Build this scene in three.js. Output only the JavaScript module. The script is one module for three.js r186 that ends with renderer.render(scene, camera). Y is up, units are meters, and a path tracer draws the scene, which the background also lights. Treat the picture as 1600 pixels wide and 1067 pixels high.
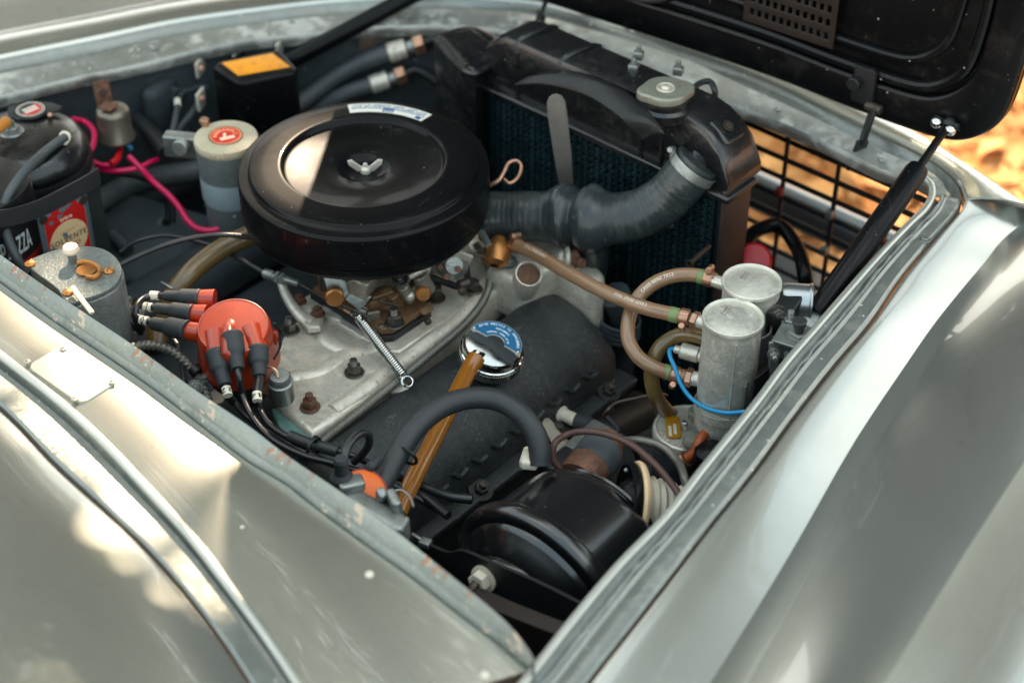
import * as THREE from 'three';
import { RoundedBoxGeometry } from 'three/addons/geometries/RoundedBoxGeometry.js';
import { mergeGeometries, mergeVertices, toCreasedNormals } from 'three/addons/utils/BufferGeometryUtils.js';

// ------------------------------------------------------------------ camera, sky, sun, exposure
const scene = new THREE.Scene();
const camera = new THREE.PerspectiveCamera(22.3545, 1024 / 682, 0.05, 400);
const CAM = new THREE.Vector3(...[-1.303,1.2892,1.4238]), LOOK = new THREE.Vector3(...[.5802,-.6293,-.517]);
camera.position.copy(CAM);
camera.lookAt(CAM.clone().add(LOOK));
camera.focus = 2.12;
camera.userData.fStop = 2.4;
const renderer = new THREE.WebGLRenderer({ antialias: true });
renderer.setSize(1024, 682);
renderer.toneMapping = THREE.LinearToneMapping;
renderer.toneMappingExposure = 2.9;
renderer.shadowMap.enabled = true;

const SUN_EL = 37 * Math.PI / 180;
const SUN_AZ = new THREE.Vector2(0.81, -0.587).normalize();            // x, z: ahead of the car, towards its far side
const SUN = new THREE.Vector3(SUN_AZ.x * Math.cos(SUN_EL), Math.sin(SUN_EL), SUN_AZ.y * Math.cos(SUN_EL));
const sun = new THREE.DirectionalLight(new THREE.Color(1.0, 0.78, 0.56), 5);
sun.position.copy(SUN).multiplyScalar(12);
sun.castShadow = true;
sun.shadow.mapSize.set(4096, 4096);
Object.assign(sun.shadow.camera, { left: -3, right: 3, top: 3, bottom: -3, near: 0.5, far: 30 });
scene.add(sun, sun.target);

function hash(n) { const s = Math.sin(n * 127.1 + 311.7) * 43758.5453; return s - Math.floor(s); }
function mulberry(a) { return () => { a |= 0; a = a + 0x6D2B79F5 | 0; let t = Math.imul(a ^ a >>> 15, 1 | a); t = t + Math.imul(t ^ t >>> 7, 61 | t) ^ t; return ((t ^ t >>> 14) >>> 0) / 4294967296; }; }
const rng = mulberry(20240611);

// tileable value-noise fbm in [0,1]
function fbm(size, freq, oct, seed) {
  const out = new Float32Array(size * size); let norm = 0;
  for (let o = 0, f = freq, a = 1; o < oct; o++, f *= 2, a *= 0.55) {
    const lat = new Float32Array(f * f), r = mulberry(seed * 977 + o * 131 + 7);
    for (let i = 0; i < f * f; i++) lat[i] = r();
    norm += a;
    for (let y = 0; y < size; y++) {
      const fy = y * f / size, y0 = Math.floor(fy), ty = fy - y0, sy = ty * ty * (3 - 2 * ty), ya = (y0 % f) * f, yb = ((y0 + 1) % f) * f;
      for (let x = 0; x < size; x++) {
        const fx = x * f / size, x0 = Math.floor(fx), tx = fx - x0, sx = tx * tx * (3 - 2 * tx), xa = x0 % f, xb = (x0 + 1) % f;
        const p = lat[ya + xa] + (lat[ya + xb] - lat[ya + xa]) * sx, q = lat[yb + xa] + (lat[yb + xb] - lat[yb + xa]) * sx;
        out[y * size + x] += a * (p + (q - p) * sy);
      }
    }
  }
  for (let i = 0; i < out.length; i++) out[i] = Math.min(1, Math.max(0, (out[i] / norm - 0.5) * 1.7 + 0.5));
  return out;
}
const TS = 512;
const NA = fbm(TS, 3, 6, 1), NB = fbm(TS, 8, 5, 2), NC = fbm(TS, 40, 3, 3), ND = fbm(TS, 5, 6, 4);

// the sky: warm haze with soft broken cloud, brightest around the sun's quarter
{
  const W = 1024, H = 512, data = new Float32Array(W * H * 4);
  for (let j = 0; j < H; j++) {
    const th = (j + 0.5) / H * Math.PI - Math.PI / 2, el = th, up = Math.max(0, Math.sin(el));   // row 0 is straight down
    for (let i = 0; i < W; i++) {
      const ph = (i + 0.5) / W * 2 * Math.PI - Math.PI, dx = Math.cos(ph) * Math.cos(el), dz = Math.sin(ph) * Math.cos(el);
      const ca = dx * SUN.x + Math.sin(el) * SUN.y + dz * SUN.z;
      const glow = Math.pow(Math.max(0, ca), 6);
      const u = Math.floor((i / W * 2 % 1) * TS), v = Math.min(TS - 1, Math.floor(j / H * TS));
      const cl = Math.min(1, Math.max(0, (NA[v * TS + u] * 0.7 + NB[v * TS + u] * 0.3 - 0.42) * 3.2)) * (el > -0.05 ? 1 : 0);
      const k = (j * W + i) * 4, t = Math.pow(1 - up, 3);
      let r = 0.36 + 0.54 * t, g = 0.48 + 0.38 * t, b = 0.56 + 0.2 * t;
      r += (1.85 - r) * cl * 0.85; g += (1.68 - g) * cl * 0.85; b += (1.44 - b) * cl * 0.85;
      r += 0.45 * glow; g += 0.34 * glow; b += 0.22 * glow;
      if (el < 0) { r = 0.5; g = 0.4; b = 0.3; }
      data[k] = r; data[k + 1] = g; data[k + 2] = b; data[k + 3] = 1;
    }
  }
  const sky = new THREE.DataTexture(data, W, H, THREE.RGBAFormat, THREE.FloatType);
  sky.mapping = THREE.EquirectangularReflectionMapping; sky.magFilter = THREE.LinearFilter; sky.minFilter = THREE.LinearFilter; sky.needsUpdate = true;
  scene.background = sky; scene.environment = sky;
}

// ------------------------------------------------------------------ helpers: scene tree
const V = (a) => a.isVector3 ? a.clone() : new THREE.Vector3(a[0], a[1], a[2]);
const used = {};
function numbered(n) { const k = used[n] = (used[n] ?? -1) + 1; return k ? n + '_' + String(k).padStart(3, '0') : n; }
const origin = new Map();
function tag(o, label, category, group) { o.userData.label = label; o.userData.category = category; if (group) o.userData.group = group; return o; }
function thing(name, label, category, at, group) {
  const g = new THREE.Group(); g.name = numbered(name); g.position.copy(V(at)); scene.add(g);
  origin.set(g, V(at)); return tag(g, label, category, group);
}
// a part: geometries given in world coordinates, merged into one mesh under its thing (or part)
function part(parent, name, geos, material, o = {}) {
  const g = finish(geos, o), at = origin.get(parent) || new THREE.Vector3();
  g.translate(-at.x, -at.y, -at.z);
  const m = new THREE.Mesh(g, material); m.name = name; m.castShadow = m.receiveShadow = true;
  origin.set(m, at); parent.add(m);
  if (o.label) m.userData.label = o.label;
  if (o.kind) m.userData.kind = o.kind;
  return m;
}
function finish(geos, o = {}) {
  const list = (Array.isArray(geos) ? geos : [geos]).map((g0) => {
    let g = g0.index ? g0.toNonIndexed() : g0.clone();
    for (const k of Object.keys(g.attributes)) if (!['position', 'normal', 'uv'].includes(k)) g.deleteAttribute(k);
    g.morphAttributes = {};
    if (o.crease !== false && !g0.userData.smooth) { g.scale(1000, 1000, 1000); g = toCreasedNormals(g, o.crease ?? 0.62); g.scale(0.001, 0.001, 0.001); }
    if (!g0.userData.uv) boxUV(g);
    return g;
  });
  return list.length > 1 ? mergeGeometries(list) : list[0];
}
function boxUV(g) {
  const p = g.attributes.position, n = p.count, uv = new Float32Array(n * 2);
  const a = new THREE.Vector3(), b = new THREE.Vector3(), c = new THREE.Vector3();
  for (let i = 0; i < n; i += 3) {
    a.fromBufferAttribute(p, i); b.fromBufferAttribute(p, i + 1); c.fromBufferAttribute(p, i + 2);
    const nn = b.clone().sub(a).cross(c.clone().sub(a)), ax = Math.abs(nn.x), ay = Math.abs(nn.y), az = Math.abs(nn.z);
    [a, b, c].forEach((v, k) => {
      const q = (i + k) * 2;
      if (ay >= ax && ay >= az) { uv[q] = v.x; uv[q + 1] = v.z; } else if (ax >= az) { uv[q] = v.z; uv[q + 1] = v.y; } else { uv[q] = v.x; uv[q + 1] = v.y; }
    });
  }
  g.setAttribute('uv', new THREE.BufferAttribute(uv, 2));
}

// ------------------------------------------------------------------ helpers: shapes
function aim(g, at, dir, spin = 0) {
  if (spin) g.rotateY(spin);
  const q = new THREE.Quaternion().setFromUnitVectors(new THREE.Vector3(0, 1, 0), V(dir).normalize());
  g.applyQuaternion(q); const p = V(at); g.translate(p.x, p.y, p.z); return g;
}
function lathe(prof, seg = 40) { return new THREE.LatheGeometry(prof.map(([r, y]) => new THREE.Vector2(Math.max(r, 1e-5), y)), seg); }
function turned(prof, at, dir = [0, 1, 0], seg = 40, spin = 0) { return aim(lathe(prof, seg), at, dir, spin); }
function rod(a, b, r0, r1 = r0, seg = 20, ch) {
  const A = V(a), d = V(b).sub(A), L = d.length(), c = Math.min(ch ?? Math.min(r0, r1) * 0.15, L * 0.3);
  return turned([[0, 0], [r0 - c, 0], [r0, c], [r1, L - c], [r1 - c, L], [0, L]], A, d, seg);
}
function spline(pts, n) { const c = new THREE.CatmullRomCurve3(pts.map(V), false, 'centripetal'); c.arcLengthDivisions = 400; return c.getSpacedPoints(n); }
// a tube along points; r is a number or a function of (fraction, metres along, angle)
function tube(pts, r, o = {}) {
  const seg = o.seg ?? Math.max(16, pts.length * 10), rad = o.rad ?? 14, P = o.raw ? pts.map(V) : spline(pts, seg), n = P.length - 1;
  const T = P.map((p, i) => P[Math.min(n, i + 1)].clone().sub(P[Math.max(0, i - 1)]).normalize());
  let N = new THREE.Vector3(0, 1, 0); if (Math.abs(T[0].y) > 0.9) N.set(1, 0, 0);
  if (o.up) N = V(o.up);
  N.sub(T[0].clone().multiplyScalar(N.dot(T[0]))).normalize();
  const pos = [], uv = [], idx = []; let s = 0;
  for (let i = 0; i <= n; i++) {
    if (i) { s += P[i].distanceTo(P[i - 1]); N.sub(T[i].clone().multiplyScalar(N.dot(T[i]))).normalize(); }
    const B = T[i].clone().cross(N);
    for (let k = 0; k <= rad; k++) {
      const a = k / rad * Math.PI * 2, R = typeof r === 'function' ? r(i / n, s, a) : r, sx = o.flat ? o.flat : 1;
      const v = P[i].clone().addScaledVector(N, Math.cos(a) * R * sx).addScaledVector(B, Math.sin(a) * R);
      pos.push(v.x, v.y, v.z); uv.push(o.text ? s / o.text : s, o.text ? k / rad : k / rad * 0.06);
    }
  }
  const w = rad + 1;
  for (let i = 0; i < n; i++) for (let k = 0; k < rad; k++) { const a = i * w + k; idx.push(a, a + 1, a + w, a + 1, a + w + 1, a + w); }
  for (const [i, flip] of [[0, 0], [n, 1]]) {
    const c = pos.length / 3; pos.push(P[i].x, P[i].y, P[i].z); uv.push(o.text ? i / n : 0, 0);
    for (let k = 0; k < rad; k++) { const a = i * w + k; flip ? idx.push(c, a, a + 1) : idx.push(c, a + 1, a); }
  }
  const g = new THREE.BufferGeometry();
  g.setAttribute('position', new THREE.Float32BufferAttribute(pos, 3)); g.setAttribute('uv', new THREE.Float32BufferAttribute(uv, 2)); g.setIndex(idx);
  g.computeVertexNormals(); g.userData.uv = true; return g;
}
function box(at, size, rot = [0, 0, 0], bevel) {
  const b = bevel ?? Math.min(...size) * 0.12;
  const g = new RoundedBoxGeometry(size[0], size[1], size[2], 2, b); g.rotateX(rot[0]); g.rotateZ(rot[2]); g.rotateY(rot[1]);
  const p = V(at); g.translate(p.x, p.y, p.z); return g;
}
// outline of [x, z] points, solid from y0 to y1, rounded edges
function slab(pts, y0, y1, bevel = 0.002, o = {}) {
  const sh = new THREE.Shape();
  if (o.smooth) { const c = new THREE.CatmullRomCurve3(pts.map((p) => new THREE.Vector3(p[0], 0, p[p.length - 1])), true, 'centripetal').getPoints(pts.length * 6); c.pop(); c.forEach((p, i) => i ? sh.lineTo(p.x, -p.z) : sh.moveTo(p.x, -p.z)); }
  else pts.forEach((p, i) => i ? sh.lineTo(p[0], -p[p.length - 1]) : sh.moveTo(p[0], -p[p.length - 1]));
  const g = new THREE.ExtrudeGeometry(sh, { depth: Math.max(1e-4, y1 - y0 - 2 * bevel), bevelEnabled: bevel > 0, bevelThickness: bevel, bevelSize: bevel, bevelOffset: -bevel, bevelSegments: o.bs ?? 3, curveSegments: 10 });
  g.rotateX(-Math.PI / 2); g.translate(0, y0 + bevel, 0); return g;
}
// a plate: outline of [u, v] points on the frame (origin, U, Vv), thickness t along U x V
function plate(pts, at, U, W, t, bevel = 0.0006, holes = []) {
  const sh = new THREE.Shape(); pts.forEach((p, i) => i ? sh.lineTo(p[0], p[1]) : sh.moveTo(p[0], p[1]));
  for (const [cx, cy, r] of holes) { const h = new THREE.Path(); h.absarc(cx, cy, r, 0, Math.PI * 2); sh.holes.push(h); }
  const g = new THREE.ExtrudeGeometry(sh, { depth: Math.max(1e-4, t - 2 * bevel), bevelEnabled: bevel > 0, bevelThickness: bevel, bevelSize: bevel, bevelOffset: -bevel, bevelSegments: 2, curveSegments: 8 });
  const u = V(U).normalize(), w = V(W), n = u.clone().cross(w).normalize(), v2 = n.clone().cross(u).normalize();
  g.applyMatrix4(new THREE.Matrix4().makeBasis(u, v2, n)); const p = V(at); g.translate(p.x, p.y, p.z); return g;
}
function roundRect(w, h, r, n = 5) {
  const out = [];
  for (const [cx, cy, a0] of [[w / 2 - r, h / 2 - r, 0], [-w / 2 + r, h / 2 - r, 1], [-w / 2 + r, -h / 2 + r, 2], [w / 2 - r, -h / 2 + r, 3]])
    for (let i = 0; i <= n; i++) { const a = (a0 + i / n) * Math.PI / 2; out.push([cx + Math.cos(a) * r, cy + Math.sin(a) * r]); }
  return out;
}
// sheet metal between two curves; prof lists [fraction across, height added, taper?], solid with thickness th
function ribbon(A, B, prof, n = 60, th = 0.0025, hs) {
  const a = spline(A, n), b = spline(B, n), m = prof.length, pos = [], idx = [];
  for (let side = 0; side < 2; side++) for (let i = 0; i <= n; i++) for (let j = 0; j < m; j++) {
    const p = a[i].clone().lerp(b[i], prof[j][0]); p.y += prof[j][1] * (hs ? hs(i / n) : 1) - side * th; pos.push(p.x, p.y, p.z);
  }
  const N = (n + 1) * m, quad = (p, q, r, s) => idx.push(p, q, r, q, s, r);
  for (let i = 0; i < n; i++) for (let j = 0; j < m - 1; j++) {
    const k = i * m + j; quad(k, k + 1, k + m, k + m + 1); quad(N + k, N + k + m, N + k + 1, N + k + m + 1);
  }
  for (let i = 0; i < n; i++) for (const j of [0, m - 1]) { const k = i * m + j; j ? quad(k, N + k, k + m, N + k + m) : quad(k, k + m, N + k, N + k + m); }
  for (let j = 0; j < m - 1; j++) for (const i of [0, n]) { const k = i * m + j; i ? quad(k, k + 1, N + k, N + k + 1) : quad(k, N + k, k + 1, N + k + 1); }
  const g = new THREE.BufferGeometry(); g.setAttribute('position', new THREE.Float32BufferAttribute(pos, 3)); g.setIndex(idx); g.computeVertexNormals();
  const c = g.toNonIndexed(); return c;
}
function shift(curve, dx, dy, dz) { return curve.map((p) => [p[0] + dx, p[1] + dy, p[2] + dz]); }
function outward(curve, d, dy = 0) {                       // parallel curve in plan, d metres to the left of travel
  const c = curve.map(V), n = c.length - 1;
  return c.map((p, i) => { const t = c[Math.min(n, i + 1)].clone().sub(c[Math.max(0, i - 1)]).setY(0).normalize(); return [p.x + t.z * d, p.y + dy, p.z - t.x * d]; });
}
const hexProf = (r, h) => [[0, 0], [r * 0.9, 0], [r, h * 0.1], [r, h * 0.82], [r * 0.86, h], [0, h]];
function hex(at, dir, r, h, spin = 0) { const g = turned(hexProf(r, h), at, dir, 6, spin); g.userData.flat = true; return g; }
// washer, hexagon head, and a short threaded end
function bolt(at, dir, r, o = {}) {
  const d = V(dir).normalize(), p = V(at), h = o.h ?? r * 1.1, out = [];
  out.push(turned([[0, 0], [r * 1.32, 0], [r * 1.36, r * 0.08], [r * 1.3, r * 0.18], [0, r * 0.18]], p, d, 24));
  out.push(hex(p.clone().addScaledVector(d, r * 0.18), d, r, h, o.spin ?? 0.3));
  if (o.stud !== 0) {
    const s = o.stud ?? r * 0.8, rs = r * 0.52, n = 5, prof = [[rs, 0]];
    for (let i = 0; i < n; i++) prof.push([rs, s * (i + 0.15) / n], [rs * 0.88, s * (i + 0.5) / n], [rs, s * (i + 0.85) / n]);
    prof.push([rs * 0.8, s], [0, s]);
    out.push(turned(prof, p.clone().addScaledVector(d, r * 0.18 + h - 0.0003), d, 16));
  }
  return out;
}
function spring(a, b, R, wire, turns, o = {}) {
  const A = V(a), d = V(b).sub(A), L = d.length(), u = d.clone().normalize(), pts = [];
  const n = new THREE.Vector3(0, 1, 0).cross(u).normalize(), m = u.clone().cross(n), k = turns * 12;
  for (let i = 0; i <= k; i++) { const t = i / k, w = t * turns * Math.PI * 2; pts.push(A.clone().addScaledVector(u, t * L).addScaledVector(n, Math.cos(w) * R).addScaledVector(m, Math.sin(w) * R)); }
  return tube(pts, wire, { raw: true, rad: 6 });
}
function ring(at, axis, R, wire, arc = Math.PI * 2, start = 0) {
  const q = new THREE.Quaternion().setFromUnitVectors(new THREE.Vector3(0, 1, 0), V(axis).normalize()), pts = [], p = V(at);
  for (let i = 0; i <= 36; i++) { const a = start + arc * i / 36; pts.push(new THREE.Vector3(Math.cos(a) * R, 0, Math.sin(a) * R).applyQuaternion(q).add(p)); }
  return tube(pts, wire, { raw: true, rad: 8 });
}
// worm-drive clamp round an axis: slotted band, screw housing, screw head
function clamp(at, dir, R, w = 0.011, spin = 0) {
  const d = V(dir).normalize(), p = V(at), out = [];
  const prof = [[R, -w / 2], [R + 0.0012, -w / 2], [R + 0.0014, 0], [R + 0.0012, w / 2], [R, w / 2]];
  out.push(turned(prof, p, d, 36));
  const q = new THREE.Quaternion().setFromUnitVectors(new THREE.Vector3(0, 1, 0), d), e = new THREE.Vector3(Math.cos(spin), 0, Math.sin(spin)).applyQuaternion(q), f = d.clone().cross(e);
  for (let i = -5; i <= 5; i++) if (Math.abs(i) > 1) {                                   // raised teeth either side of the housing
    const a = spin + i * 0.0034 / R, e2 = new THREE.Vector3(Math.cos(a), 0, Math.sin(a)).applyQuaternion(q), f2 = d.clone().cross(e2);
    const g = new THREE.BoxGeometry(0.0012, w * 0.7, 0.0014); g.applyMatrix4(new THREE.Matrix4().makeBasis(e2, d, f2.negate())); const c = p.clone().addScaledVector(e2, R + 0.0016); g.translate(c.x, c.y, c.z); out.push(g);
  }
  const c = p.clone().addScaledVector(e, R + 0.0045);
  out.push(rod(c.clone().addScaledVector(f, -0.006), c.clone().addScaledVector(f, 0.006), 0.0042, 0.0042, 12));
  out.push(hex(c.clone().addScaledVector(f, 0.006), f, 0.0046, 0.004));
  return out;
}

// ------------------------------------------------------------------ materials
const lin = (hex) => { const c = new THREE.Color(hex); return [c.r, c.g, c.b]; };
const enc = (v) => Math.round(255 * Math.min(1, Math.max(0, v <= 0.0031308 ? v * 12.92 : 1.055 * Math.pow(v, 1 / 2.4) - 0.055)));
function dataTex(arr, srgb, rep) {
  const t = new THREE.DataTexture(arr, TS, TS, THREE.RGBAFormat); t.wrapS = t.wrapT = THREE.RepeatWrapping; t.magFilter = THREE.LinearFilter; t.minFilter = THREE.LinearMipmapLinearFilter; t.generateMipmaps = true;
  if (srgb) t.colorSpace = THREE.SRGBColorSpace; t.repeat.set(rep, rep); t.needsUpdate = true; return t;
}
// surface with grain, stains and specks. size: metres per repeat; v: tone variation; stains: [hex, threshold, softness, amount, which noise]; specks: [hex, count, radius px]
const NOISE = [NA, NB, NC, ND];
function mat(o) {
  const size = o.size ?? 0.22, base = lin(o.c), n = TS * TS, col = new Float32Array(n * 3), rough = new Float32Array(n), bump = new Float32Array(n);
  const v = o.v ?? 0.25, r0 = o.rough ?? 0.5, rv = o.rv ?? 0.15, metal = new Float32Array(n).fill(o.metal ?? 0);
  for (let i = 0; i < n; i++) {
    const k = 1 + v * ((NA[i] - 0.5) * 0.9 + (NB[(i * 1 + 7001) % n] - 0.5) * 0.7 + (NC[i] - 0.5) * (o.grain ?? 0.4));
    col[i * 3] = base[0] * k; col[i * 3 + 1] = base[1] * k; col[i * 3 + 2] = base[2] * k;
    rough[i] = r0 + rv * ((NB[i] - 0.5) + (NA[(i + 90000) % n] - 0.5)); bump[i] = NC[i] * 0.6 + NB[i] * 0.4;
  }
  (o.stains || []).forEach(([hexc, th, soft, amt, w, rg], q) => {
    const c = lin(hexc), N1 = NOISE[w ?? 0], off = (q * 70001 + 31337 * (o.seed ?? 0)) % n;
    for (let i = 0; i < n; i++) {
      const j = (i + off) % n, a = amt * (o.hard ? 1 : 0.62) * Math.min(1, Math.max(0, (N1[j] * 0.6 + NC[i] * 0.4 - th + (o.hard ? 0 : 0.04)) / (o.hard ? soft : soft * 2.2)));
      if (a > 0) { for (let k = 0; k < 3; k++) col[i * 3 + k] += (c[k] - col[i * 3 + k]) * a; rough[i] += ((rg ?? 0.8) - rough[i]) * a; metal[i] *= 1 - a * 0.85; }
    }
  });
  (o.specks || []).forEach(([hexc, count, rad], q) => {
    const c = lin(hexc), r = mulberry(55 + q * 13 + (o.seed ?? 0));
    for (let s = 0; s < count; s++) {
      const x0 = r() * TS, y0 = r() * TS, R = rad * (0.4 + r() * r() * 1.6), R2 = Math.ceil(R) + 1, a = 0.35 + 0.65 * r();
      for (let y = -R2; y <= R2; y++) for (let x = -R2; x <= R2; x++) {
        const d = Math.hypot(x, y * (0.7 + 0.6 * r())), w = a * Math.min(1, Math.max(0, R - d + 0.5)); if (w <= 0) continue;
        const i = ((Math.floor(y0 + y) + TS) % TS) * TS + (Math.floor(x0 + x) + TS) % TS;
        for (let k = 0; k < 3; k++) col[i * 3 + k] += (c[k] - col[i * 3 + k]) * w; rough[i] += (0.85 - rough[i]) * w; metal[i] *= 1 - w;
      }
    }
  });
  (o.scratches ? [o.scratches] : []).forEach(([hexc, count, len]) => {
    const c = lin(hexc), r = mulberry(905 + (o.seed ?? 0));
    for (let s = 0; s < count; s++) {
      let x = r() * TS, y = r() * TS, a = r() * Math.PI * 2; const L = len * (0.3 + r()), al = 0.25 + 0.5 * r();
      for (let t = 0; t < L; t++) {
        x += Math.cos(a); y += Math.sin(a); a += (r() - 0.5) * 0.05; const i = ((Math.floor(y) % TS + TS) % TS) * TS + (Math.floor(x) % TS + TS) % TS;
        for (let k = 0; k < 3; k++) col[i * 3 + k] += (c[k] - col[i * 3 + k]) * al;
      }
    }
  });
  const A = new Uint8Array(n * 4), B = new Uint8Array(n * 4), C = new Uint8Array(n * 4);
  for (let i = 0; i < n; i++) {
    A[i * 4] = enc(col[i * 3]); A[i * 4 + 1] = enc(col[i * 3 + 1]); A[i * 4 + 2] = enc(col[i * 3 + 2]); A[i * 4 + 3] = 255;
    B[i * 4 + 1] = 255 * Math.min(1, Math.max(0.03, rough[i])); B[i * 4 + 2] = 255 * Math.min(1, Math.max(0, metal[i])); B[i * 4] = B[i * 4 + 3] = 255;
    C[i * 4] = C[i * 4 + 1] = C[i * 4 + 2] = 255 * bump[i]; C[i * 4 + 3] = 255;
  }
  const p = { color: 0xffffff, map: dataTex(A, true, 1 / size), roughness: r0, metalness: o.metal ?? 0 };
  if (o.rmap) { p.roughness = p.metalness = 1; p.roughnessMap = dataTex(B, false, 1 / size); p.metalnessMap = p.roughnessMap; }
  if (o.bump) { p.bumpMap = dataTex(C, false, (o.bumpRep ?? 1) / size); p.bumpScale = o.bump; }
  if (o.spec) p.specularIntensity = o.spec;
  if (o.coat) { p.clearcoat = o.coat; p.clearcoatRoughness = o.coatRough ?? 0.06; }
  if (o.side) p.side = THREE.DoubleSide;
  return new THREE.MeshPhysicalMaterial(p);
}
// plain small-part material, no textures
const flat = (c, rough, metal = 0, x = {}) => new THREE.MeshPhysicalMaterial({ color: c, roughness: rough, metalness: metal, ...x });

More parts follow.
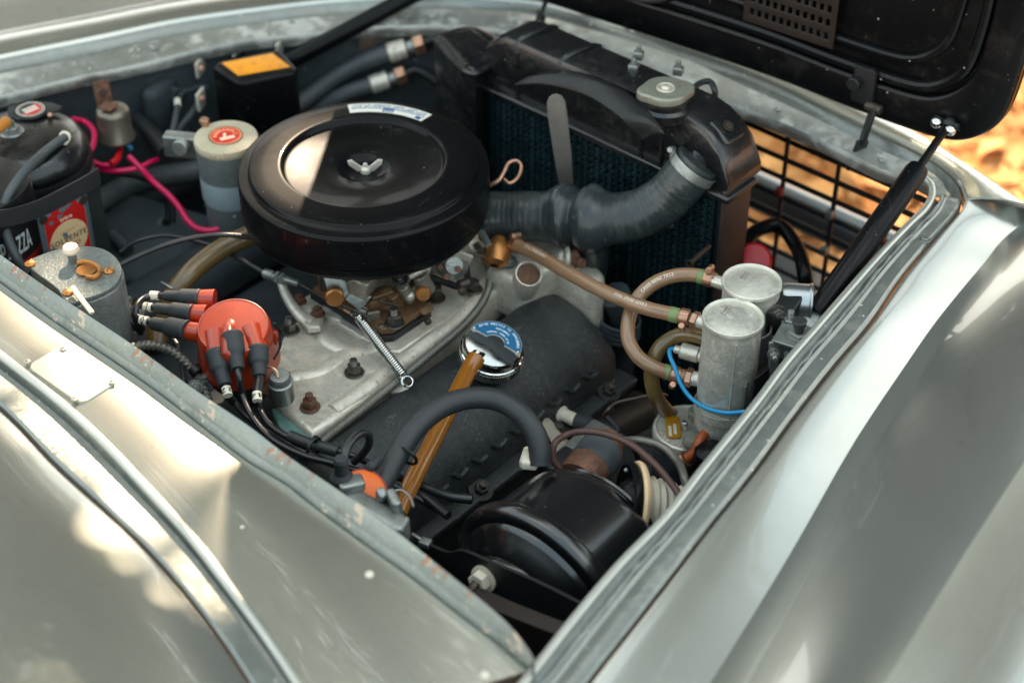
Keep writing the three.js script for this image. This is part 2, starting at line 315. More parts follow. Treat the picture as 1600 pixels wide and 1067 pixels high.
const M = {
  paint: mat({ c: '#b8bab2', v: 0.06, rough: 0.24, rv: 0.05, metal: 0.82, coat: 1, coatRough: 0.025, size: 0.8, grain: 0.5, specks: [['#d8d4c4', 26, 0.7], ['#5d605c', 60, 0.6]] }),
  gutter: mat({ rmap: 1, c: '#80857f', v: 0.18, rough: 0.4, rv: 0.2, metal: 0.5, coat: 0.6, coatRough: 0.2, size: 0.4, bump: 0.0008, stains: [['#b9b3a2', 0.66, 0.16, 0.35, 1], ['#55574f', 0.7, 0.16, 0.4, 3]], specks: [['#e6e0d0', 120, 1.6]], seed: 3 }),
  chipped: mat({ rmap: 1, hard: 1, c: '#858c85', v: 0.2, rough: 0.45, metal: 0.4, coat: 0.4, coatRough: 0.3, size: 0.24, bump: 0.0008, stains: [['#5a5b55', 0.56, 0.3, 0.5, 3], ['#c2ae97', 0.77, 0.03, 0.85, 1], ['#8d6249', 0.8, 0.03, 0.8, 1]], specks: [['#dfd0b8', 90, 1.8], ['#5a4234', 70, 1.5]], seed: 5 }),
  strip: mat({ rmap: 1, c: '#adb0aa', v: 0.15, rough: 0.42, rv: 0.2, metal: 0.75, size: 0.4, bump: 0.0004, stains: [['#d4d3c8', 0.6, 0.1, 0.7, 1], ['#75756d', 0.66, 0.1, 0.5, 3]], specks: [['#efece0', 160, 1.3], ['#4b4a45', 70, 1.2]] }),
  bead: mat({ c: '#b4b6ad', v: 0.15, rough: 0.35, metal: 0.6, coat: 0.4, coatRough: 0.2, size: 0.3, specks: [['#5b574e', 60, 1.2]] }),
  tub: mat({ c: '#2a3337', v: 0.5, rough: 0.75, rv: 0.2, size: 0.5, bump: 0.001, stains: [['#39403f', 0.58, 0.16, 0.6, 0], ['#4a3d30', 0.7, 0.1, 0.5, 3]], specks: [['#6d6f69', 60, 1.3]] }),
  brownWall: mat({ c: '#5c4a3e', v: 0.4, rough: 0.7, size: 0.4, stains: [['#2b2420', 0.58, 0.15, 0.7, 0]] }),
  gloss: mat({ rmap: 1, c: '#090b0d', v: 0.3, rough: 0.42, rv: 0.12, coat: 0.16, coatRough: 0.07, spec: 0.2, size: 0.3, specks: [['#b0a595', 70, 0.7], ['#57524b', 300, 0.6]], scratches: ['#5d574e', 6, 60] }),
  servo: mat({ c: '#0c0e10', v: 0.3, rough: 0.3, rv: 0.1, coat: 1, coatRough: 0.14, size: 0.5, specks: [['#6c675c', 120, 0.7]] }),
  hood: mat({ rmap: 1, c: '#07080a', v: 0.3, rough: 0.4, rv: 0.15, coat: 0.3, coatRough: 0.2, spec: 0.35, size: 0.5, specks: [['#c8c2b0', 45, 0.9], ['#5c574e', 200, 0.7]], stains: [['#2a2620', 0.66, 0.1, 0.5, 3]] }),
  black: mat({ c: '#131517', v: 0.4, rough: 0.5, rv: 0.2, size: 0.25, stains: [['#2d2b28', 0.6, 0.15, 0.6, 0]], specks: [['#7d776a', 90, 0.9]] }),
  tank: mat({ rmap: 1, c: '#101214', v: 0.4, rough: 0.34, rv: 0.2, coat: 0.5, coatRough: 0.15, size: 0.3, bump: 0.0004, stains: [['#34312c', 0.6, 0.14, 0.55, 3]], specks: [['#8f8675', 80, 1.2]] }),
  crackle: mat({ c: '#282c2d', v: 0.4, rough: 0.5, rv: 0.15, size: 0.12, bump: 0.00045, bumpRep: 2, grain: 1.4, stains: [['#8b8b82', 0.68, 0.1, 0.8, 0], ['#3b3a35', 0.6, 0.1, 0.5, 3]], specks: [['#9c988a', 220, 0.8]] }),
  core: mat({ c: '#16262c', v: 0.5, rough: 0.5, metal: 0.5, size: 0.2, specks: [['#6fa0a4', 300, 1.0]] }),
  fin: mat({ c: '#4f7880', v: 0.9, rough: 0.42, metal: 0.7, size: 0.12, grain: 1.6, stains: [['#0d1418', 0.5, 0.15, 0.9, 1]], specks: [['#a8d2d2', 260, 1.0]] }),
  alu: mat({ rmap: 1, c: '#cdc7b8', v: 0.22, rough: 0.42, rv: 0.2, metal: 0.5, size: 0.26, bump: 0.0006, grain: 0.7, stains: [['#dcd6c6', 0.58, 0.18, 0.6, 1], ['#86603c', 0.6, 0.2, 1.1, 3], ['#4d4942', 0.64, 0.14, 1.0, 0]], specks: [['#2b2823', 420, 1.1], ['#7a4a2c', 160, 1.2]] }),
  carb: mat({ rmap: 1, c: '#98978a', v: 0.4, rough: 0.42, rv: 0.2, metal: 0.7, size: 0.09, bump: 0.0004, stains: [['#6b4526', 0.46, 0.2, 0.85, 3], ['#3a2819', 0.62, 0.14, 0.8, 1], ['#b5bfba', 0.66, 0.1, 0.6, 0]], specks: [['#2c1f14', 160, 1.2]] }),
  rustAlu: mat({ rmap: 1, c: '#7d5f42', v: 0.45, rough: 0.5, rv: 0.2, metal: 0.5, size: 0.07, bump: 0.0004, stains: [['#4a2f1b', 0.5, 0.2, 0.8, 1], ['#a98e6c', 0.64, 0.12, 0.7, 3]], specks: [['#2b1b10', 160, 1.2]] }),
  can: mat({ rmap: 1, c: '#cdcabd', v: 0.2, rough: 0.38, rv: 0.2, metal: 0.55, size: 0.11, bump: 0.0002, stains: [['#8c8d86', 0.6, 0.14, 0.45, 3], ['#c9c6b9', 0.62, 0.12, 0.5, 1], ['#8f7d64', 0.7, 0.1, 0.5, 0]], specks: [['#35332d', 90, 1.2], ['#e9e6da', 60, 1.2]], scratches: ['#3c3a34', 14, 20] }),
  zinc: mat({ rmap: 1, c: '#8f9490', v: 0.3, rough: 0.42, rv: 0.2, metal: 0.75, size: 0.1, stains: [['#5e5c54', 0.6, 0.15, 0.6, 0], ['#7d5b3e', 0.7, 0.1, 0.5, 3]], specks: [['#35312b', 120, 1.0]] }),
  rust: mat({ c: '#6b4b3a', v: 0.5, rough: 0.7, rv: 0.2, metal: 0.35, size: 0.05, bump: 0.0005, stains: [['#94634a', 0.55, 0.15, 0.7, 1], ['#2d211b', 0.6, 0.12, 0.8, 3], ['#8d8479', 0.66, 0.1, 0.6, 0]], specks: [['#2a1c14', 200, 1.4]] }),
  steel: mat({ c: '#6d6a64', v: 0.4, rough: 0.4, rv: 0.2, metal: 0.9, size: 0.05, stains: [['#5a3d2a', 0.56, 0.18, 0.75, 3], ['#2c2925', 0.62, 0.12, 0.7, 0]] }),
  dirtySteel: mat({ c: '#4b4741', v: 0.4, rough: 0.5, rv: 0.2, metal: 0.75, size: 0.05, stains: [['#5a3b27', 0.52, 0.15, 0.7, 3], ['#1f1c19', 0.6, 0.12, 0.8, 0]] }),
  copper: mat({ c: '#b58c74', v: 0.3, rough: 0.38, metal: 0.85, size: 0.05, stains: [['#6b4430', 0.58, 0.14, 0.6, 0], ['#cf9b75', 0.66, 0.1, 0.5, 1]] }),
  brass: mat({ c: '#b07a45', v: 0.3, rough: 0.4, metal: 0.8, size: 0.05, stains: [['#6d4a28', 0.6, 0.14, 0.6, 0]] }),
  rubber: mat({ c: '#26292b', v: 0.25, rough: 0.5, rv: 0.15, size: 0.1, bump: 0.0002, stains: [['#3d4041', 0.6, 0.2, 0.5, 0]], specks: [['#55544e', 120, 0.8]] }),
  hoseGrey: mat({ c: '#41474a', v: 0.3, rough: 0.55, rv: 0.2, size: 0.12, bump: 0.0004, stains: [['#5f6566', 0.6, 0.2, 0.6, 0], ['#27292a', 0.62, 0.14, 0.7, 3]], specks: [['#81807a', 120, 1.0]] }),
  radHose: mat({ rmap: 1, c: '#2b3133', v: 0.35, rough: 0.33, rv: 0.25, size: 0.14, bump: 0.0002, stains: [['#59625f', 0.58, 0.2, 0.55, 3], ['#1d2021', 0.62, 0.12, 0.7, 0]], specks: [['#8e8a78', 140, 1.0]] }),
  cable: flat('#15171a', 0.38, 0, { clearcoat: 0.3, clearcoatRoughness: 0.3 }),
  amber: new THREE.MeshPhysicalMaterial({ color: '#a8691f', roughness: 0.22, transmission: 0.35, thickness: 0.02, ior: 1.4, attenuationColor: '#a8601a', attenuationDistance: 0.02, clearcoat: 0.7, clearcoatRoughness: 0.15 }),
  olive: mat({ c: '#6a5530', v: 0.35, rough: 0.3, rv: 0.1, coat: 0.5, coatRough: 0.2, size: 0.1, stains: [['#3f3119', 0.6, 0.2, 0.6, 0]] }),
  brownHose: mat({ c: '#8a6c4c', v: 0.2, rough: 0.35, rv: 0.1, coat: 0.5, coatRough: 0.2, size: 0.1, stains: [['#48331f', 0.62, 0.2, 0.5, 0]] }),
  red: mat({ c: '#9a2d0c', v: 0.18, rough: 0.36, rv: 0.12, coat: 0.5, coatRough: 0.22, size: 0.12, stains: [['#7d2410', 0.62, 0.2, 0.5, 0], ['#c26a4a', 0.7, 0.14, 0.35, 3]], specks: [['#5f1a0b', 40, 1.4], ['#d7a48a', 40, 0.9]] }),
  boot: mat({ c: '#2b3033', v: 0.25, rough: 0.62, rv: 0.1, size: 0.06, bump: 0.0002, stains: [['#464b4c', 0.6, 0.2, 0.5, 0]], specks: [['#6b6a63', 100, 0.8]] }),
  chrome: mat({ rmap: 1, c: '#c9c9c4', v: 0.06, rough: 0.1, rv: 0.08, metal: 1, size: 0.15, specks: [['#8a8a84', 70, 0.7]], scratches: ['#8f8f88', 10, 30] }),
  cream: mat({ c: '#b3aa90', v: 0.2, rough: 0.55, rv: 0.15, size: 0.1, stains: [['#8b8672', 0.6, 0.16, 0.6, 0], ['#8a5a3a', 0.72, 0.06, 0.8, 3]], specks: [['#3b352c', 90, 1.8], ['#6d5b45', 70, 1.6]] }),
  capMetal: mat({ c: '#8f9183', v: 0.25, rough: 0.45, rv: 0.15, metal: 0.45, size: 0.08, stains: [['#74765f', 0.58, 0.16, 0.6, 0], ['#7d5640', 0.7, 0.08, 0.7, 3]], specks: [['#4d4638', 90, 1.2]] }),
  wiper: mat({ c: '#767c79', v: 0.3, rough: 0.5, rv: 0.15, metal: 0.5, size: 0.1, bump: 0.0005, grain: 1, stains: [['#50575a', 0.56, 0.2, 0.6, 0], ['#9a9787', 0.66, 0.12, 0.6, 3]], specks: [['#2f3132', 200, 1.0], ['#8d6a48', 70, 1.2]] }),
  filterGrey: mat({ c: '#6b7474', v: 0.3, rough: 0.5, rv: 0.15, metal: 0.3, size: 0.12, stains: [['#464d50', 0.58, 0.16, 0.6, 0], ['#8b8e86', 0.66, 0.12, 0.5, 3]], specks: [['#2c2e2f', 110, 1.6]] }),
  filterBlue: mat({ c: '#86979a', v: 0.15, rough: 0.5, size: 0.12, specks: [['#33383a', 70, 1.8]] }),
  capsule: mat({ c: '#7d7568', v: 0.15, rough: 0.38, metal: 0.7, size: 0.1, stains: [['#5a5246', 0.6, 0.2, 0.5, 0]] }),
  conduit: mat({ c: '#77756c', v: 0.3, rough: 0.45, metal: 0.6, size: 0.06, stains: [['#4a4640', 0.55, 0.15, 0.7, 0]] }),
  white: mat({ c: '#cfc7b4', v: 0.15, rough: 0.5, size: 0.08, stains: [['#9c927d', 0.62, 0.14, 0.6, 0]] }),
  chip: flat('#d8d2c2', 0.6),
  pink: flat('#c8104f', 0.36), redWire: flat('#c01420', 0.4), blue: flat('#0f86b8', 0.36), blueTape: flat('#10759e', 0.4), green: flat('#127a5d', 0.4), tieBlack: flat('#0d0f11', 0.4),
  orange: flat('#e0671d', 0.45), redGasket: flat('#8c1414', 0.4), teal: mat({ c: '#5d7f78', v: 0.3, rough: 0.55, size: 0.06, stains: [['#8a8f80', 0.6, 0.14, 0.6, 0], ['#40413a', 0.64, 0.12, 0.6, 3]] }),
  pipe: flat('#6d615a', 0.45, 0.6), hole: flat('#050506', 0.8), orangeSheath: flat('#b5752a', 0.45), yellow: flat('#a8730f', 0.35),
  glass: flat('#c9c9b4', 0.15), tapeGreen: flat('#6e8050', 0.4),
};
// printed label: draw(ctx, w, h) on a canvas
function print(w, h, draw, o = {}) {
  const c = document.createElement('canvas'); c.width = w; c.height = h; draw(c.getContext('2d'), w, h);
  const t = new THREE.CanvasTexture(c); t.colorSpace = THREE.SRGBColorSpace; t.anisotropy = 8;
  return new THREE.MeshPhysicalMaterial({ map: t, roughness: o.rough ?? 0.45, metalness: 0, ...(o.extra || {}) });
}

// ------------------------------------------------------------------ ground and trees that shade the car
const ground = (() => {
  const g = new THREE.PlaneGeometry(160, 160, 1, 1); g.rotateX(-Math.PI / 2);
  const m = new THREE.Mesh(g, mat({ c: '#b9783a', v: 0.5, rough: 0.95, size: 2.2, bump: 0.02, grain: 1.2, stains: [['#a87a48', 0.55, 0.15, 0.8, 1], ['#5c3c22', 0.62, 0.12, 0.7, 3]], specks: [['#d0a56a', 500, 2.2], ['#3d2815', 500, 2.0]] }));
  m.geometry.attributes.uv.array.forEach((v, i, a) => { a[i] = v * 160; });
  m.position.y = -0.82; m.name = 'ground'; m.userData.kind = 'structure'; m.receiveShadow = true; scene.add(m); return m;
})();

// ------------------------------------------------------------------ body of the car
const body = thing('car_body', 'silver grey car body panels around the open engine bay', 'car body', [0, 0, 0]);
const nearBead = [[-.5148,0,.7216],[-.4693,0,.714],[-.4091,0,.7034],[-.3172,0,.6899],[-.2277,0,.6823],[-.1401,0,.6671],[-.0174,0,.6476],[.0698,0,.6311],[.1443,0,.6212],[.2225,0,.6107],[.3228,0,.5977],[.4039,0,.5898],[.4529,0,.5859],[.4857,0,.5757]];
const nearGap = [[-.4844,0,.7671],[-.4347,0,.7588],[-.3645,0,.7484],[-.3001,0,.7384],[-.21,0,.7235],[-.1023,0,.7081],[-.003,0,.6901],[.107,0,.673],[.2044,0,.6608],[.3067,0,.6404],[.4137,0,.6265],[.475,0,.6196],[.5029,0,.6109]];
const valley = [[-.4219,-.03,.8501],[-.3474,-.03,.8355],[-.1671,-.03,.7976],[.0395,-.03,.7493],[.1794,-.03,.7232],[.2815,-.03,.7055],[.3656,-.03,.6947],[.4301,-.03,.6878],[.5034,-.03,.679],[.5899,-.03,.6833]];
const crown = [[-.4037,.06,1.0084],[-.3068,.06,.9945],[-.1309,.06,.9679],[.0258,.06,.9464],[.186,.06,.9247],[.3141,.06,.8982],[.3985,.06,.8639],[.4606,.06,.816]];
const farInner = [[.4857,0,.5757],[.5073,0,.5589],[.5108,0,.542],[.5053,0,.5195],[.4969,0,.4936],[.4989,0,.4578],[.5016,0,.4271],[.5053,0,.3139],[.4978,0,.2089],[.4985,0,.1201],[.4973,0,.0429],[.4754,0,-.0482],[.4547,0,-.1097],[.4254,0,-.1816],[.3645,0,-.259],[.2937,0,-.3264],[.2123,0,-.3818],[.1747,0,-.4122],[.0848,0,-.4545],[-.0077,0,-.4899],[-.0944,0,-.5288],[-.1832,0,-.5608],[-.2506,0,-.5888]];
const farLip = [[.4947,0,.5926],[.5179,0,.5731],[.5311,0,.5415],[.5328,0,.5055],[.5319,0,.4757],[.5372,0,.4154],[.5455,0,.2969],[.5485,0,.2174],[.5532,0,.1255],[.5448,0,.0356],[.5337,0,-.03],[.5104,0,-.1257],[.4695,0,-.2087],[.4329,0,-.256],[.3593,0,-.323],[.282,0,-.3851],[.2,0,-.4406],[.0953,0,-.5042],[-.0203,0,-.5495],[-.1489,0,-.6093],[-.2178,0,-.6373]];
const farGap = [[.5029,0,.6109],[.5219,0,.5959],[.539,0,.5713],[.5535,0,.5311],[.5598,0,.4899],[.5625,0,.4513],[.5707,0,.3616],[.5793,0,.2735],[.5806,0,.1872],[.5722,0,.0751],[.5603,0,-.0392],[.5385,0,-.15],[.5027,0,-.2185],[.4619,0,-.2834],[.3889,0,-.3526],[.312,0,-.4168],[.2287,0,-.4727],[.1224,0,-.5368],[.0085,0,-.5868],[-.1223,0,-.6468],[-.1924,0,-.6748]];
const nose = [[.5614,-.012,.6948],[.5634,-.012,.6816],[.5729,-.012,.6356],[.5823,-.012,.6022],[.5933,-.012,.5624],[.618,-.012,.485],[.6304,-.012,.4018],[.6394,-.012,.2333],[.6384,-.012,.1465],[.6339,-.012,.0285],[.6259,-.012,-.0922],[.6042,-.012,-.2067],[.5693,-.012,-.2789],[.5275,-.012,-.3458],[.4555,-.012,-.42],[.3776,-.012,-.4875],[.2943,-.012,-.548],[.1869,-.012,-.6167],[.0712,-.012,-.6708],[-.0625,-.012,-.7349],[-.1332,-.012,-.7665]];

for (const c of [farInner, farLip, farGap, nose]) { const a = c[c.length - 1]; c.push([a[0] - 0.14, a[1], a[2] - 0.075], [a[0] - 0.27, a[1], a[2] - 0.14]); }   // the far rim runs on to the cowl
// near side: rolled bead, sealed channel with dents, fender beyond the shut line
part(body, 'rim_bead', [tube(shift(nearBead, 0, 0.001, 0).concat(shift(farInner.slice(1, 4), 0, 0.001, 0)), 0.0052, { seg: 120, rad: 12 })], M.bead);
part(body, 'gutter', [ribbon(outward(nearBead, -0.003, -0.004), nearGap, [[0, 0], [0.16, -0.0045], [0.3, 0.0022], [0.38, 0.004], [0.46, 0.001], [0.62, 0.0025], [0.86, 0.001], [0.96, -0.003], [1, -0.012]], 90)], M.gutter);
part(body, 'seam_sealer', [tube(spline(nearBead, 60).map((p, i) => { const q = spline(nearGap, 60)[i]; const t = 0.33 + 0.05 * (hash(i) - 0.5); const v = p.lerp(q, t); v.y = 0.0008; return v; }), (t, s) => 0.0024 + 0.0012 * (hash(Math.floor(s * 90)) - 0.4), { seg: 150, rad: 7, flat: 0.8 })], M.gutter);
part(body, 'near_fender', [
  ribbon(outward(nearGap, -0.004, 0), valley, [[0, -0.014], [0, -0.003], [0.012, 0.001], [0.05, 0.002], [0.2, 0.003], [0.5, 0.0025], [0.8, 0.001], [1, 0]], 90),
  ribbon(valley, crown, Array.from({ length: 13 }, (_, i) => { const t = i / 12; return [t, 0.09 * 0.4 * (t - t * t * t)]; }), 90),
  ribbon(crown, outward(crown, -0.3, -0.28), Array.from({ length: 13 }, (_, i) => { const t = i / 12; return [t, 0.28 * (t - 1 + Math.sqrt(Math.max(0, 1 - t * t)))]; }), 60),
], M.paint, { crease: 0.5 });
// front and far side: riveted bright strip, groove, shut line, panels beyond
part(body, 'rim_strip', [ribbon(shift(farInner, 0, -0.004, 0), farLip, [[0, -0.014], [0, -0.002], [0.04, 0.0015], [0.5, 0.0035], [0.92, 0.004], [1, 0.001], [1, -0.012]], 130)], M.strip);
part(body, 'far_gutter', [ribbon(farLip, farGap, [[0, -0.008], [0.12, -0.013], [0.6, -0.011], [0.85, -0.004], [0.93, 0.002], [1, -0.004], [1, -0.02]], 130)], M.gutter);
for (const p of [[.0478,0,-.4989],[.2387,0,-.4033],[.3727,0,-.2834],[.4674,0,-.1496],[.5038,0,-.0017],[.5251,0,.3001],[.5114,0,.4815]]) {
  part(body, 'rivet', turned([[0.0052, 0], [0.0048, 0.0012], [0.003, 0.0026], [0, 0.003]], [p[0], 0.0028, p[2]], [0, 1, 0], 16), M.zinc);
}
part(body, 'front_panel', [
  ribbon(outward(farGap, -0.004, 0), nose, [[0, -0.016], [0, -0.002], [0.04, 0.003], [0.2, 0.008], [0.5, 0.012], [0.8, 0.01], [1, 0]], 130),
  ribbon(nose, outward(nose, -0.09, -0.12), [[0, 0], [0.3, 0.022], [0.6, 0.03], [0.85, 0.018], [1, 0]], 130),
], M.paint, { crease: 0.5 });
part(body, 'far_fender', [ribbon(outward(nose.slice(10), -0.001, -0.001), outward(nose.slice(10), -0.62, -0.16), [[0, 0], [0.12, 0.02], [0.3, 0.052], [0.55, 0.075], [0.8, 0.06], [1, 0]], 60)], M.paint, { crease: 0.5 });

// cowl: chipped rail, flat panel, rain gutter, scuttle panel beyond
const railBay = [[-.4279,.027,-.3031],[-.4325,.027,-.2006],[-.4352,.027,-.0993],[-.4354,.027,-.0059],[-.4356,.027,.0763],[-.4395,.027,.1695],[-.4399,.027,.2712],[-.4445,.027,.3371],[-.4448,.027,.4183],[-.4476,.027,.5041],[-.4536,.027,.5701],[-.4582,.027,.6206],[-.464,.027,.668],[-.4739,.027,.7031],[-.4825,.027,.722]];
const railFoot = [[-.442,0,-.2918],[-.4482,0,-.187],[-.4516,0,-.0606],[-.451,0,.0378],[-.452,0,.1197],[-.4572,0,.2208],[-.4606,0,.2906],[-.4571,0,.3475],[-.4601,0,.3927],[-.4635,0,.4904],[-.4641,0,.537],[-.4684,0,.6078],[-.4712,0,.6635],[-.4758,0,.7115]];
const cowlBead = [[-.5324,.002,-.1849],[-.5352,.002,-.0636],[-.541,.002,.07],[-.5496,.002,.1505],[-.5632,.002,.2361],[-.5779,.002,.3234],[-.5945,.002,.3962],[-.6155,.002,.4806],[-.6371,.002,.5555],[-.6584,.002,.628]];
const seam = [[-.5898,0,-.1004],[-.5895,0,.0122],[-.6051,0,.1376],[-.6107,0,.2077],[-.6188,0,.2983],[-.631,0,.3775],[-.6495,0,.4596],[-.6665,0,.5199],[-.6889,0,.5914]];
for (const c of [railBay, railFoot, cowlBead, seam]) { const a = c[0]; c.unshift([a[0] + 0.006, a[1], a[2] - 0.5], [a[0] + 0.004, a[1], a[2] - 0.25]); }   // on to the far fender
part(body, 'bay_rail', [ribbon(railBay, railFoot, [[0, -0.05], [0, -0.002], [0.05, 0.001], [0.3, 0.0035], [0.5, 0.0015], [0.62, -0.001], [0.74, 0.002], [0.88, 0.0025], [0.97, -0.001], [1, -0.006]], 120)], M.chipped);
part(body, 'cowl_panel', [ribbon(railFoot, cowlBead, [[0, -0.004], [0.02, -0.0005], [0.4, 0.004], [0.8, 0.003], [0.97, 0], [1, -0.006]], 100)], M.paint, { crease: 0.5 });
part(body, 'cowl_bead', tube(cowlBead, 0.0055, { seg: 100, rad: 12 }), M.bead);
part(body, 'cowl_channel', [ribbon(shift(cowlBead, 0, -0.004, 0), seam, [[0, 0], [0.1, -0.012], [0.24, -0.014], [0.34, -0.002], [0.6, 0.001], [0.9, 0.004], [0.97, 0.002], [1, -0.008]], 100)], M.gutter, { crease: 0.5 });
part(body, 'scuttle_panel', [ribbon(outward(seam, -0.003, 0), outward(seam, -0.6, 0.03), [[0, -0.01], [0, 0], [0.01, 0.003], [0.1, 0.012], [0.4, 0.03], [0.7, 0.03], [1, 0]], 80)], M.paint, { crease: 0.5 });
// plate screwed on the cowl
{
  const c = [[-.4773,.006,-.0198], [-.4759,.006,.0814], [-.526,.006,.0806], [-.5297,.006,-.0326]].map(V);
  const U = c[1].clone().sub(c[0]), W = c[3].clone().sub(c[0]), mid = c[0].clone().add(c[2]).multiplyScalar(0.5);
  const rr = roundRect(U.length(), W.length(), 0.011);
  const pl = part(body, 'cover_plate', plate(rr, [mid.x, 0.0045, mid.z], U, W.clone().negate(), 0.0032), flat('#b9b5a6', 0.42, 0.5, { clearcoat: 0.3 }), { label: 'bright rounded cover plate' });
  for (const p of [[-.4823,.007,-.0128],[-.4821,.007,.0779],[-.5283,.007,.0698],[-.5249,.007,-.0253]]) { part(pl, 'screw', [turned([[0.0042, 0], [0.004, 0.0012], [0.0015, 0.0014], [0.0012, 0.0006], [0, 0.0006]], [p[0], 0.0076, p[2]], [0, 1, 0], 14)], M.zinc); }
}
for (const p of [[-.5356,.003,.3626],[-.4933,.003,.5086],[-.5117,.003,.6845]]) { part(body, 'hole_plug', turned([[0.0046, 0], [0.0043, 0.0016], [0.002, 0.0026], [0, 0.0028]], [p[0], 0.0022, p[2]], [0, 1, 0], 16), M.white); }
{ const p = [.3907,.004,.6218]; part(body, 'gutter_screw', bolt([p[0], 0.001, p[2]], [0, 1, 0], 0.006, { h: 0.003, stud: 0 }), M.zinc); }

// inside of the bay
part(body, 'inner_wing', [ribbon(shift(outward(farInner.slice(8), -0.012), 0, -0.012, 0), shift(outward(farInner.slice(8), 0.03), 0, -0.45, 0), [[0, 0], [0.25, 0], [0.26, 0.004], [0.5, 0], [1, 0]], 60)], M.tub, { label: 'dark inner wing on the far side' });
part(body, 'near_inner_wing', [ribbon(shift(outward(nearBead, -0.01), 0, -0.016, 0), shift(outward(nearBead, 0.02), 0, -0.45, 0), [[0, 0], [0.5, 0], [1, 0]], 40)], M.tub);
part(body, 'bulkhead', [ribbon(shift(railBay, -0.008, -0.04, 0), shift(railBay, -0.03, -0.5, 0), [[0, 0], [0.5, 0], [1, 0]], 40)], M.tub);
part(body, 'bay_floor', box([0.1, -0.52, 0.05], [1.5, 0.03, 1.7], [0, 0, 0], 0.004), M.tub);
part(body, 'cross_brace', [rod([0.42, -0.36, -0.55], [0.42, -0.36, 0.6], 0.028)], M.black);
// small brown baffle under the far strip and a ledge on the inner wing
part(body, 'baffle', [ribbon([[.4462,-.02,-.201],[.408,-.02,-.2469],[.3532,-.02,-.2902],[.2968,-.02,-.3173]], [[.4763,-.16,-.2169],[.4281,-.16,-.2709],[.38,-.16,-.325],[.3387,-.16,-.3713]], [[0, 0], [0.5, 0.004], [1, 0]], 20)], M.brownWall);
part(body, 'wing_ledge', [ribbon([[-.1149,-.05,-.5768],[-.0479,-.05,-.5569],[.0183,-.05,-.5336],[.0504,-.05,-.4522]], [[-.118,-.06,-.5723],[-.0511,-.06,-.5522],[.0174,-.06,-.5316],[.0396,-.06,-.4559]], [[0, 0], [0.5, 0.003], [1, -0.006]], 24), box([.0461,-.09,-.4816], [0.1, 0.1, 0.03], [0, 0.35, 0], 0.012)], M.tub);

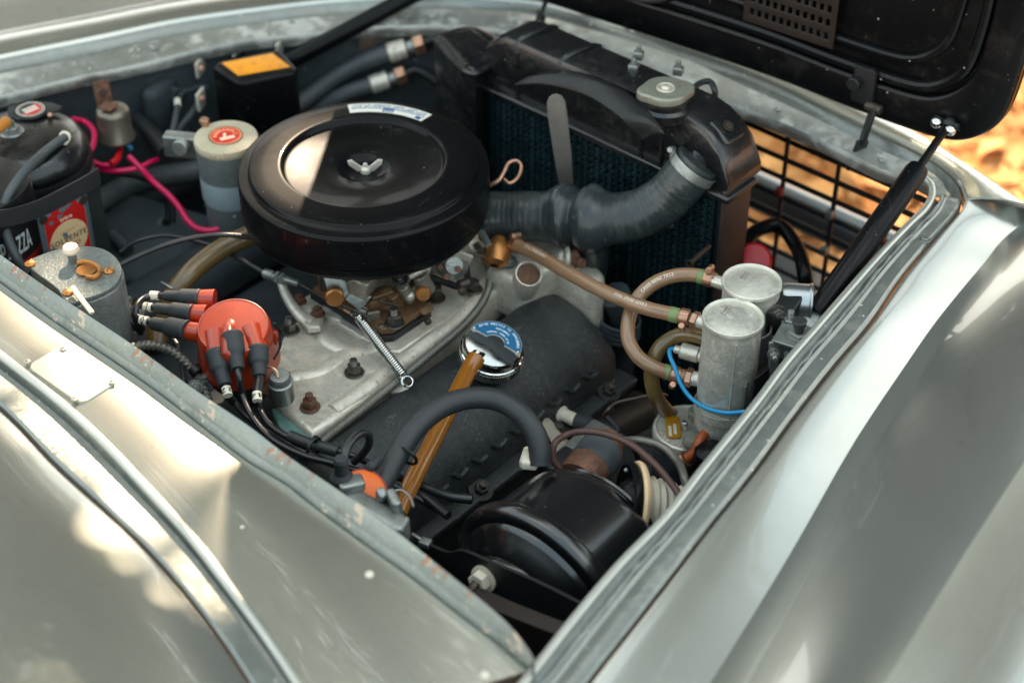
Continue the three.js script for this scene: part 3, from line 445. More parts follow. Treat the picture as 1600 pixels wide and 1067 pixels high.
// ------------------------------------------------------------------ hood, tipped forward on its front hinges
const HP = V([.4959,.045,-.1011]), HS = V([.0969,0,.9953]), HN = V([-.9953,0,.0969]);
const onHood = (s, h, d) => HP.clone().setY(h).addScaledVector(HS, s).addScaledVector(HN, d);
{
  const hood = thing('hood', 'black painted underside of the open front hinged hood', 'car hood', onHood(0.22, 0.045, 0));
  const outline0 = [[-0.28, 0.06], [-0.265, 0.045], [0, 0.045], [0.27, 0.05], [0.4, 0.05], [0.53, 0.044], [0.646, 0.045], [0.673, 0.052], [0.699, 0.069], [0.722, 0.099], [0.735, 0.17], [0.738, 0.3], [0.735, 0.93], [0.69, 0.99], [-0.24, 0.99], [-0.28, 0.95]];
  const smooth = (p) => { const c = new THREE.CatmullRomCurve3(p.map(([a, b]) => new THREE.Vector3(a, b, 0)), true, 'centripetal').getPoints(140); c.pop(); return c.map((v) => [v.x, v.y]); };
  const solid = (pts, d0, t, bev, holes = []) => {
    const sh = new THREE.Shape(); pts.forEach((p, i) => i ? sh.lineTo(p[0], p[1]) : sh.moveTo(p[0], p[1]));
    for (const q of holes) { const h = new THREE.Path(); q.forEach((p, i) => i ? h.lineTo(p[0], p[1]) : h.moveTo(p[0], p[1])); h.closePath(); sh.holes.push(h); }
    const g = new THREE.ExtrudeGeometry(sh, { depth: t - 2 * bev, bevelEnabled: true, bevelThickness: bev, bevelSize: bev, bevelOffset: -bev, bevelSegments: 3 });
    g.translate(0, 0, bev);
    g.applyMatrix4(new THREE.Matrix4().makeBasis(HS, new THREE.Vector3(0, 1, 0), HS.clone().cross(new THREE.Vector3(0, 1, 0)))); // local z = outward normal of the underside
    const p = HP.clone().setY(0).addScaledVector(HN, d0); g.translate(p.x, p.y, p.z); return g;
  };
  const outline = smooth(outline0);
  const rect = (s0, s1, h0, h1) => [[s0, h0], [s1, h0], [s1, h1], [s0, h1]];
  const inset = (k) => outline.map(([s, h]) => [0.243 + (s - 0.243) * (1 - k / 0.49), 0.517 + (h - 0.517) * (1 - k / 0.47)]);
  const slots = []; for (let i = 0; i < 9; i++) slots.push(rect(0.2 + i * 0.0135, 0.2 + i * 0.0135 + 0.0095, 0.148, 0.162));
  part(hood, 'outer_panel', solid(outline, -0.011, 0.011, 0.004, slots), M.hood);
  part(hood, 'edge_flange', solid(outline, 0.0005, 0.013, 0.005, [inset(0.052)]), M.hood);
  part(hood, 'frame_rib', [tube(inset(0.062).map(([s, h]) => onHood(s, h, 0.005)), 0.008, { seg: 220, rad: 10 })], M.hood);
  part(hood, 'frame_rib', [tube(inset(0.094).map(([s, h]) => onHood(s, h, 0.004)), 0.006, { seg: 220, rad: 10 })], M.hood);
  // louvre panel: brown plate with two rows of punched slots
  const pl = []; for (let r = 0; r < 3; r++) for (let i = 0; i < 11; i++) { const s = 0.346 + i * 0.0115; pl.push(rect(s, s + 0.0062, 0.137 + r * 0.02, 0.147 + r * 0.02)); }
  part(hood, 'louvre_panel', solid(rect(0.336, 0.476, 0.125, 0.33), 0.012, 0.003, 0.0006, pl), mat({ c: '#241d19', v: 0.4, rough: 0.45, size: 0.2, stains: [['#221c18', 0.55, 0.15, 0.7, 0]] }));
  part(hood, 'vent_rim', [tube([[0.06, 0.09], [0.2, 0.115], [0.215, 0.13], [0.21, 0.17]].map(([s, h]) => onHood(s, h, 0.014)), 0.006, { seg: 40 })], M.rubber);
  part(hood, 'hinge_bracket', [plate(roundRect(0.032, 0.055, 0.006), onHood(0.53, 0.09, 0.014), HS, [0, 1, 0], 0.008, 0.001), rod(onHood(0.52, 0.095, 0.014), onHood(0.52, 0.095, 0.034), 0.009)], M.black);
  for (const pts of [[[.5293,.0632,.4481], [.5181,.012,.4446], [.5126,-.03,.4378]], [[.4771,.0698,-.0879], [.4916,.018,-.115], [.4921,-.03,-.1251]]]) {
    const st = []; for (let i = 0; i < pts.length - 1; i++) { const A = V(pts[i]), B = V(pts[i + 1]), d = B.clone().sub(A), mid = A.clone().add(B).multiplyScalar(0.5); st.push(aim(new RoundedBoxGeometry(0.006, d.length() + 0.006, 0.019, 2, 0.0015), mid, d, 0.2)); }
    const m = part(hood, 'hinge_strap', st, M.black);
    part(m, 'pivot', rod(V(pts[0]).add(new THREE.Vector3(0, 0, -0.012)), V(pts[0]).add(new THREE.Vector3(0, 0, 0.012)), 0.007), M.dirtySteel);
  }
}

// ------------------------------------------------------------------ gas struts
function strut(label, A, B, split, r, o = {}) {
  const t = thing('gas_strut', label, 'gas strut', A, 'gas struts that hold the hood'), a = V(A), b = V(B), d = b.clone().sub(a), L = d.length(), m = a.clone().addScaledVector(d, split);
  part(t, 'cylinder', turned([[0, 0], [r * 0.8, 0], [r, 0.006], [r, L * split - 0.012], [r * 0.9, L * split - 0.004], [r * 0.45, L * split], [0, L * split]], a, d, 28), M.gloss);
  part(t, 'rod', rod(m, b, r * 0.36), M.gloss);
  if (o.ends) {
    part(t, 'ball_joint', [new THREE.SphereGeometry(0.009, 16, 12).translate(...b.toArray()), rod(b.clone().add(new THREE.Vector3(0, -0.002, -0.016)), b.clone().add(new THREE.Vector3(0, 0, 0.014)), 0.005)], M.black);
    part(t, 'ball_stud', [new THREE.SphereGeometry(0.0085, 16, 12).translate(...V([.5324,.0768,.541]).toArray()), new THREE.SphereGeometry(0.008, 16, 12).translate(...V([.5305,.0752,.5636]).toArray())], M.chrome);
    part(t, 'lower_bracket', [box(a.clone().add(new THREE.Vector3(-0.006, -0.012, -0.006)), [0.05, 0.03, 0.03], [0, 0.2, 0.3], 0.004)], M.zinc);
  }
}
strut('black gas strut beside the near rim with its rod up to the hood corner', [.2086,-.035,.5835], [.5398,.0775,.5558], 0.765, 0.0155, { ends: true });
strut('black gas strut at the far side rising behind the orange labelled box', [.1736,-.045,-.3808], [.43,.0483,-.2653], 0.98, 0.0135);

// ------------------------------------------------------------------ grille, bumper
{
  const t = thing('grille', 'dark front grille of thin bars seen through the bay', 'grille', [0.56, -0.18, 0.4]);
  for (let k = 0; k < 9; k++) part(t, 'bar', box([0.56, -0.066 - 0.0325 * k, 0.36], [0.007, 0.0062, 0.5], [0, 0, 0.1], 0.0016), M.black);
  for (let k = 0; k < 5; k++) part(t, 'upright', box([0.553, -0.19, 0.218 + 0.0885 * k], [0.007, 0.28, 0.006], [0, 0, 0], 0.002), M.black);
  for (let k = 1; k < 4; k++) for (let j = 2; j < 5; j += 2) part(t, 'clip', box([0.545, -0.066 - 0.0325 * j - 0.014, 0.218 + 0.0885 * k], [0.01, 0.014, 0.01], [0, 0, 0], 0.002), k % 2 ? flat('#7d1f1a', 0.5) : M.zinc);
  const b = thing('bumper', 'chrome front bumper bar behind the dark grille', 'bumper', [.72,-.2978,.2612]);
  const p = V([.72,-.2978,.2612]);
  part(b, 'bar', [aim(lathe([[0, 0], [0.026, 0.004], [0.031, 0.02], [0.031, 0.88], [0.026, 0.896], [0, 0.9]], 32), [p.x, p.y, p.z - 0.5], [0, 0, 1])], flat('#8b9498', 0.3, 0.75));
  part(b, 'over_rider', [box([p.x + 0.02, p.y, p.z + 0.2], [0.04, 0.12, 0.05], [0, 0, 0], 0.018)], M.chrome);
  const r = thing('reflector', 'red plastic disc beside the radiator low in the nose', 'reflector', [.3838,-.15,.3759]);
  part(r, 'lens', turned([[0.001, 0], [0.024, 0], [0.026, 0.004], [0.022, 0.009], [0, 0.011]], [.3838,-.15,.3759], [-0.5, 0.6, 0.3], 24), flat('#b0141c', 0.35));
  part(r, 'backing', turned([[0.001, -0.02], [0.014, -0.02], [0.016, 0.0], [0, 0]], [.3838,-.15,.3759], [-0.5, 0.6, 0.3], 20), M.black);
  const h = thing('intake_hose', 'glossy black hose arching over the nose beside the grille', 'hose', [.3848,-.13,.3588]);
  part(h, 'tube', tube([[.3799,-.14,.3556],[.4312,-.14,.3433],[.4655,-.14,.358],[.4409,-.14,.4079],[.3922,-.14,.4551],[.4032,-.2,.4596]], 0.0105, { seg: 50 }), M.gloss);
}

// ------------------------------------------------------------------ radiator
{
  const t = thing('radiator', 'black radiator with a finned core and pressed top tank', 'radiator', [0.35, -0.4, 0.146]);
  const z0 = -0.082, z1 = 0.372, x0 = 0.312, CAPX = [.3135,.105,.2558];
  part(t, 'core', box([x0 + 0.026, -0.225, (z0 + z1) / 2], [0.044, 0.44, z1 - z0 - 0.01], [0, 0, 0], 0.002), M.core);
  const tubes = [], fins = []; const zr = mulberry(4);
  for (let i = 0; i < 38; i++) { const z = z0 + 0.022 + i * (z1 - z0 - 0.044) / 37; tubes.push(new THREE.BoxGeometry(0.005, 0.43, 0.0024).translate(x0 + 0.002, -0.225, z)); }
  for (let i = 0; i < 37; i++) { const z = z0 + 0.022 + (i + 0.5) * (z1 - z0 - 0.044) / 37; for (let y = 0; y < 78; y++) { const g = new THREE.BoxGeometry(0.0045, 0.0011, 0.0098); g.rotateX((zr() - 0.5) * 0.5 + (y % 2 ? 0.3 : -0.3)); g.translate(x0 + 0.002 + zr() * 0.0015, -0.016 - y * 0.0055 + (zr() - 0.5) * 0.002, z); fins.push(g); } }
  part(t, 'core_tubes', tubes, M.core, { crease: false, kind: 'stuff' });
  part(t, 'core_fins', fins, M.fin, { crease: false, kind: 'stuff' });
  for (const z of [z0 + 0.004, z1 - 0.002]) part(t, 'side_plate', box([x0 + 0.02, -0.225, z], [0.062, 0.46, 0.006], [0, 0, 0], 0.0015), z > 0 ? mat({ c: '#3d332e', v: 0.4, rough: 0.45, metal: 0.3, size: 0.3, stains: [['#221d1b', 0.6, 0.15, 0.6, 0]] }) : M.black);
  part(t, 'tank_lip', [box([x0 + 0.02, -0.005, (z0 + z1) / 2], [0.07, 0.011, z1 - z0 + 0.016], [0, 0, 0], 0.004)], M.tank);
  // top tank: its section swept from side to side, ends rounded down
  const A = [], B = []; const nz = 24;
  const sec = [];
  for (let i = 0; i <= nz; i++) {
    const f = i / nz, z = z0 + 0.002 + f * (z1 - z0 - 0.002), e = Math.min(1, Math.min(f / 0.16, (1 - f) / 0.2)), hh = 0.016 + 0.074 * Math.pow(1 - Math.pow(1 - e, 2.2), 0.62);
    sec.push([[x0 - 0.004, 0, z], [x0 - 0.006, hh * 0.5, z], [x0 - 0.005, hh * 0.88, z], [x0 - 0.001, hh * 0.97, z], [x0 + 0.006, hh, z], [x0 + 0.058, hh + 0.001, z], [x0 + 0.066, hh * 0.97, z], [x0 + 0.07, hh * 0.88, z], [x0 + 0.07, 0, z]]);
  }
  const pos = [], idx = [], m = 9; sec.forEach((s) => s.forEach((p) => pos.push(...p)));
  for (let i = 0; i < nz; i++) for (let j = 0; j < m - 1; j++) { const k = i * m + j; idx.push(k, k + m, k + 1, k + 1, k + m, k + m + 1); }
  for (const i of [0, nz]) for (let j = 1; j < m - 1; j++) { const k = i * m; i ? idx.push(k, k + j + 1, k + j) : idx.push(k, k + j, k + j + 1); }
  const tg = new THREE.BufferGeometry(); tg.setAttribute('position', new THREE.Float32BufferAttribute(pos, 3)); tg.setIndex(idx); tg.computeVertexNormals();
  part(t, 'top_tank', tg, M.tank, { crease: 0.6 });
  for (const z of [-0.005, 0.075]) part(t, 'tank_rib', [tube([[x0 - 0.002, 0.08, z], [x0 + 0.01, 0.089, z + 0.003], [x0 + 0.055, 0.09, z + 0.012], [x0 + 0.068, 0.084, z + 0.014]], 0.005, { rad: 10 })], M.tank);
  for (const z of [0.0, 0.225, 0.26]) part(t, 'front_rib', [rod([x0 - 0.005, 0.002, z], [x0 - 0.006, 0.075, z], 0.0035)], M.tank);
  part(t, 'filler_neck', [turned([[0.038, -0.012], [0.038, 0.0], [0.034, 0.004], [0.034, 0.012], [0, 0.012]], [CAPX[0], 0.09, CAPX[2]], [0, 1, 0], 32)], M.tank);
  part(t, 'overflow_pipe', [tube([[.3573,.085,.2646],[.3908,.085,.2544],[.4056,.085,.2607],[.3904,.085,.2817],[.3977,.06,.2774]], 0.0042, { seg: 40 })], M.rubber);
  // arched deflector over the front of the tank
  const top = [[.2729,.095,.0991],[.2914,.095,.1199],[.2975,.095,.1599],[.2944,.095,.2067],[.2794,.095,.2511],[.2593,.095,.2881],[.2477,.095,.3054]], low = [[.2435,.07,.0507],[.2587,.08,.0908],[.2742,.08,.1462],[.2677,.08,.196],[.2546,.08,.2394],[.2591,.066,.2582],[.2577,.064,.2637]];
  part(t, 'fan_deflector', [ribbon(top, low, [[0, 0], [0.3, 0.005], [0.7, 0.005], [1, 0]], 40, 0.0022)], M.black);
  part(t, 'outlet_neck', [turned([[0.03, -0.005], [0.0335, 0], [0.03, 0.006], [0.028, 0.012], [0.028, 0.03], [0, 0.03]], [.325,.019,.3116], [-0.75, -0.4, -0.3], 28)], M.tank);
  part(t, 'end_pad', [box([x0 + 0.032, 0.069, z1 - 0.036], [0.04, 0.01, 0.04], [0.62, 0, 0], 0.004)], M.tank);
  part(t, 'tank_bolt', bolt([x0 + 0.032, 0.075, z1 - 0.033], [0, 0.8, 0.58], 0.006, { stud: 0, h: 0.003 }), M.dirtySteel);
  for (const p of [[.3586,.09,.1667],[.3939,.09,.2168],[.3907,.09,.1501]]) part(t, 'clip', [box(p, [0.012, 0.012, 0.014], [0, 0.4, 0], 0.002), turned([[0.004, 0], [0.0035, 0.014], [0, 0.016]], p, [0, 1, 0], 10)], M.zinc);
  const cy = 0.101;
  const ear = []; for (let i = 0; i < 48; i++) { const a = i / 48 * Math.PI * 2, r = 0.031 + 0.0085 * Math.pow(Math.max(0, Math.cos(2 * (a - 0.65))), 3) * (Math.cos(2 * (a - 0.65)) > 0 ? 1 : 0); ear.push([CAPX[0] + Math.cos(a) * r, CAPX[2] + Math.sin(a) * r]); }
  const cap = part(t, 'radiator_cap', [slab(ear, cy, cy + 0.013, 0.003)], M.capMetal, { label: 'weathered grey metal cap with two ears' });
  part(cap, 'rivet', [turned([[0.013, 0], [0.0125, 0.0015], [0.011, 0.002], [0.0105, 0.0005], [0.006, 0.0008], [0.004, 0.004], [0, 0.0045]], [CAPX[0], cy + 0.0125, CAPX[2]], [0, 1, 0], 24)], M.alu);
}
// radiator hose: straight length, two bulges over the pipe ends, bend up to the tank
{
  const t = thing('radiator_hose', 'thick grey rubber hose with two bulges running to the radiator', 'hose', [.1338,-.075,.1084]);
  const P = [[.1365,-.08,.0845],[.1594,-.075,.1209],[.1788,-.066,.1622],[.1955,-.06,.1939],[.2084,-.055,.2282],[.2391,-.05,.2644],[.2653,-.03,.2918],[.2825,-.002,.309],[.2975,.024,.3201],[.3035,.034,.3243]];
  const bul = (f, c, w) => Math.exp(-Math.pow((f - c) / w, 2));
  part(t, 'tube', tube(P, (f, s) => 0.0345 + 0.011 * bul(f, 0.355, 0.05) - 0.005 * bul(f, 0.413, 0.014) + 0.0135 * bul(f, 0.475, 0.055) - 0.003 * Math.max(0, f - 0.6) / 0.4 + 0.00012 * Math.sin(s * 700) + 0.0004 * Math.sin(s * 130), { seg: 170, rad: 32 }), M.radHose);
  const d = V(P[8]).sub(V(P[7]));
  part(t, 'hose_clamp', clamp(V(P[8]).addScaledVector(d, -0.02), d, 0.0332, 0.013, -1.7), M.zinc, { label: 'steel worm drive hose clamp' });
  for (const c of [0.335, 0.485]) { const q = spline(P, 100), i = Math.round(c * 100); }
}
// fan: blades on a hub in front of the core
{
  const c = [0.258, -0.13, 0.146], t = thing('cooling_fan', 'grey steel cooling fan, one blade upright before the radiator', 'fan', c);
  part(t, 'hub', turned([[0.001, -0.02], [0.035, -0.02], [0.04, -0.012], [0.04, 0.006], [0.022, 0.012], [0.02, 0.03], [0, 0.03]], c, [-1, 0, 0], 28), M.dirtySteel);
  const mid = V(c);
  for (const tip of [[.258,.0713,.1112], [.262,-.0519,.3177], [0.26, -0.33, 0.1], [0.26, -0.2, -0.06]]) {
    const B = V(tip), d = B.clone().sub(mid), L = d.length(), u = d.normalize(), w = new THREE.Vector3(1, 0, 0).cross(u).normalize().multiplyScalar(0.5).add(new THREE.Vector3(0.55, 0, 0)).normalize();
    const pts = [[0.03, -0.008], [L * 0.55, -0.012], [L - 0.03, -0.0135], [L - 0.012, -0.0125], [L - 0.004, -0.009], [L, -0.003], [L, 0.003], [L - 0.004, 0.009], [L - 0.012, 0.0125], [L - 0.03, 0.0135], [L * 0.55, 0.0125], [0.03, 0.008]];
    part(t, 'blade', plate(pts, mid, u, w, 0.0024, 0.0005), mat({ c: '#6e6a64', v: 0.2, rough: 0.5, metal: 0.4, size: 0.15, stains: [['#504a44', 0.6, 0.15, 0.5, 0]] }));
  }
}
// tank box beside the radiator with two union hoses
{
  const t = thing('side_tank', 'small black ribbed tank box beside the radiator', 'tank', [.3645,-.02,-.1589]);
  const a = [[.3174,.035,-.1745], [.3723,.035,-.1479], [.3551,.035,-.0748], [.2817,.03,-.0594], [.2785,.03,-.0739]].map((p) => [p[0], p[2]]);
  part(t, 'body', [slab(a, -0.32, 0.034, 0.008)], M.tank);
  part(t, 'rim', [tube([...a, a[0]].map(([x, z]) => [x, 0.028, z]), 0.005, { seg: 90, rad: 8 })], M.tank);
  part(t, 'rib', [tube([[.3174,.03,-.1591],[.2996,.03,-.1139],[.2824,.03,-.075]], 0.006, { rad: 8 }), rod([.3106,.03,-.1552], [.6069,-.2,-.442], 0.006)], M.tank);
}
function union(label, P, r, end) {
  const t = thing('union_hose', label, 'hose', P[0], 'hoses with copper unions beside the side tank'), n = P.length, e = V(P[n - 1]), d = e.clone().sub(V(P[n - 2])).normalize();
  part(t, 'tube', tube(P, r, { seg: 80, rad: 20 }), M.hoseGrey);
  const f = e.clone().addScaledVector(d, -0.004);
  part(t, 'ferrule', turned([[0, 0], [r * 1.05, 0], [r * 1.2, 0.003], [r * 1.16, 0.009], [r * 1.22, 0.013], [r * 1.12, 0.018], [r * 1.2, 0.024], [r * 1.1, 0.029], [0, 0.03]], f, d, 24), M.alu);
  part(t, 'sleeve', rod(f.clone().addScaledVector(d, 0.029), f.clone().addScaledVector(d, 0.047), r * 0.85), M.zinc);
  part(t, 'nut', hex(f.clone().addScaledVector(d, 0.041), d, r * 1.2, 0.017), M.copper);
  part(t, 'pipe', tube([f.clone().addScaledVector(d, 0.056), f.clone().addScaledVector(d, 0.075), V(end)], r * 0.6), M.black);
}
union('upper grey oil hose with copper union nut', [[.0013,-.2,-.3465],[.0651,-.16,-.3624],[.1362,-.12,-.3565],[.2153,-.1,-.3534],[.2771,-.07,-.3295],[.3167,-.05,-.2977],[.3322,-.045,-.2849]], 0.0135, [.3888,-.03,-.229]);
union('lower grey oil hose with copper union nut', [[.0409,-.22,-.3662],[.1686,-.17,-.3841],[.2245,-.13,-.3519],[.2629,-.1,-.3173],[.2981,-.09,-.293]], 0.0125, [.377,-.1,-.2065]);

// ------------------------------------------------------------------ air cleaner
{
  const t = thing('air_cleaner', 'round glossy black air cleaner lid with wing nut and white label', 'air cleaner', [0, -0.04, 0]), Y = 0.012;
  const L = [[0, 0.011], [0.02, 0.011], [0.027, 0.0135], [0.033, 0.0175], [0.037, 0.0188], [0.06, 0.0205], [0.1015, 0.0222], [0.1045, 0.0235], [0.1062, 0.0275], [0.1078, 0.03], [0.1098, 0.0312], [0.113, 0.0312], [0.13, 0.0306], [0.1475, 0.0297], [0.1495, 0.0288], [0.1508, 0.027], [0.1514, 0.0236], [0.1524, 0.0219], [0.1545, 0.0212], [0.162, 0.0205], [0.1642, 0.0198], [0.1657, 0.0182], [0.1663, 0.016], [0.1665, 0.012], [0.1665, -0.027], [0.165, -0.0285], [0.12, -0.0285]];
  part(t, 'lid', turned(L.slice().reverse().map(([r, y]) => [r, y + Y]), [0, 0, 0], [0, 1, 0], 120), M.gloss, { crease: 0.55 });
  part(t, 'pan', turned([[0.05, -0.062], [0.06, -0.056], [0.155, -0.05], [0.1615, -0.047], [0.1645, -0.042], [0.165, -0.038], [0.165, -0.03], [0.163, -0.0288], [0.1, -0.0288]].map(([r, y]) => [r, y + Y]), [0, 0, 0], [0, 1, 0], 120), M.gloss, { crease: 0.9 });
  const w = part(t, 'wing_nut', [turned([[0.0125, 0], [0.0125, 0.0012], [0.006, 0.0016], [0, 0.0016]], [0.002, 0.0212, 0.001], [0, 1, 0], 28), turned([[0, 0], [0.007, 0], [0.0068, 0.006], [0.005, 0.0085], [0.0032, 0.009], [0.003, 0.013], [0, 0.0135]], [0.002, 0.0226, 0.001], [0, 1, 0], 20)], M.can);
  for (const s of [-1, 1]) { const g = plate([[0.003, 0], [0.011, 0.001], [0.022, 0.0115], [0.0232, 0.018], [0.0175, 0.0195], [0.011, 0.0135], [0.003, 0.007]], [0.002, 0.0232, 0.001 ], [s * 0.72, 0, s * 0.69], [0, 1, 0], 0.003, 0.001); part(w, 'wing', g, M.can); }
  // label on the flat ring
  const a0 = [.0739,.043,-.103], a1 = [.1261,.043,-.0094], A0 = Math.atan2(a0[2], a0[0]), A1 = Math.atan2(a1[2], a1[0]);
  const pos = [], uv = [], idx = [], n = 40, yy = 0.0434;
  for (let i = 0; i <= n; i++) { const a = A0 + (A1 - A0) * i / n; for (const [k, r] of [[0, 0.1185], [1, 0.1425]]) { pos.push(Math.cos(a) * r, yy - k * 0.0011, Math.sin(a) * r); uv.push(i / n, k); } }
  for (let i = 0; i < n; i++) { const k = i * 2; A1 > A0 ? idx.push(k, k + 1, k + 2, k + 1, k + 3, k + 2) : idx.push(k, k + 2, k + 1, k + 1, k + 2, k + 3); }
  const g = new THREE.BufferGeometry(); g.setAttribute('position', new THREE.Float32BufferAttribute(pos, 3)); g.setAttribute('uv', new THREE.Float32BufferAttribute(uv, 2)); g.setIndex(idx); g.computeVertexNormals(); g.userData.uv = true;
  part(t, 'label', g, print(1024, 230, (c, W, H) => {
    c.fillStyle = '#d9d8cb'; c.fillRect(0, 0, W, H); c.fillStyle = '#dedccf'; c.fillRect(20, 16, W - 40, H - 32);
    const r = mulberry(3); c.fillStyle = '#1c4d84';
    for (let row = 0; row < 4; row++) for (let x = 40; x < W - 50;) { const w2 = 8 + r() * 26; if (r() > 0.12) c.fillRect(x, 28 + row * 30 + (r() * 4), w2, 16 + r() * 5); x += w2 + 5 + r() * 7; }
    c.fillRect(430, 110, 150, 95); c.fillRect(W - 130, 150, 84, 60); c.fillStyle = '#dedccf'; for (let x = 445; x < 565; x += 22) c.fillRect(x, 160, 14, 24);
    c.fillStyle = '#9a9789'; c.fillRect(230, 170, 3, 40);
  }, { rough: 0.4 }), { crease: false, label: 'white and blue curved label' });
}

// ------------------------------------------------------------------ intake manifold
{
  const t = thing('intake_manifold', 'stained cast aluminium intake manifold under the carburettor', 'intake manifold', [-0.02, -0.2, 0.06]);
  const pts = [[-.2798,-.15,.1784],[-.2436,-.15,.1795],[-.1967,-.15,.1772],[-.097,-.15,.1705],[-.0181,-.15,.1648],[.0669,-.15,.1531],[.1222,-.15,.1541],[.171,-.15,.1644],[.2325,-.15,.1532],[.2743,-.15,.0685],[.1998,-.15,-.0151],[.0709,-.15,.0065],[-.0191,-.15,-.0045],[-.0874,-.15,-.0029],[-.1508,-.15,-.0068],[-.2116,-.15,.03],[-.2708,-.15,.1051]];
  part(t, 'body', [slab(pts, -0.205, -0.149, 0.009, { bs: 5 })], M.alu, { crease: 0.8 });
  part(t, 'pad', [slab([[-0.105, -0.03], [0.045, -0.03], [0.052, -0.02], [0.05, 0.13], [0.035, 0.15], [-0.095, 0.15], [-0.108, 0.135]], -0.152, -0.1445, 0.004, { bs: 4 })], M.alu, { crease: 0.8 });
  // runners cast proud of the top, and the rounded ridge along the near edge
  part(t, 'runner', [tube([[-.1219,-.163,.026],[-.1368,-.163,.0664],[-.1254,-.163,.1032],[-.0887,-.163,.1142]], 0.019, { rad: 24 }), tube([[-.2206,-.162,.0764],[-.1869,-.162,.0949],[-.1346,-.162,.0947],[-.0905,-.162,.104]], 0.017, { rad: 24 })], M.alu, { crease: 0.9 });
  part(t, 'ridge', [tube([[-.2287,-.1565,.1633],[-.1829,-.1565,.1626],[-.1083,-.1565,.1579],[-.0316,-.1565,.1539],[.0294,-.1565,.1496],[.0765,-.1565,.1382],[.1274,-.1565,.1135],[.1648,-.1565,.0869]], 0.0125, { seg: 60, rad: 20 })], M.alu, { crease: 0.9 });
  part(t, 'housing', [turned([[0, 0], [0.05, 0], [0.05, 0.05], [0.045, 0.062], [0.03, 0.068], [0, 0.068]], [.1698,-.2,.0895], [0, 1, 0], 36), slab([[.0909,-.12,.1351],[.0924,-.12,.1806],[.1377,-.12,.1987],[.2037,-.12,.206],[.2103,-.12,.2292],[.2353,-.12,.2028],[.2297,-.12,.1548],[.1934,-.12,.0906]], -0.19, -0.118, 0.01, { bs: 4 })], M.alu, { crease: 0.8 });
  part(t, 'plug_boss', [turned([[0.02, -0.05], [0.0195, -0.002], [0.018, 0.001], [0.0165, 0.001], [0.0155, -0.008], [0, -0.008]], [.1053,-.105,.1991], [-0.3, 0.85, 0.45], 28)], M.alu);
  part(t, 'plug', [turned([[0.0152, -0.007], [0.0145, -0.004], [0, -0.004]], [.1053,-.105,.1991], [-0.3, 0.85, 0.45], 20)], M.rust);
  for (const [p, h] of [[[-.1614,-.148,.133],1],[[-.2459,-.148,.1401],0],[[-.1575,-.148,.0059],1]]) part(t, 'bolt', bolt(p, [0, 1, 0], 0.0098, { h: 0.011, stud: 0.009 }), h ? M.steel : M.rust);
  part(t, 'bolt', bolt([.0667,-.143,.132], [0, 1, 0], 0.0095, { stud: 0.004, h: 0.012 }), M.steel);
  part(t, 'washer', turned([[0.008, 0], [0.0135, 0], [0.0138, 0.0015], [0.008, 0.002]], [.067,-.1445,.1316], [0, 1, 0], 24), M.rust);
  part(t, 'sensor', [hex([.1179,-.118,.1496], [0, 1, 0], 0.0125, 0.009), turned([[0.0085, 0], [0.0085, 0.007], [0.005, 0.008], [0.005, 0.013], [0, 0.013]], [.1098,-.11,.1569], [0, 1, 0], 18), turned([[0.012, -0.001], [0.0145, -0.001], [0.0145, 0.001], [0.012, 0.0015]], [.1179,-.118,.1496], [0, 1, 0], 24)], M.zinc);
  part(t, 'elbow', [turned([[0.006, 0], [0.017, 0.004], [0.0195, 0.02], [0.014, 0.034], [0.009, 0.042], [0, 0.042]], [.0883,-.105,.1517], [0.45, 0.3, -0.25], 24)], M.brass);
  part(t, 'gasket_plate', [slab([[-.2749,-.158,.0978],[-.2572,-.158,.1047],[-.2643,-.158,.1609],[-.2791,-.158,.1837],[-.2939,-.158,.1741],[-.291,-.158,.131]], -0.175, -0.157, 0.002)], M.teal, { label: 'greenish plate at the rear corner' });
  part(t, 'gasket', [tube([[-.2562,-.19,.1655],[-.1836,-.19,.1606],[-.0826,-.19,.1543],[-.0036,-.19,.1498],[.0852,-.19,.1394]], 0.006, { seg: 60, rad: 8 })], M.rust);
  part(t, 'lug', [box([-.096,-.148,.0251], [0.03, 0.014, 0.04], [0, 0.3, 0], 0.005), box([-.1297,-.172,.1839], [0.022, 0.02, 0.03], [0, 0, 0.3], 0.006)], M.alu);
  // thermostat housing behind the plug, ahead of it a pump body
  const h = thing('water_pump', 'grey cast water pump housing with rusty nut under the radiator hose', 'water pump', [.2331,-.2,.2017]);
  part(h, 'body', [slab([[.1731,-.13,.1623],[.211,-.13,.1592],[.2225,-.13,.1905],[.2095,-.13,.2302],[.1978,-.13,.257],[.1769,-.13,.2684],[.1624,-.13,.2522],[.1599,-.13,.2144]], -0.26, -0.125, 0.014, { bs: 4, smooth: true }), rod([.1696,-.11,.1884], [.1919,-.13,.2104], 0.021)], M.alu, { crease: 0.8 });
  part(h, 'nut', [hex([.1725,-.108,.218], [0.6, 0.4, 0.6], 0.014, 0.014), rod([.1725,-.108,.218], [.166,-.1,.2425], 0.007)], M.rust);
  part(h, 'collar', [turned([[0.021, 0], [0.023, 0.002], [0.023, 0.006], [0.021, 0.008]], [.1693,-.11,.2036], [0.75, -0.1, 0.6], 28)], M.alu);
  part(h, 'riser_hose', tube([[.1991,-.08,.2324],[.2109,-.12,.2253],[.2472,-.2,.1947],[.2997,-.3,.15]], 0.021, { rad: 22 }), M.radHose);
  part(h, 'elbow', tube([[.2041,-.16,.2702],[.2204,-.2,.2762],[.2421,-.28,.2593],[.2391,-.34,.2564]], 0.022, { rad: 20 }), M.tub);
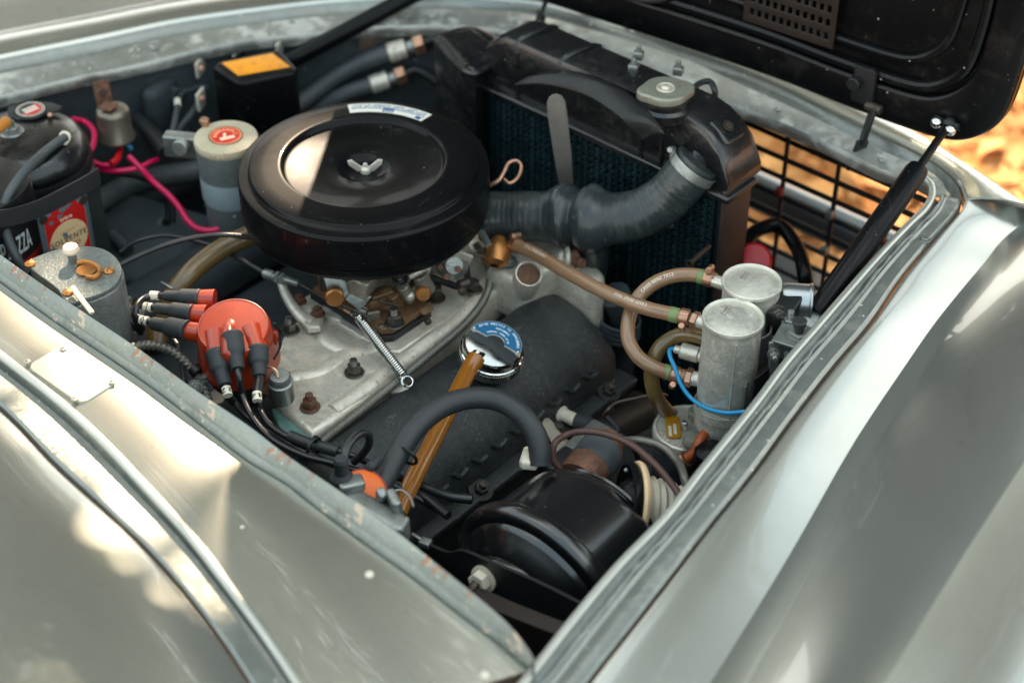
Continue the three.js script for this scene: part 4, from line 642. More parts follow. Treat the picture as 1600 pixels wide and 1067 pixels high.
  for (let i = 0; i < 4; i++) part(h, 'pulley_groove', turned([[0.028, 0], [0.031, 0.001], [0.031, 0.004], [0.028, 0.005]], V([.2044,-.2,.2799]).add(new THREE.Vector3(0, -0.008 * i, 0)), [0.1, 1, 0.1], 32), M.tub);
}

// ------------------------------------------------------------------ carburettor
{
  const t = thing('carburettor', 'brown stained carburettor bolted down beneath the air cleaner', 'carburettor', [-0.03, -0.145, 0.06]);
  const Lx = [-.0982,-.125,.1298], Rx = [-.0051,-.125,.1463], zN = Lx[2], xa = Lx[0], xb = Rx[0], y0 = -0.1445;
  part(t, 'insulator', slab([[xa + 0.003, -0.02], [xb - 0.002, -0.02], [xb + 0.001, zN - 0.012], [xb - 0.01, zN + 0.001], [xa + 0.012, zN + 0.001], [xa - 0.001, zN - 0.01]], y0, y0 + 0.0105, 0.0015), M.black);
  part(t, 'base_flange', [slab([[xa + 0.004, -0.015], [xb - 0.006, -0.015], [xb - 0.003, zN - 0.012], [xb - 0.012, zN - 0.002], [xa + 0.014, zN - 0.002], [xa + 0.002, zN - 0.012]], y0 + 0.0107, y0 + 0.0215, 0.002)], M.rustAlu);
  part(t, 'lower_body', [slab([[xa + 0.01, -0.01], [xb - 0.012, -0.01], [xb - 0.014, zN - 0.042], [xb - 0.04, zN - 0.02], [xa + 0.05, zN - 0.024], [xa + 0.012, zN - 0.04]], y0 + 0.0218, y0 + 0.045, 0.003), slab([[xa + 0.006, -0.01], [xb - 0.02, -0.01], [xb - 0.012, zN - 0.045], [xb - 0.036, zN - 0.027], [xa + 0.042, zN - 0.03], [xa + 0.004, zN - 0.05]], y0 + 0.0455, y0 + 0.052, 0.0015)], M.rustAlu);
  part(t, 'upper_body', [slab([[xa + 0.012, -0.01], [xb - 0.025, -0.01], [xb - 0.02, zN - 0.055], [xb - 0.042, zN - 0.04], [xa + 0.046, zN - 0.042], [xa + 0.01, zN - 0.06]], y0 + 0.0523, -0.05, 0.004)], M.carb);
  part(t, 'float_bowl', [turned([[0, 0], [0.022, 0], [0.0245, 0.004], [0.0245, 0.03], [0.02, 0.034], [0, 0.034]], [xa + 0.068, y0 + 0.05, zN - 0.052], [0, 1, 0.12], 32), box([xa + 0.016, -0.068, zN - 0.05], [0.05, 0.03, 0.03], [0.2, 0.3, 0], 0.006)], M.carb, { crease: 0.8 });
  part(t, 'ledge', [box([xa + 0.058, y0 + 0.049, zN - 0.026], [0.055, 0.006, 0.014], [0.15, 0.05, 0], 0.002), box([xa + 0.03, y0 + 0.052, zN - 0.036], [0.03, 0.006, 0.012], [0.1, -0.45, 0.12], 0.002)], M.rustAlu);
  part(t, 'pump_body', [rod([-.0209,-.075,.1177], [-.013,-.105,.124], 0.012), rod([-.0494,-.08,.1136], [-.0355,-.112,.1123], 0.008), box([-.0445,-.07,.114], [0.03, 0.014, 0.014], [0, 0.4, 0], 0.004)], M.carb);
  part(t, 'brass_plug', [turned([[0, 0], [0.0085, 0], [0.0105, 0.002], [0.0105, 0.008], [0.0085, 0.0105], [0, 0.0108]], [-.025,-.098,.1264], [-0.62, 0.3, 0.72], 22)], M.brass);
  part(t, 'ring_seal', [ring([-.0553,-.062,.1157], [-0.3, 0.9, 0.3], 0.008, 0.0022), ring([-.0582,-.062,.1209], [-0.3, 0.9, 0.3], 0.0085, 0.002)], M.black);
  part(t, 'fuel_pipe', [rod([-.0391,-.07,.1158], [-.0146,-.065,.1238], 0.005), turned([[0, 0], [0.007, 0], [0.0074, 0.003], [0.0048, 0.006], [0, 0.006]], [-.0162,-.065,.1242], [0.9, 0.2, 0.2], 16)], M.alu);
  part(t, 'nozzle', [new THREE.SphereGeometry(0.0072, 18, 14).translate(...[-.0404,-.1,.1178]), rod([-.0463,-.09,.1099], [-.0395,-.102,.1169], 0.005)], M.alu);
  part(t, 'bolt', bolt([[-.0755,-.123,.1227][0], y0 + 0.0212, [-.0755,-.123,.1227][2]], [0, 1, 0], 0.0102, { h: 0.0135, stud: 0.01 }), M.steel);
  part(t, 'bolt', bolt([[-.0012,-.123,.1251][0], y0 + 0.0212, [-.0012,-.123,.1251][2]], [0, 1, 0], 0.0108, { h: 0.018, stud: 0.004 }), M.dirtySteel);
  part(t, 'screw', turned([[0, 0], [0.0045, 0], [0.0048, 0.001], [0.0048, 0.006], [0.003, 0.0085], [0, 0.0085]], [-.034,-.132,.1419], [-0.5, 0.1, 0.85], 18), M.dirtySteel);
  part(t, 'screw', turned([[0, -0.008], [0.0048, -0.008], [0.005, 0], [0.0058, 0.001], [0.0058, 0.007], [0.004, 0.009], [0, 0.009]], [-.0887,-.128,.1106], [-0.4, 0.25, 0.85], 18), M.steel);
  part(t, 'index_plate', [tube([[-.0688,-.1215,.135], [-.0363,-.1215,.1305], [-.0137,-.1215,.1287]], 0.0012, { rad: 6 }), plate(roundRect(0.02, 0.011, 0.0045), [-.0286,-.121,.136], [1, 0, 0.05], [0, 0.4, -1], 0.0016, 0.0004)], M.rustAlu);
  // choke gears: toothed sectors facing the camera side
  function gear(at, R, n, a0, a1, th, dir, m) {
    const pts = []; for (let i = 0; i <= n; i++) { const a = a0 + (a1 - a0) * i / n; for (const [k, r] of [[0, R * 0.88], [0.3, R], [0.6, R], [0.9, R * 0.88]]) { const b = a + (a1 - a0) / n * k; pts.push([Math.cos(b) * r, Math.sin(b) * r]); } }
    pts.push([Math.cos(a1 + 0.5) * R * 0.4, Math.sin(a1 + 0.5) * R * 0.4], [0, -R * 0.3], [Math.cos(a0 - 0.5) * R * 0.4, Math.sin(a0 - 0.5) * R * 0.4]);
    const d = V(dir).normalize(), U = new THREE.Vector3(0, 1, 0).cross(d).normalize(), W = d.clone().cross(U);
    return plate(pts, at, U, W, th, 0.0005);
  }
  part(t, 'choke_gear', gear([-.1156,-.085,.0503], 0.024, 15, -0.5, 1.9, 0.005, [-0.62, 0.4, 0.68]), M.zinc);
  part(t, 'choke_gear', gear([-.0989,-.1,.0811], 0.0205, 11, 0.5, 2.5, 0.005, [-0.62, 0.4, 0.68]), M.zinc);
  part(t, 'roller', [turned([[0, -0.006], [0.0115, -0.006], [0.0125, -0.003], [0.0125, 0.006], [0.01, 0.008], [0, 0.008]], [-.1239,-.08,.0632], [-0.62, 0.2, 0.75], 24)], M.brass);
  part(t, 'link_rod', [rod([-.1134,-.07,.0325], [-.1141,-.09,.0337], 0.006), turned([[0, 0], [0.007, 0], [0.007, 0.004], [0, 0.006]], [-.1136,-.068,.0341], [0, 1, 0], 14)], M.dirtySteel);
  part(t, 'lever', [plate(roundRect(0.018, 0.034, 0.004), [-.0881,-.122,.0961], [0.85, 0, 0.5], [-0.25, 0.95, 0.2], 0.004, 0.001), box([-.0933,-.07,.0718], [0.014, 0.03, 0.02], [0.3, 0.5, 0.2], 0.004)], M.carb);
  part(t, 'fulcrum', [turned([[0, 0], [0.0085, 0], [0.0095, 0.002], [0.0095, 0.008], [0.005, 0.01], [0, 0.01]], [-.0977,-.115,.0823], [-0.62, 0.3, 0.72], 20), ring([-.1005,-.11,.0867], [-0.62, 0.3, 0.72], 0.0085, 0.0016)], M.steel);
  part(t, 'fuel_line', tube([[.0176,-.07,.122],[.044,-.075,.1262],[.0694,-.085,.1341],[.0855,-.095,.1404]], 0.0026, { rad: 8 }), M.steel);
  part(t, 'link_rod', [rod([-.095,-.115,.1058], [-.1229,-.09,.0612], 0.0018), rod([-.0617,-.105,.1172], [-.0851,-.09,.1036], 0.0022)], M.dirtySteel);
  // vacuum capsule on the front face, with its rod and dark spring
  part(t, 'capsule_plate', [plate([[-0.028, -0.03], [-0.012, -0.036], [0.022, -0.012], [0.03, 0.02], [0.012, 0.036], [-0.022, 0.03]], [.0302,-.085,.1249], [0.75, 0, 0.66], [-0.25, 0.93, 0.28], 0.005, 0.001)], M.alu);
  part(t, 'capsule', [turned([[0, 0], [0.0215, 0], [0.0225, 0.003], [0.0205, 0.009], [0.013, 0.014], [0.0115, 0.02], [0, 0.021]], [.0301,-.08,.1286], [-0.5, 0.42, 0.68], 32)], M.zinc, { crease: 0.8 });
  for (const p of [[.0074,-.074,.1281],[-.0024,-.074,.149],[.0196,-.074,.1503]]) part(t, 'screw', turned([[0, 0], [0.0042, 0], [0.004, 0.003], [0, 0.0035]], p, [-0.5, 0.42, 0.68], 12), M.rust);
  part(t, 'dark_spring', [spring([-.013,-.08,.1251], [.0298,-.115,.1373], 0.0038, 0.0011, 14), rod([-.013,-.08,.1251], [.0298,-.115,.1373], 0.0024)], M.black);
  part(t, 'spring_lever', [plate([[-0.006, 0], [0.006, 0], [0.002, 0.036], [-0.001, 0.036]], [.0502,-.118,.1371], [0.75, 0, 0.66], [0, 1, 0], 0.002, 0.0004), rod([.0358,-.118,.1339], [.0509,-.118,.14], 0.0075), turned([[0, 0], [0.006, 0], [0.006, 0.006], [0, 0.007]], [.0304,-.118,.1449], [-0.5, 0.3, 0.7], 12)], M.dirtySteel);
}

// ------------------------------------------------------------------ valve covers
function valveCover(name, label, x0, x1, s, m) {
  const t = thing(name, label, 'valve cover', [(x0 + x1) / 2, -0.27, 0.25 * s]);
  const sec = [[0.176, -0.205], [0.178, -0.178], [0.186, -0.166], [0.2, -0.16], [0.225, -0.1595], [0.25, -0.166], [0.278, -0.184], [0.3, -0.208], [0.311, -0.232], [0.314, -0.262]];
  const fl = [[0.314, -0.255], [0.333, -0.257], [0.336, -0.262], [0.336, -0.27], [0.332, -0.274], [0.29, -0.274]];
  const pos = [], idx = [], n = 26, k = sec.length, cz = 0.245, cy = -0.24;
  for (let i = 0; i <= n; i++) {
    const f = i / n, x = x0 + (x1 - x0) * f, e = Math.min(1, Math.min(f, 1 - f) / 0.09), q = 1 - 0.3 * Math.pow(1 - e, 2.2) - (f === 0 || f === 1 ? 0.06 : 0);
    for (const [z, y] of sec) pos.push(x, cy + (y - cy) * (y > cy ? q : 1), s * (cz + (z - cz) * (0.5 + 0.5 * q)));
  }
  for (let i = 0; i < n; i++) for (let j = 0; j < k - 1; j++) { const a = i * k + j; s > 0 ? idx.push(a, a + k, a + 1, a + 1, a + k, a + k + 1) : idx.push(a, a + 1, a + k, a + 1, a + k + 1, a + k); }
  for (const i of [0, n]) for (let j = 1; j < k - 1; j++) { const a = i * k; (i ? s > 0 : s < 0) ? idx.push(a, a + j + 1, a + j) : idx.push(a, a + j, a + j + 1); }
  const g = new THREE.BufferGeometry(); g.setAttribute('position', new THREE.Float32BufferAttribute(pos, 3)); g.setIndex(idx); g.computeVertexNormals();
  part(t, 'shell', g, m, { crease: 0.8 });
  part(t, 'flange', [box([(x0 + x1) / 2, -0.266, s * 0.318], [x1 - x0 + 0.014, 0.014, 0.036], [0, 0, 0], 0.004)], m);
  return t;
}
{
  const t = valveCover('valve_cover', 'black crackle finish valve cover below the chrome oil cap', -0.31, 0.175, 1, M.crackle);
  for (const x of [-0.13, 0.02, 0.13]) { part(t, 'stud', bolt([x, -0.2595, 0.324], [0, 0.9, 0.35], 0.0095, { h: 0.008, stud: 0.009 }), M.dirtySteel); part(t, 'washer', turned([[0.008, 0], [0.0165, 0], [0.0175, 0.0015], [0.0165, 0.003], [0.008, 0.003]], [x, -0.2595, 0.324], [0, 0.9, 0.35], 26), M.black); }
  for (let i = 0; i < 9; i++) part(t, 'cast_rib', tube([[-0.2 + i * 0.037, -0.217, 0.3065], [-0.19 + i * 0.037, -0.226, 0.311], [-0.176 + i * 0.037, -0.226 + (i % 2) * 0.004, 0.311]], 0.0034, { rad: 8, seg: 10 }), M.crackle);
  valveCover('far_valve_cover', 'dark valve cover beyond the distributor in shadow', -0.31, 0.16, -1, M.tub);
  const b = thing('engine_block', 'dark engine block below the manifold and valve covers', 'engine block', [-0.05, -0.5, 0.05]);
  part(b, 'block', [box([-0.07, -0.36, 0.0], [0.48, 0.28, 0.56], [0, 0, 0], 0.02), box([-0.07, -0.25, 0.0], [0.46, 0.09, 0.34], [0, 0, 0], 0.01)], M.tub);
  part(b, 'side_cover', [box([-0.06, -0.31, 0.315], [0.4, 0.08, 0.05], [-0.35, 0, 0], 0.012)], M.black);
  part(b, 'manifold_stud', [...bolt([.1424,-.28,.2962], [0.35, 0.55, 0.75], 0.0165, { h: 0.02, stud: 0.008 }), turned([[0.01, -0.006], [0.03, -0.006], [0.031, -0.003], [0.03, 0], [0.01, 0]], [.1381,-.28,.2975], [0.35, 0.55, 0.75], 28)], M.steel);
  part(b, 'manifold_stud', [...bolt([.0649,-.3,.304], [0.4, 0.4, 0.8], 0.015, { h: 0.016, stud: 0.005 })], M.rust);
  part(b, 'cast_web', [box([.1297,-.32,.2744], [0.09, 0.08, 0.05], [0.3, 0.2, 0.5], 0.014)], M.tub);
  part(b, 'shield', [ribbon([[-.0051,-.23,.3195],[-.0228,-.23,.3525],[-.0407,-.23,.3874]], [[.0482,-.27,.2923],[.0269,-.27,.3422],[.0132,-.27,.3759]], [[0, 0], [0.5, 0.01], [1, 0]], 20), box([.0219,-.25,.379], [0.08, 0.012, 0.03], [0, -0.3, 0.1], 0.003)], M.alu);
  part(b, 'foot', [box([-.1226,-.16,.4016], [0.03, 0.014, 0.022], [0, 0.5, 0], 0.004)], M.white);
  part(b, 'exhaust_shadow_pipe', [rod([.0427,-.3,.3297], [.2053,-.34,.3249], 0.03)], M.dirtySteel);
}
// chrome oil filler cap with a blue plate
{
  const c = V([-.0263,-.135,.2496]), d = new THREE.Vector3(-0.02, 0.96, 0.26).normalize(), R = 0.0425;
  const t = thing('oil_filler_cap', 'chrome oil filler cap with a blue crescent plate', 'oil cap', c);
  const prof = [[0.02, -0.014], [R * 0.96, -0.012], [R, -0.01]]; prof.push([R, 0.004], [R * 0.985, 0.0065], [R * 0.945, 0.0075], [R * 0.93, 0.012], [R * 0.915, 0.0155], [R * 0.86, 0.019], [R * 0.6, 0.0205], [0, 0.021]);
  part(t, 'shell', turned(prof, c, d, 72), M.chrome, { crease: 0.5 });
  const kn = []; for (let i = 0; i < 90; i++) { const a = i / 90 * Math.PI * 2; const g = new THREE.BoxGeometry(0.0012, 0.012, 0.0012); g.rotateY(a); g.translate(Math.cos(a) * R, -0.003, Math.sin(a) * R); kn.push(aim(g, c, d)); }
  part(t, 'knurl', kn, M.chrome, { crease: false });
  part(t, 'collar', turned([[0.03, -0.03], [0.031, -0.012], [0, -0.012]], c, d, 30), M.black);
  // crescent plate; u axis runs along the chord, from the upper left end to the right end
  const q = new THREE.Quaternion().setFromUnitVectors(new THREE.Vector3(0, 1, 0), d);
  const e0 = V([-.0199,-.113,.2102]), e1 = V([-.0041,-.113,.2777]), U = e1.clone().sub(e0).normalize(); U.addScaledVector(d, -U.dot(d)).normalize(); const W = d.clone().cross(U).normalize();
  const ro = R * 0.87, sh = [], th0 = 0.12, th1 = Math.PI - 0.12;
  for (let i = 0; i <= 28; i++) { const a = th0 + (th1 - th0) * i / 28; sh.push([Math.cos(a) * ro, Math.sin(a) * ro]); }
  sh.push([-0.02, 0.0045]); for (let i = 0; i <= 12; i++) { const a = Math.PI - 0.25 - (Math.PI - 0.5) * i / 12; sh.push([Math.cos(a) * 0.0135, 0.001 + Math.sin(a) * 0.0135]); } sh.push([0.02, 0.0045]);
  const mkPlate = (k, t0, y) => { const s2 = new THREE.Shape(); sh.forEach((p, i) => { const x = p[0] * k, yy = 0.016 + (p[1] - 0.016) * k; i ? s2.lineTo(x, yy) : s2.moveTo(x, yy); }); const g = new THREE.ExtrudeGeometry(s2, { depth: t0, bevelEnabled: false, curveSegments: 4 }); g.applyMatrix4(new THREE.Matrix4().makeBasis(U, W, d)); const p = c.clone().addScaledVector(d, y); g.translate(p.x, p.y, p.z); return g; };
  part(t, 'plate', mkPlate(1, 0.0022, 0.0195), flat('#b5b5ae', 0.3, 0.8));
  // print, mapped over the plate's own width and height
  const s3 = new THREE.Shape(); sh.forEach((p, i) => { const x = p[0] * 0.955, yy = 0.0165 + (p[1] - 0.0165) * 0.93; i ? s3.lineTo(x, yy) : s3.moveTo(x, yy); });
  const g3 = new THREE.ShapeGeometry(s3); const P3 = g3.attributes.position, uv3 = g3.attributes.uv; for (let i = 0; i < P3.count; i++) uv3.setXY(i, (P3.getX(i) + 0.04) / 0.08, P3.getY(i) / 0.04);
  g3.applyMatrix4(new THREE.Matrix4().makeBasis(U, W, d)); { const p = c.clone().addScaledVector(d, 0.0222); g3.translate(p.x, p.y, p.z); } g3.userData.uv = true;
  part(t, 'print', g3, print(1024, 512, (x, w, h) => {
    x.fillStyle = '#0f5c86'; x.fillRect(0, 0, w, h); x.fillStyle = '#dfe6e2'; x.textAlign = 'center'; x.textBaseline = 'middle';
    const arc = (s, r, a0, a1, px) => { x.font = 'bold ' + px + 'px sans-serif'; [...s].forEach((ch, i) => { const a = a0 + (a1 - a0) * (i + 0.5) / s.length; x.save(); x.translate(512 + Math.cos(a) * r, 512 - Math.sin(a) * r); x.rotate(-Math.PI / 2 - a); x.fillText(ch, 0, 0); x.restore(); }); };
    arc('CAMBIARE IL FILTRO OLIO', 405, 0.35, 2.75, 62); arc('CAMBIARE', 318, 1.15, 2.0, 52); arc('OLIO OGNI TRONCO', 238, 0.55, 2.6, 46);
  }), { crease: false, label: 'blue print with white lettering' });
  for (const k of [-1, 1]) part(t, 'rivet', new THREE.SphereGeometry(0.0022, 12, 8).translate(...c.clone().addScaledVector(U, k * 0.033).addScaledVector(W, 0.006).addScaledVector(d, 0.0215).toArray()), M.chrome);
  part(t, 'spout', [rod([-.0519,-.118,.252], [-.0727,-.124,.2565], 0.0085), turned([[0.0086, 0], [0.0105, 0.001], [0.0105, 0.003], [0.0086, 0.004]], [-.056,-.119,.2534], [-0.4, -0.2, 0.6], 20)], M.chrome);
  const a = thing('breather_hose', 'translucent amber breather hose leaving the oil cap', 'hose', [-.0692,-.123,.2545]);
  part(a, 'tube', tube([[-.06,-.12,.2549],[-.0784,-.124,.2596],[-.1377,-.128,.285],[-.2011,-.133,.3124],[-.2622,-.138,.3379],[-.3096,-.145,.3585]], (f) => 0.0112 + 0.0012 * Math.exp(-Math.pow(f / 0.05, 2)), { seg: 70, rad: 32 }), M.amber);
}

// ------------------------------------------------------------------ distributor and ignition leads
const RIGHT = new THREE.Vector3(0.6652, 0, 0.7466), TOCAM = new THREE.Vector3(-0.7466, 0, 0.6652);   // two level directions of the bay, used to lay the leads
{
  const c = V([-.2826,-.045,.0516]), d = new THREE.Vector3(-0.17, 0.97, 0.16).normalize(), t = thing('distributor', 'orange red distributor cap with rubber booted towers', 'distributor', c.clone().addScaledVector(d, -0.1)), R = 0.0455;
  part(t, 'cap', turned([[R * 1.08, -0.064], [R * 1.15, -0.062], [R * 1.13, -0.05], [R * 1.06, -0.036], [R * 1.05, -0.02], [R * 1.02, -0.004], [R * 0.99, 0.0], [R * 0.96, 0.003], [R * 0.93, 0.0036], [R * 0.9, 0.0028], [R * 0.5, 0.0035], [0, 0.004]], c, d, 64), M.red, { crease: 0.5 });
  const at = (r, l, y) => c.clone().addScaledVector(RIGHT, r).addScaledVector(TOCAM, l).addScaledVector(d, y);
  // centre lead outlet: a ridge from the middle of the cap out over its edge
  part(t, 'centre_tower', [tube([at(-0.006, -0.012, -0.004), at(-0.004, 0.008, 0.003), at(-0.001, 0.03, 0.0015), at(0.001, 0.05, -0.008), [-.2984,-.041,.068]], (f) => 0.0085 + 0.003 * f, { seg: 30, rad: 22 })], M.red, { crease: 0.9 });
  const lug = (a, b, r0, r1) => part(t, 'tower', turned([[0, 0], [r0, 0], [r1, V(b).distanceTo(V(a)) - 0.001], [r1 * 0.9, V(b).distanceTo(V(a))], [0, V(b).distanceTo(V(a))]], a, V(b).sub(V(a)), 24), M.red);
  lug([-.2525,-.055,-.02], [-.273,-.055,-.0471], 0.0135, 0.0105); lug([-.2765,-.06,-.0089], [-.2952,-.06,-.0378], 0.0135, 0.0105); lug([-.2993,-.06,.0276], [-.3193,-.062,-.0178], 0.0135, 0.0118);
  lug([-.302,-.05,.0396], [-.323,-.058,.0651], 0.0145, 0.0125); lug([-.2665,-.05,.066], [-.2829,-.058,.0951], 0.0145, 0.0125);
  part(t, 'clip_lug', [box([-.2429,-.07,.0762], [0.008, 0.02, 0.014], [0, 0.4, 0], 0.002)], M.red);
  part(t, 'body', turned([[0, -0.13], [0.03, -0.13], [0.036, -0.1], [0.043, -0.09], [0.046, -0.052], [0, -0.052]], c, d, 40), M.dirtySteel);
  part(t, 'spring_clip', [tube([[-.2348,-.055,.0728],[-.2268,-.075,.0733],[-.2494,-.075,.0958],[-.2664,-.075,.105]], 0.003, { rad: 8, flat: 0.5 })], M.black);
  part(t, 'clip_screw', [...bolt([-.3436,-.11,.0394], [-0.6, 0.5, 0.6], 0.0075, { h: 0.005, stud: 0.003 }), ...bolt([-.3257,-.11,.0354], [0, 1, 0], 0.005, { stud: 0, h: 0.004 })], M.zinc);
}
function sleeve(parent, p, dir, r, txt, w = 0.0105) {
  const m = txt ? print(128, 64, (x, W, H) => { x.fillStyle = '#d5cfbe'; x.fillRect(0, 0, W, H); x.fillStyle = '#17181a'; x.font = 'bold 46px sans-serif'; x.textAlign = 'center'; x.textBaseline = 'middle'; for (const u of [16, 48, 80, 112]) { x.save(); x.translate(u, 32); x.rotate(txt.rot ?? 0); x.fillText(txt.s, 0, 0); x.restore(); } }, { rough: 0.55 }) : M.chip;
  const d = V(dir).normalize(), pts = [V(p).addScaledVector(d, -w / 2), V(p), V(p).addScaledVector(d, w / 2)];
  const g = tube(pts, r, { seg: 4, rad: 24, text: w }); const u = g.attributes.uv; for (let i = 0; i < u.count; i++) u.setXY(i, u.getY(i), u.getX(i));
  part(parent, 'number_sleeve', g, m);
}
function lead(label, A, B, P, o = {}) {
  const t = thing('ignition_lead', label, 'ignition lead', A, 'ignition leads of the distributor'), a = V(A), b = V(B), L = a.distanceTo(b), d = b.clone().sub(a), R = o.R ?? 0.0138;
  part(t, 'boot', turned([[0, 0], [R * 0.96, 0], [R, 0.001], [R * 1.01, 0.003], [R * 0.95, 0.005], [R * 0.93, L * 0.5], [R * 0.84, L * 0.56], [R * 0.68, L * 0.62], [R * 0.62, L * 0.95], [R * 0.55, L], [0, L]], a, d, 28), M.boot);
  part(t, 'wire', tube([b.clone().addScaledVector(d.clone().normalize(), -0.006), ...P], o.r ?? 0.0042, { seg: 70, rad: 14 }), M.cable);
  if (o.txt !== undefined) { const q = V(P[0]); sleeve(t, q, d, (o.r ?? 0.0042) + 0.0017, o.txt, 0.0115); }
  return t;
}
lead('uppermost of three leads looping left from the distributor', [-.2647,-.052,-.0339], [-.2894,-.056,-.0755], [[-.2954,-.059,-.0881],[-.3081,-.059,-.0942],[-.3264,-.059,-.0868],[-.3336,-.07,-.0802],[-.3281,-.09,-.0785]], { txt: null, R: 0.0112 });
lead('middle of three leads left of the distributor, with a marked sleeve', [-.2888,-.056,-.0209], [-.3096,-.061,-.0697], [[-.3125,-.064,-.0808],[-.32,-.064,-.0933],[-.3305,-.068,-.0927],[-.337,-.078,-.0854],[-.3263,-.1,-.0854]], { txt: { s: '7', rot: 1.5 }, R: 0.0112 });
lead('lowest and nearest of three leads looping left from the distributor', [-.3152,-.058,.0002], [-.3302,-.064,-.0513], [[-.3312,-.067,-.0659],[-.3318,-.067,-.0844],[-.3193,-.074,-.1119],[-.3012,-.085,-.1291],[-.2804,-.11,-.1379]], { txt: { s: 'D', rot: 1.4 }, R: 0.0138 });
lead('lead with sleeve marked 2 under the distributor', [-.3193,-.057,.0598], [-.3417,-.074,.0995], [[-.3452,-.078,.1065],[-.3328,-.105,.1022],[-.3368,-.11,.1284],[-.3386,-.108,.177],[-.3413,-.1,.2316],[-.3327,-.1,.2828],[-.2993,-.13,.3055],[-.2788,-.16,.3262]], { txt: { s: '2' } });
lead('long black centre lead from the ridge of the distributor cap', [-.2967,-.04,.0661], [-.3228,-.058,.1039], [[-.3293,-.062,.113],[-.3302,-.085,.1164],[-.3427,-.092,.1436],[-.3533,-.096,.1891],[-.3521,-.092,.2442],[-.3365,-.09,.293],[-.2994,-.12,.3277],[-.2556,-.17,.3779]], {});
lead('lead with sleeve marked 4 beside the small condenser', [-.2803,-.057,.0924], [-.3038,-.072,.1201], [[-.3258,-.08,.139],[-.3242,-.098,.1382],[-.3359,-.098,.1673],[-.3397,-.095,.206],[-.3313,-.09,.2441],[-.3115,-.095,.2882],[-.2695,-.14,.3181],[-.2022,-.2,.3587]], { txt: { s: '4' } });
{
  const b = thing('lead_bundle_sleeve', 'black sleeve and cable tie gathering the ignition leads', 'cable sleeve', [-.3348,-.09,.2368]);
  part(b, 'sleeve', [tube([[-.3404,-.09,.2118],[-.3348,-.09,.2368],[-.3276,-.09,.2566],[-.3214,-.09,.2752]], 0.0072, { rad: 16 }), rod([-.3031,-.073,.1192], [-.3204,-.078,.1343], 0.0058)], M.rubber);
  part(b, 'cable_tie', [ring([-.3359,-.09,.249], V([-.3329,-.09,.2623]).sub(V([-.3383,-.09,.2295])), 0.0125, 0.0022), box([-.3312,-.08,.2472], [0.007, 0.006, 0.006], [0, 0.6, 0], 0.001)], M.tieBlack);
}
{
  const p = V([-.2759,-.095,.1235]), t = thing('condenser', 'small dark metal condenser can with a pale wire on top', 'condenser', p);
  part(t, 'can', turned([[0, -0.034], [0.0145, -0.034], [0.0155, -0.031], [0.0155, -0.006], [0.0162, -0.004], [0.0162, -0.001], [0.0135, 0], [0.0135, 0.008], [0.012, 0.0105], [0.007, 0.011], [0, 0.0105]], p, [-0.1, 1, 0.1], 32), M.zinc);
  part(t, 'wire', tube([[-.2815,-.084,.1275],[-.2793,-.078,.1223],[-.2775,-.08,.1096],[-.277,-.09,.0959]], 0.0016, { rad: 8 }), flat('#c9a582', 0.5));
  part(t, 'bracket', [box([-.2737,-.125,.0971], [0.02, 0.004, 0.02], [0, 0.5, 0.2], 0.001)], M.rust);
}
{
  const t = thing('braided_cable', 'grey braided sheath curving below the distributor', 'cable', [-.3582,-.09,-.0538]);
  part(t, 'sheath', tube([[-.3676,-.09,-.0625],[-.3471,-.09,-.0511],[-.3321,-.09,-.0227],[-.3271,-.1,.0067],[-.3287,-.115,.0306],[-.3452,-.13,.067]], (f, s, a) => 0.0062 + 0.0007 * Math.sin(s * 900 + a * 3), { seg: 160, rad: 16 }), M.conduit);
  part(t, 'band', rod([-.3257,-.102,.0159], [-.3263,-.106,.0269], 0.0085), M.black);
  part(t, 'side_wire', tube([[-.3034,-.1,-.0596],[-.3125,-.1,-.0307],[-.333,-.1,.0038],[-.355,-.1,.0351]], 0.0036, { rad: 10 }), M.cable);
}
{
  const t = thing('spiral_conduit', 'steel spiral conduit laid along the manifold edge', 'conduit', [-.157,-.155,.183]);
  part(t, 'sheath', tube([[-.2777,-.16,.189],[-.2528,-.158,.1883],[-.2067,-.156,.187],[-.1579,-.155,.1839],[-.1059,-.155,.1789],[-.0541,-.153,.1755],[-.0145,-.151,.1731],[.0231,-.149,.1674],[.0589,-.145,.1581],[.0896,-.14,.1419],[.1074,-.13,.1223],[.1136,-.12,.1048],[.1142,-.11,.0923]], (f, s) => 0.0049 + 0.0009 * Math.sin(s * 1350), { seg: 560, rad: 14 }), M.conduit, { crease: 1.2 });
}
{
  const t = thing('return_spring', 'bright coil spring stretched across the manifold', 'spring', [-.1275,-.12,.1558]);
  const A = [-.1081,-.112,.0907], B = [-.1311,-.14,.1929];
  part(t, 'coil', spring(A, B, 0.0062, 0.00125, 31), M.chrome);
  part(t, 'end_hook', [ring([-.1084,-.11,.084], [0.5, 0.8, 0.3], 0.0075, 0.0013), ring([-.1334,-.142,.2019], [-0.2, 0.8, 0.6], 0.0072, 0.0014)], M.chrome);
}
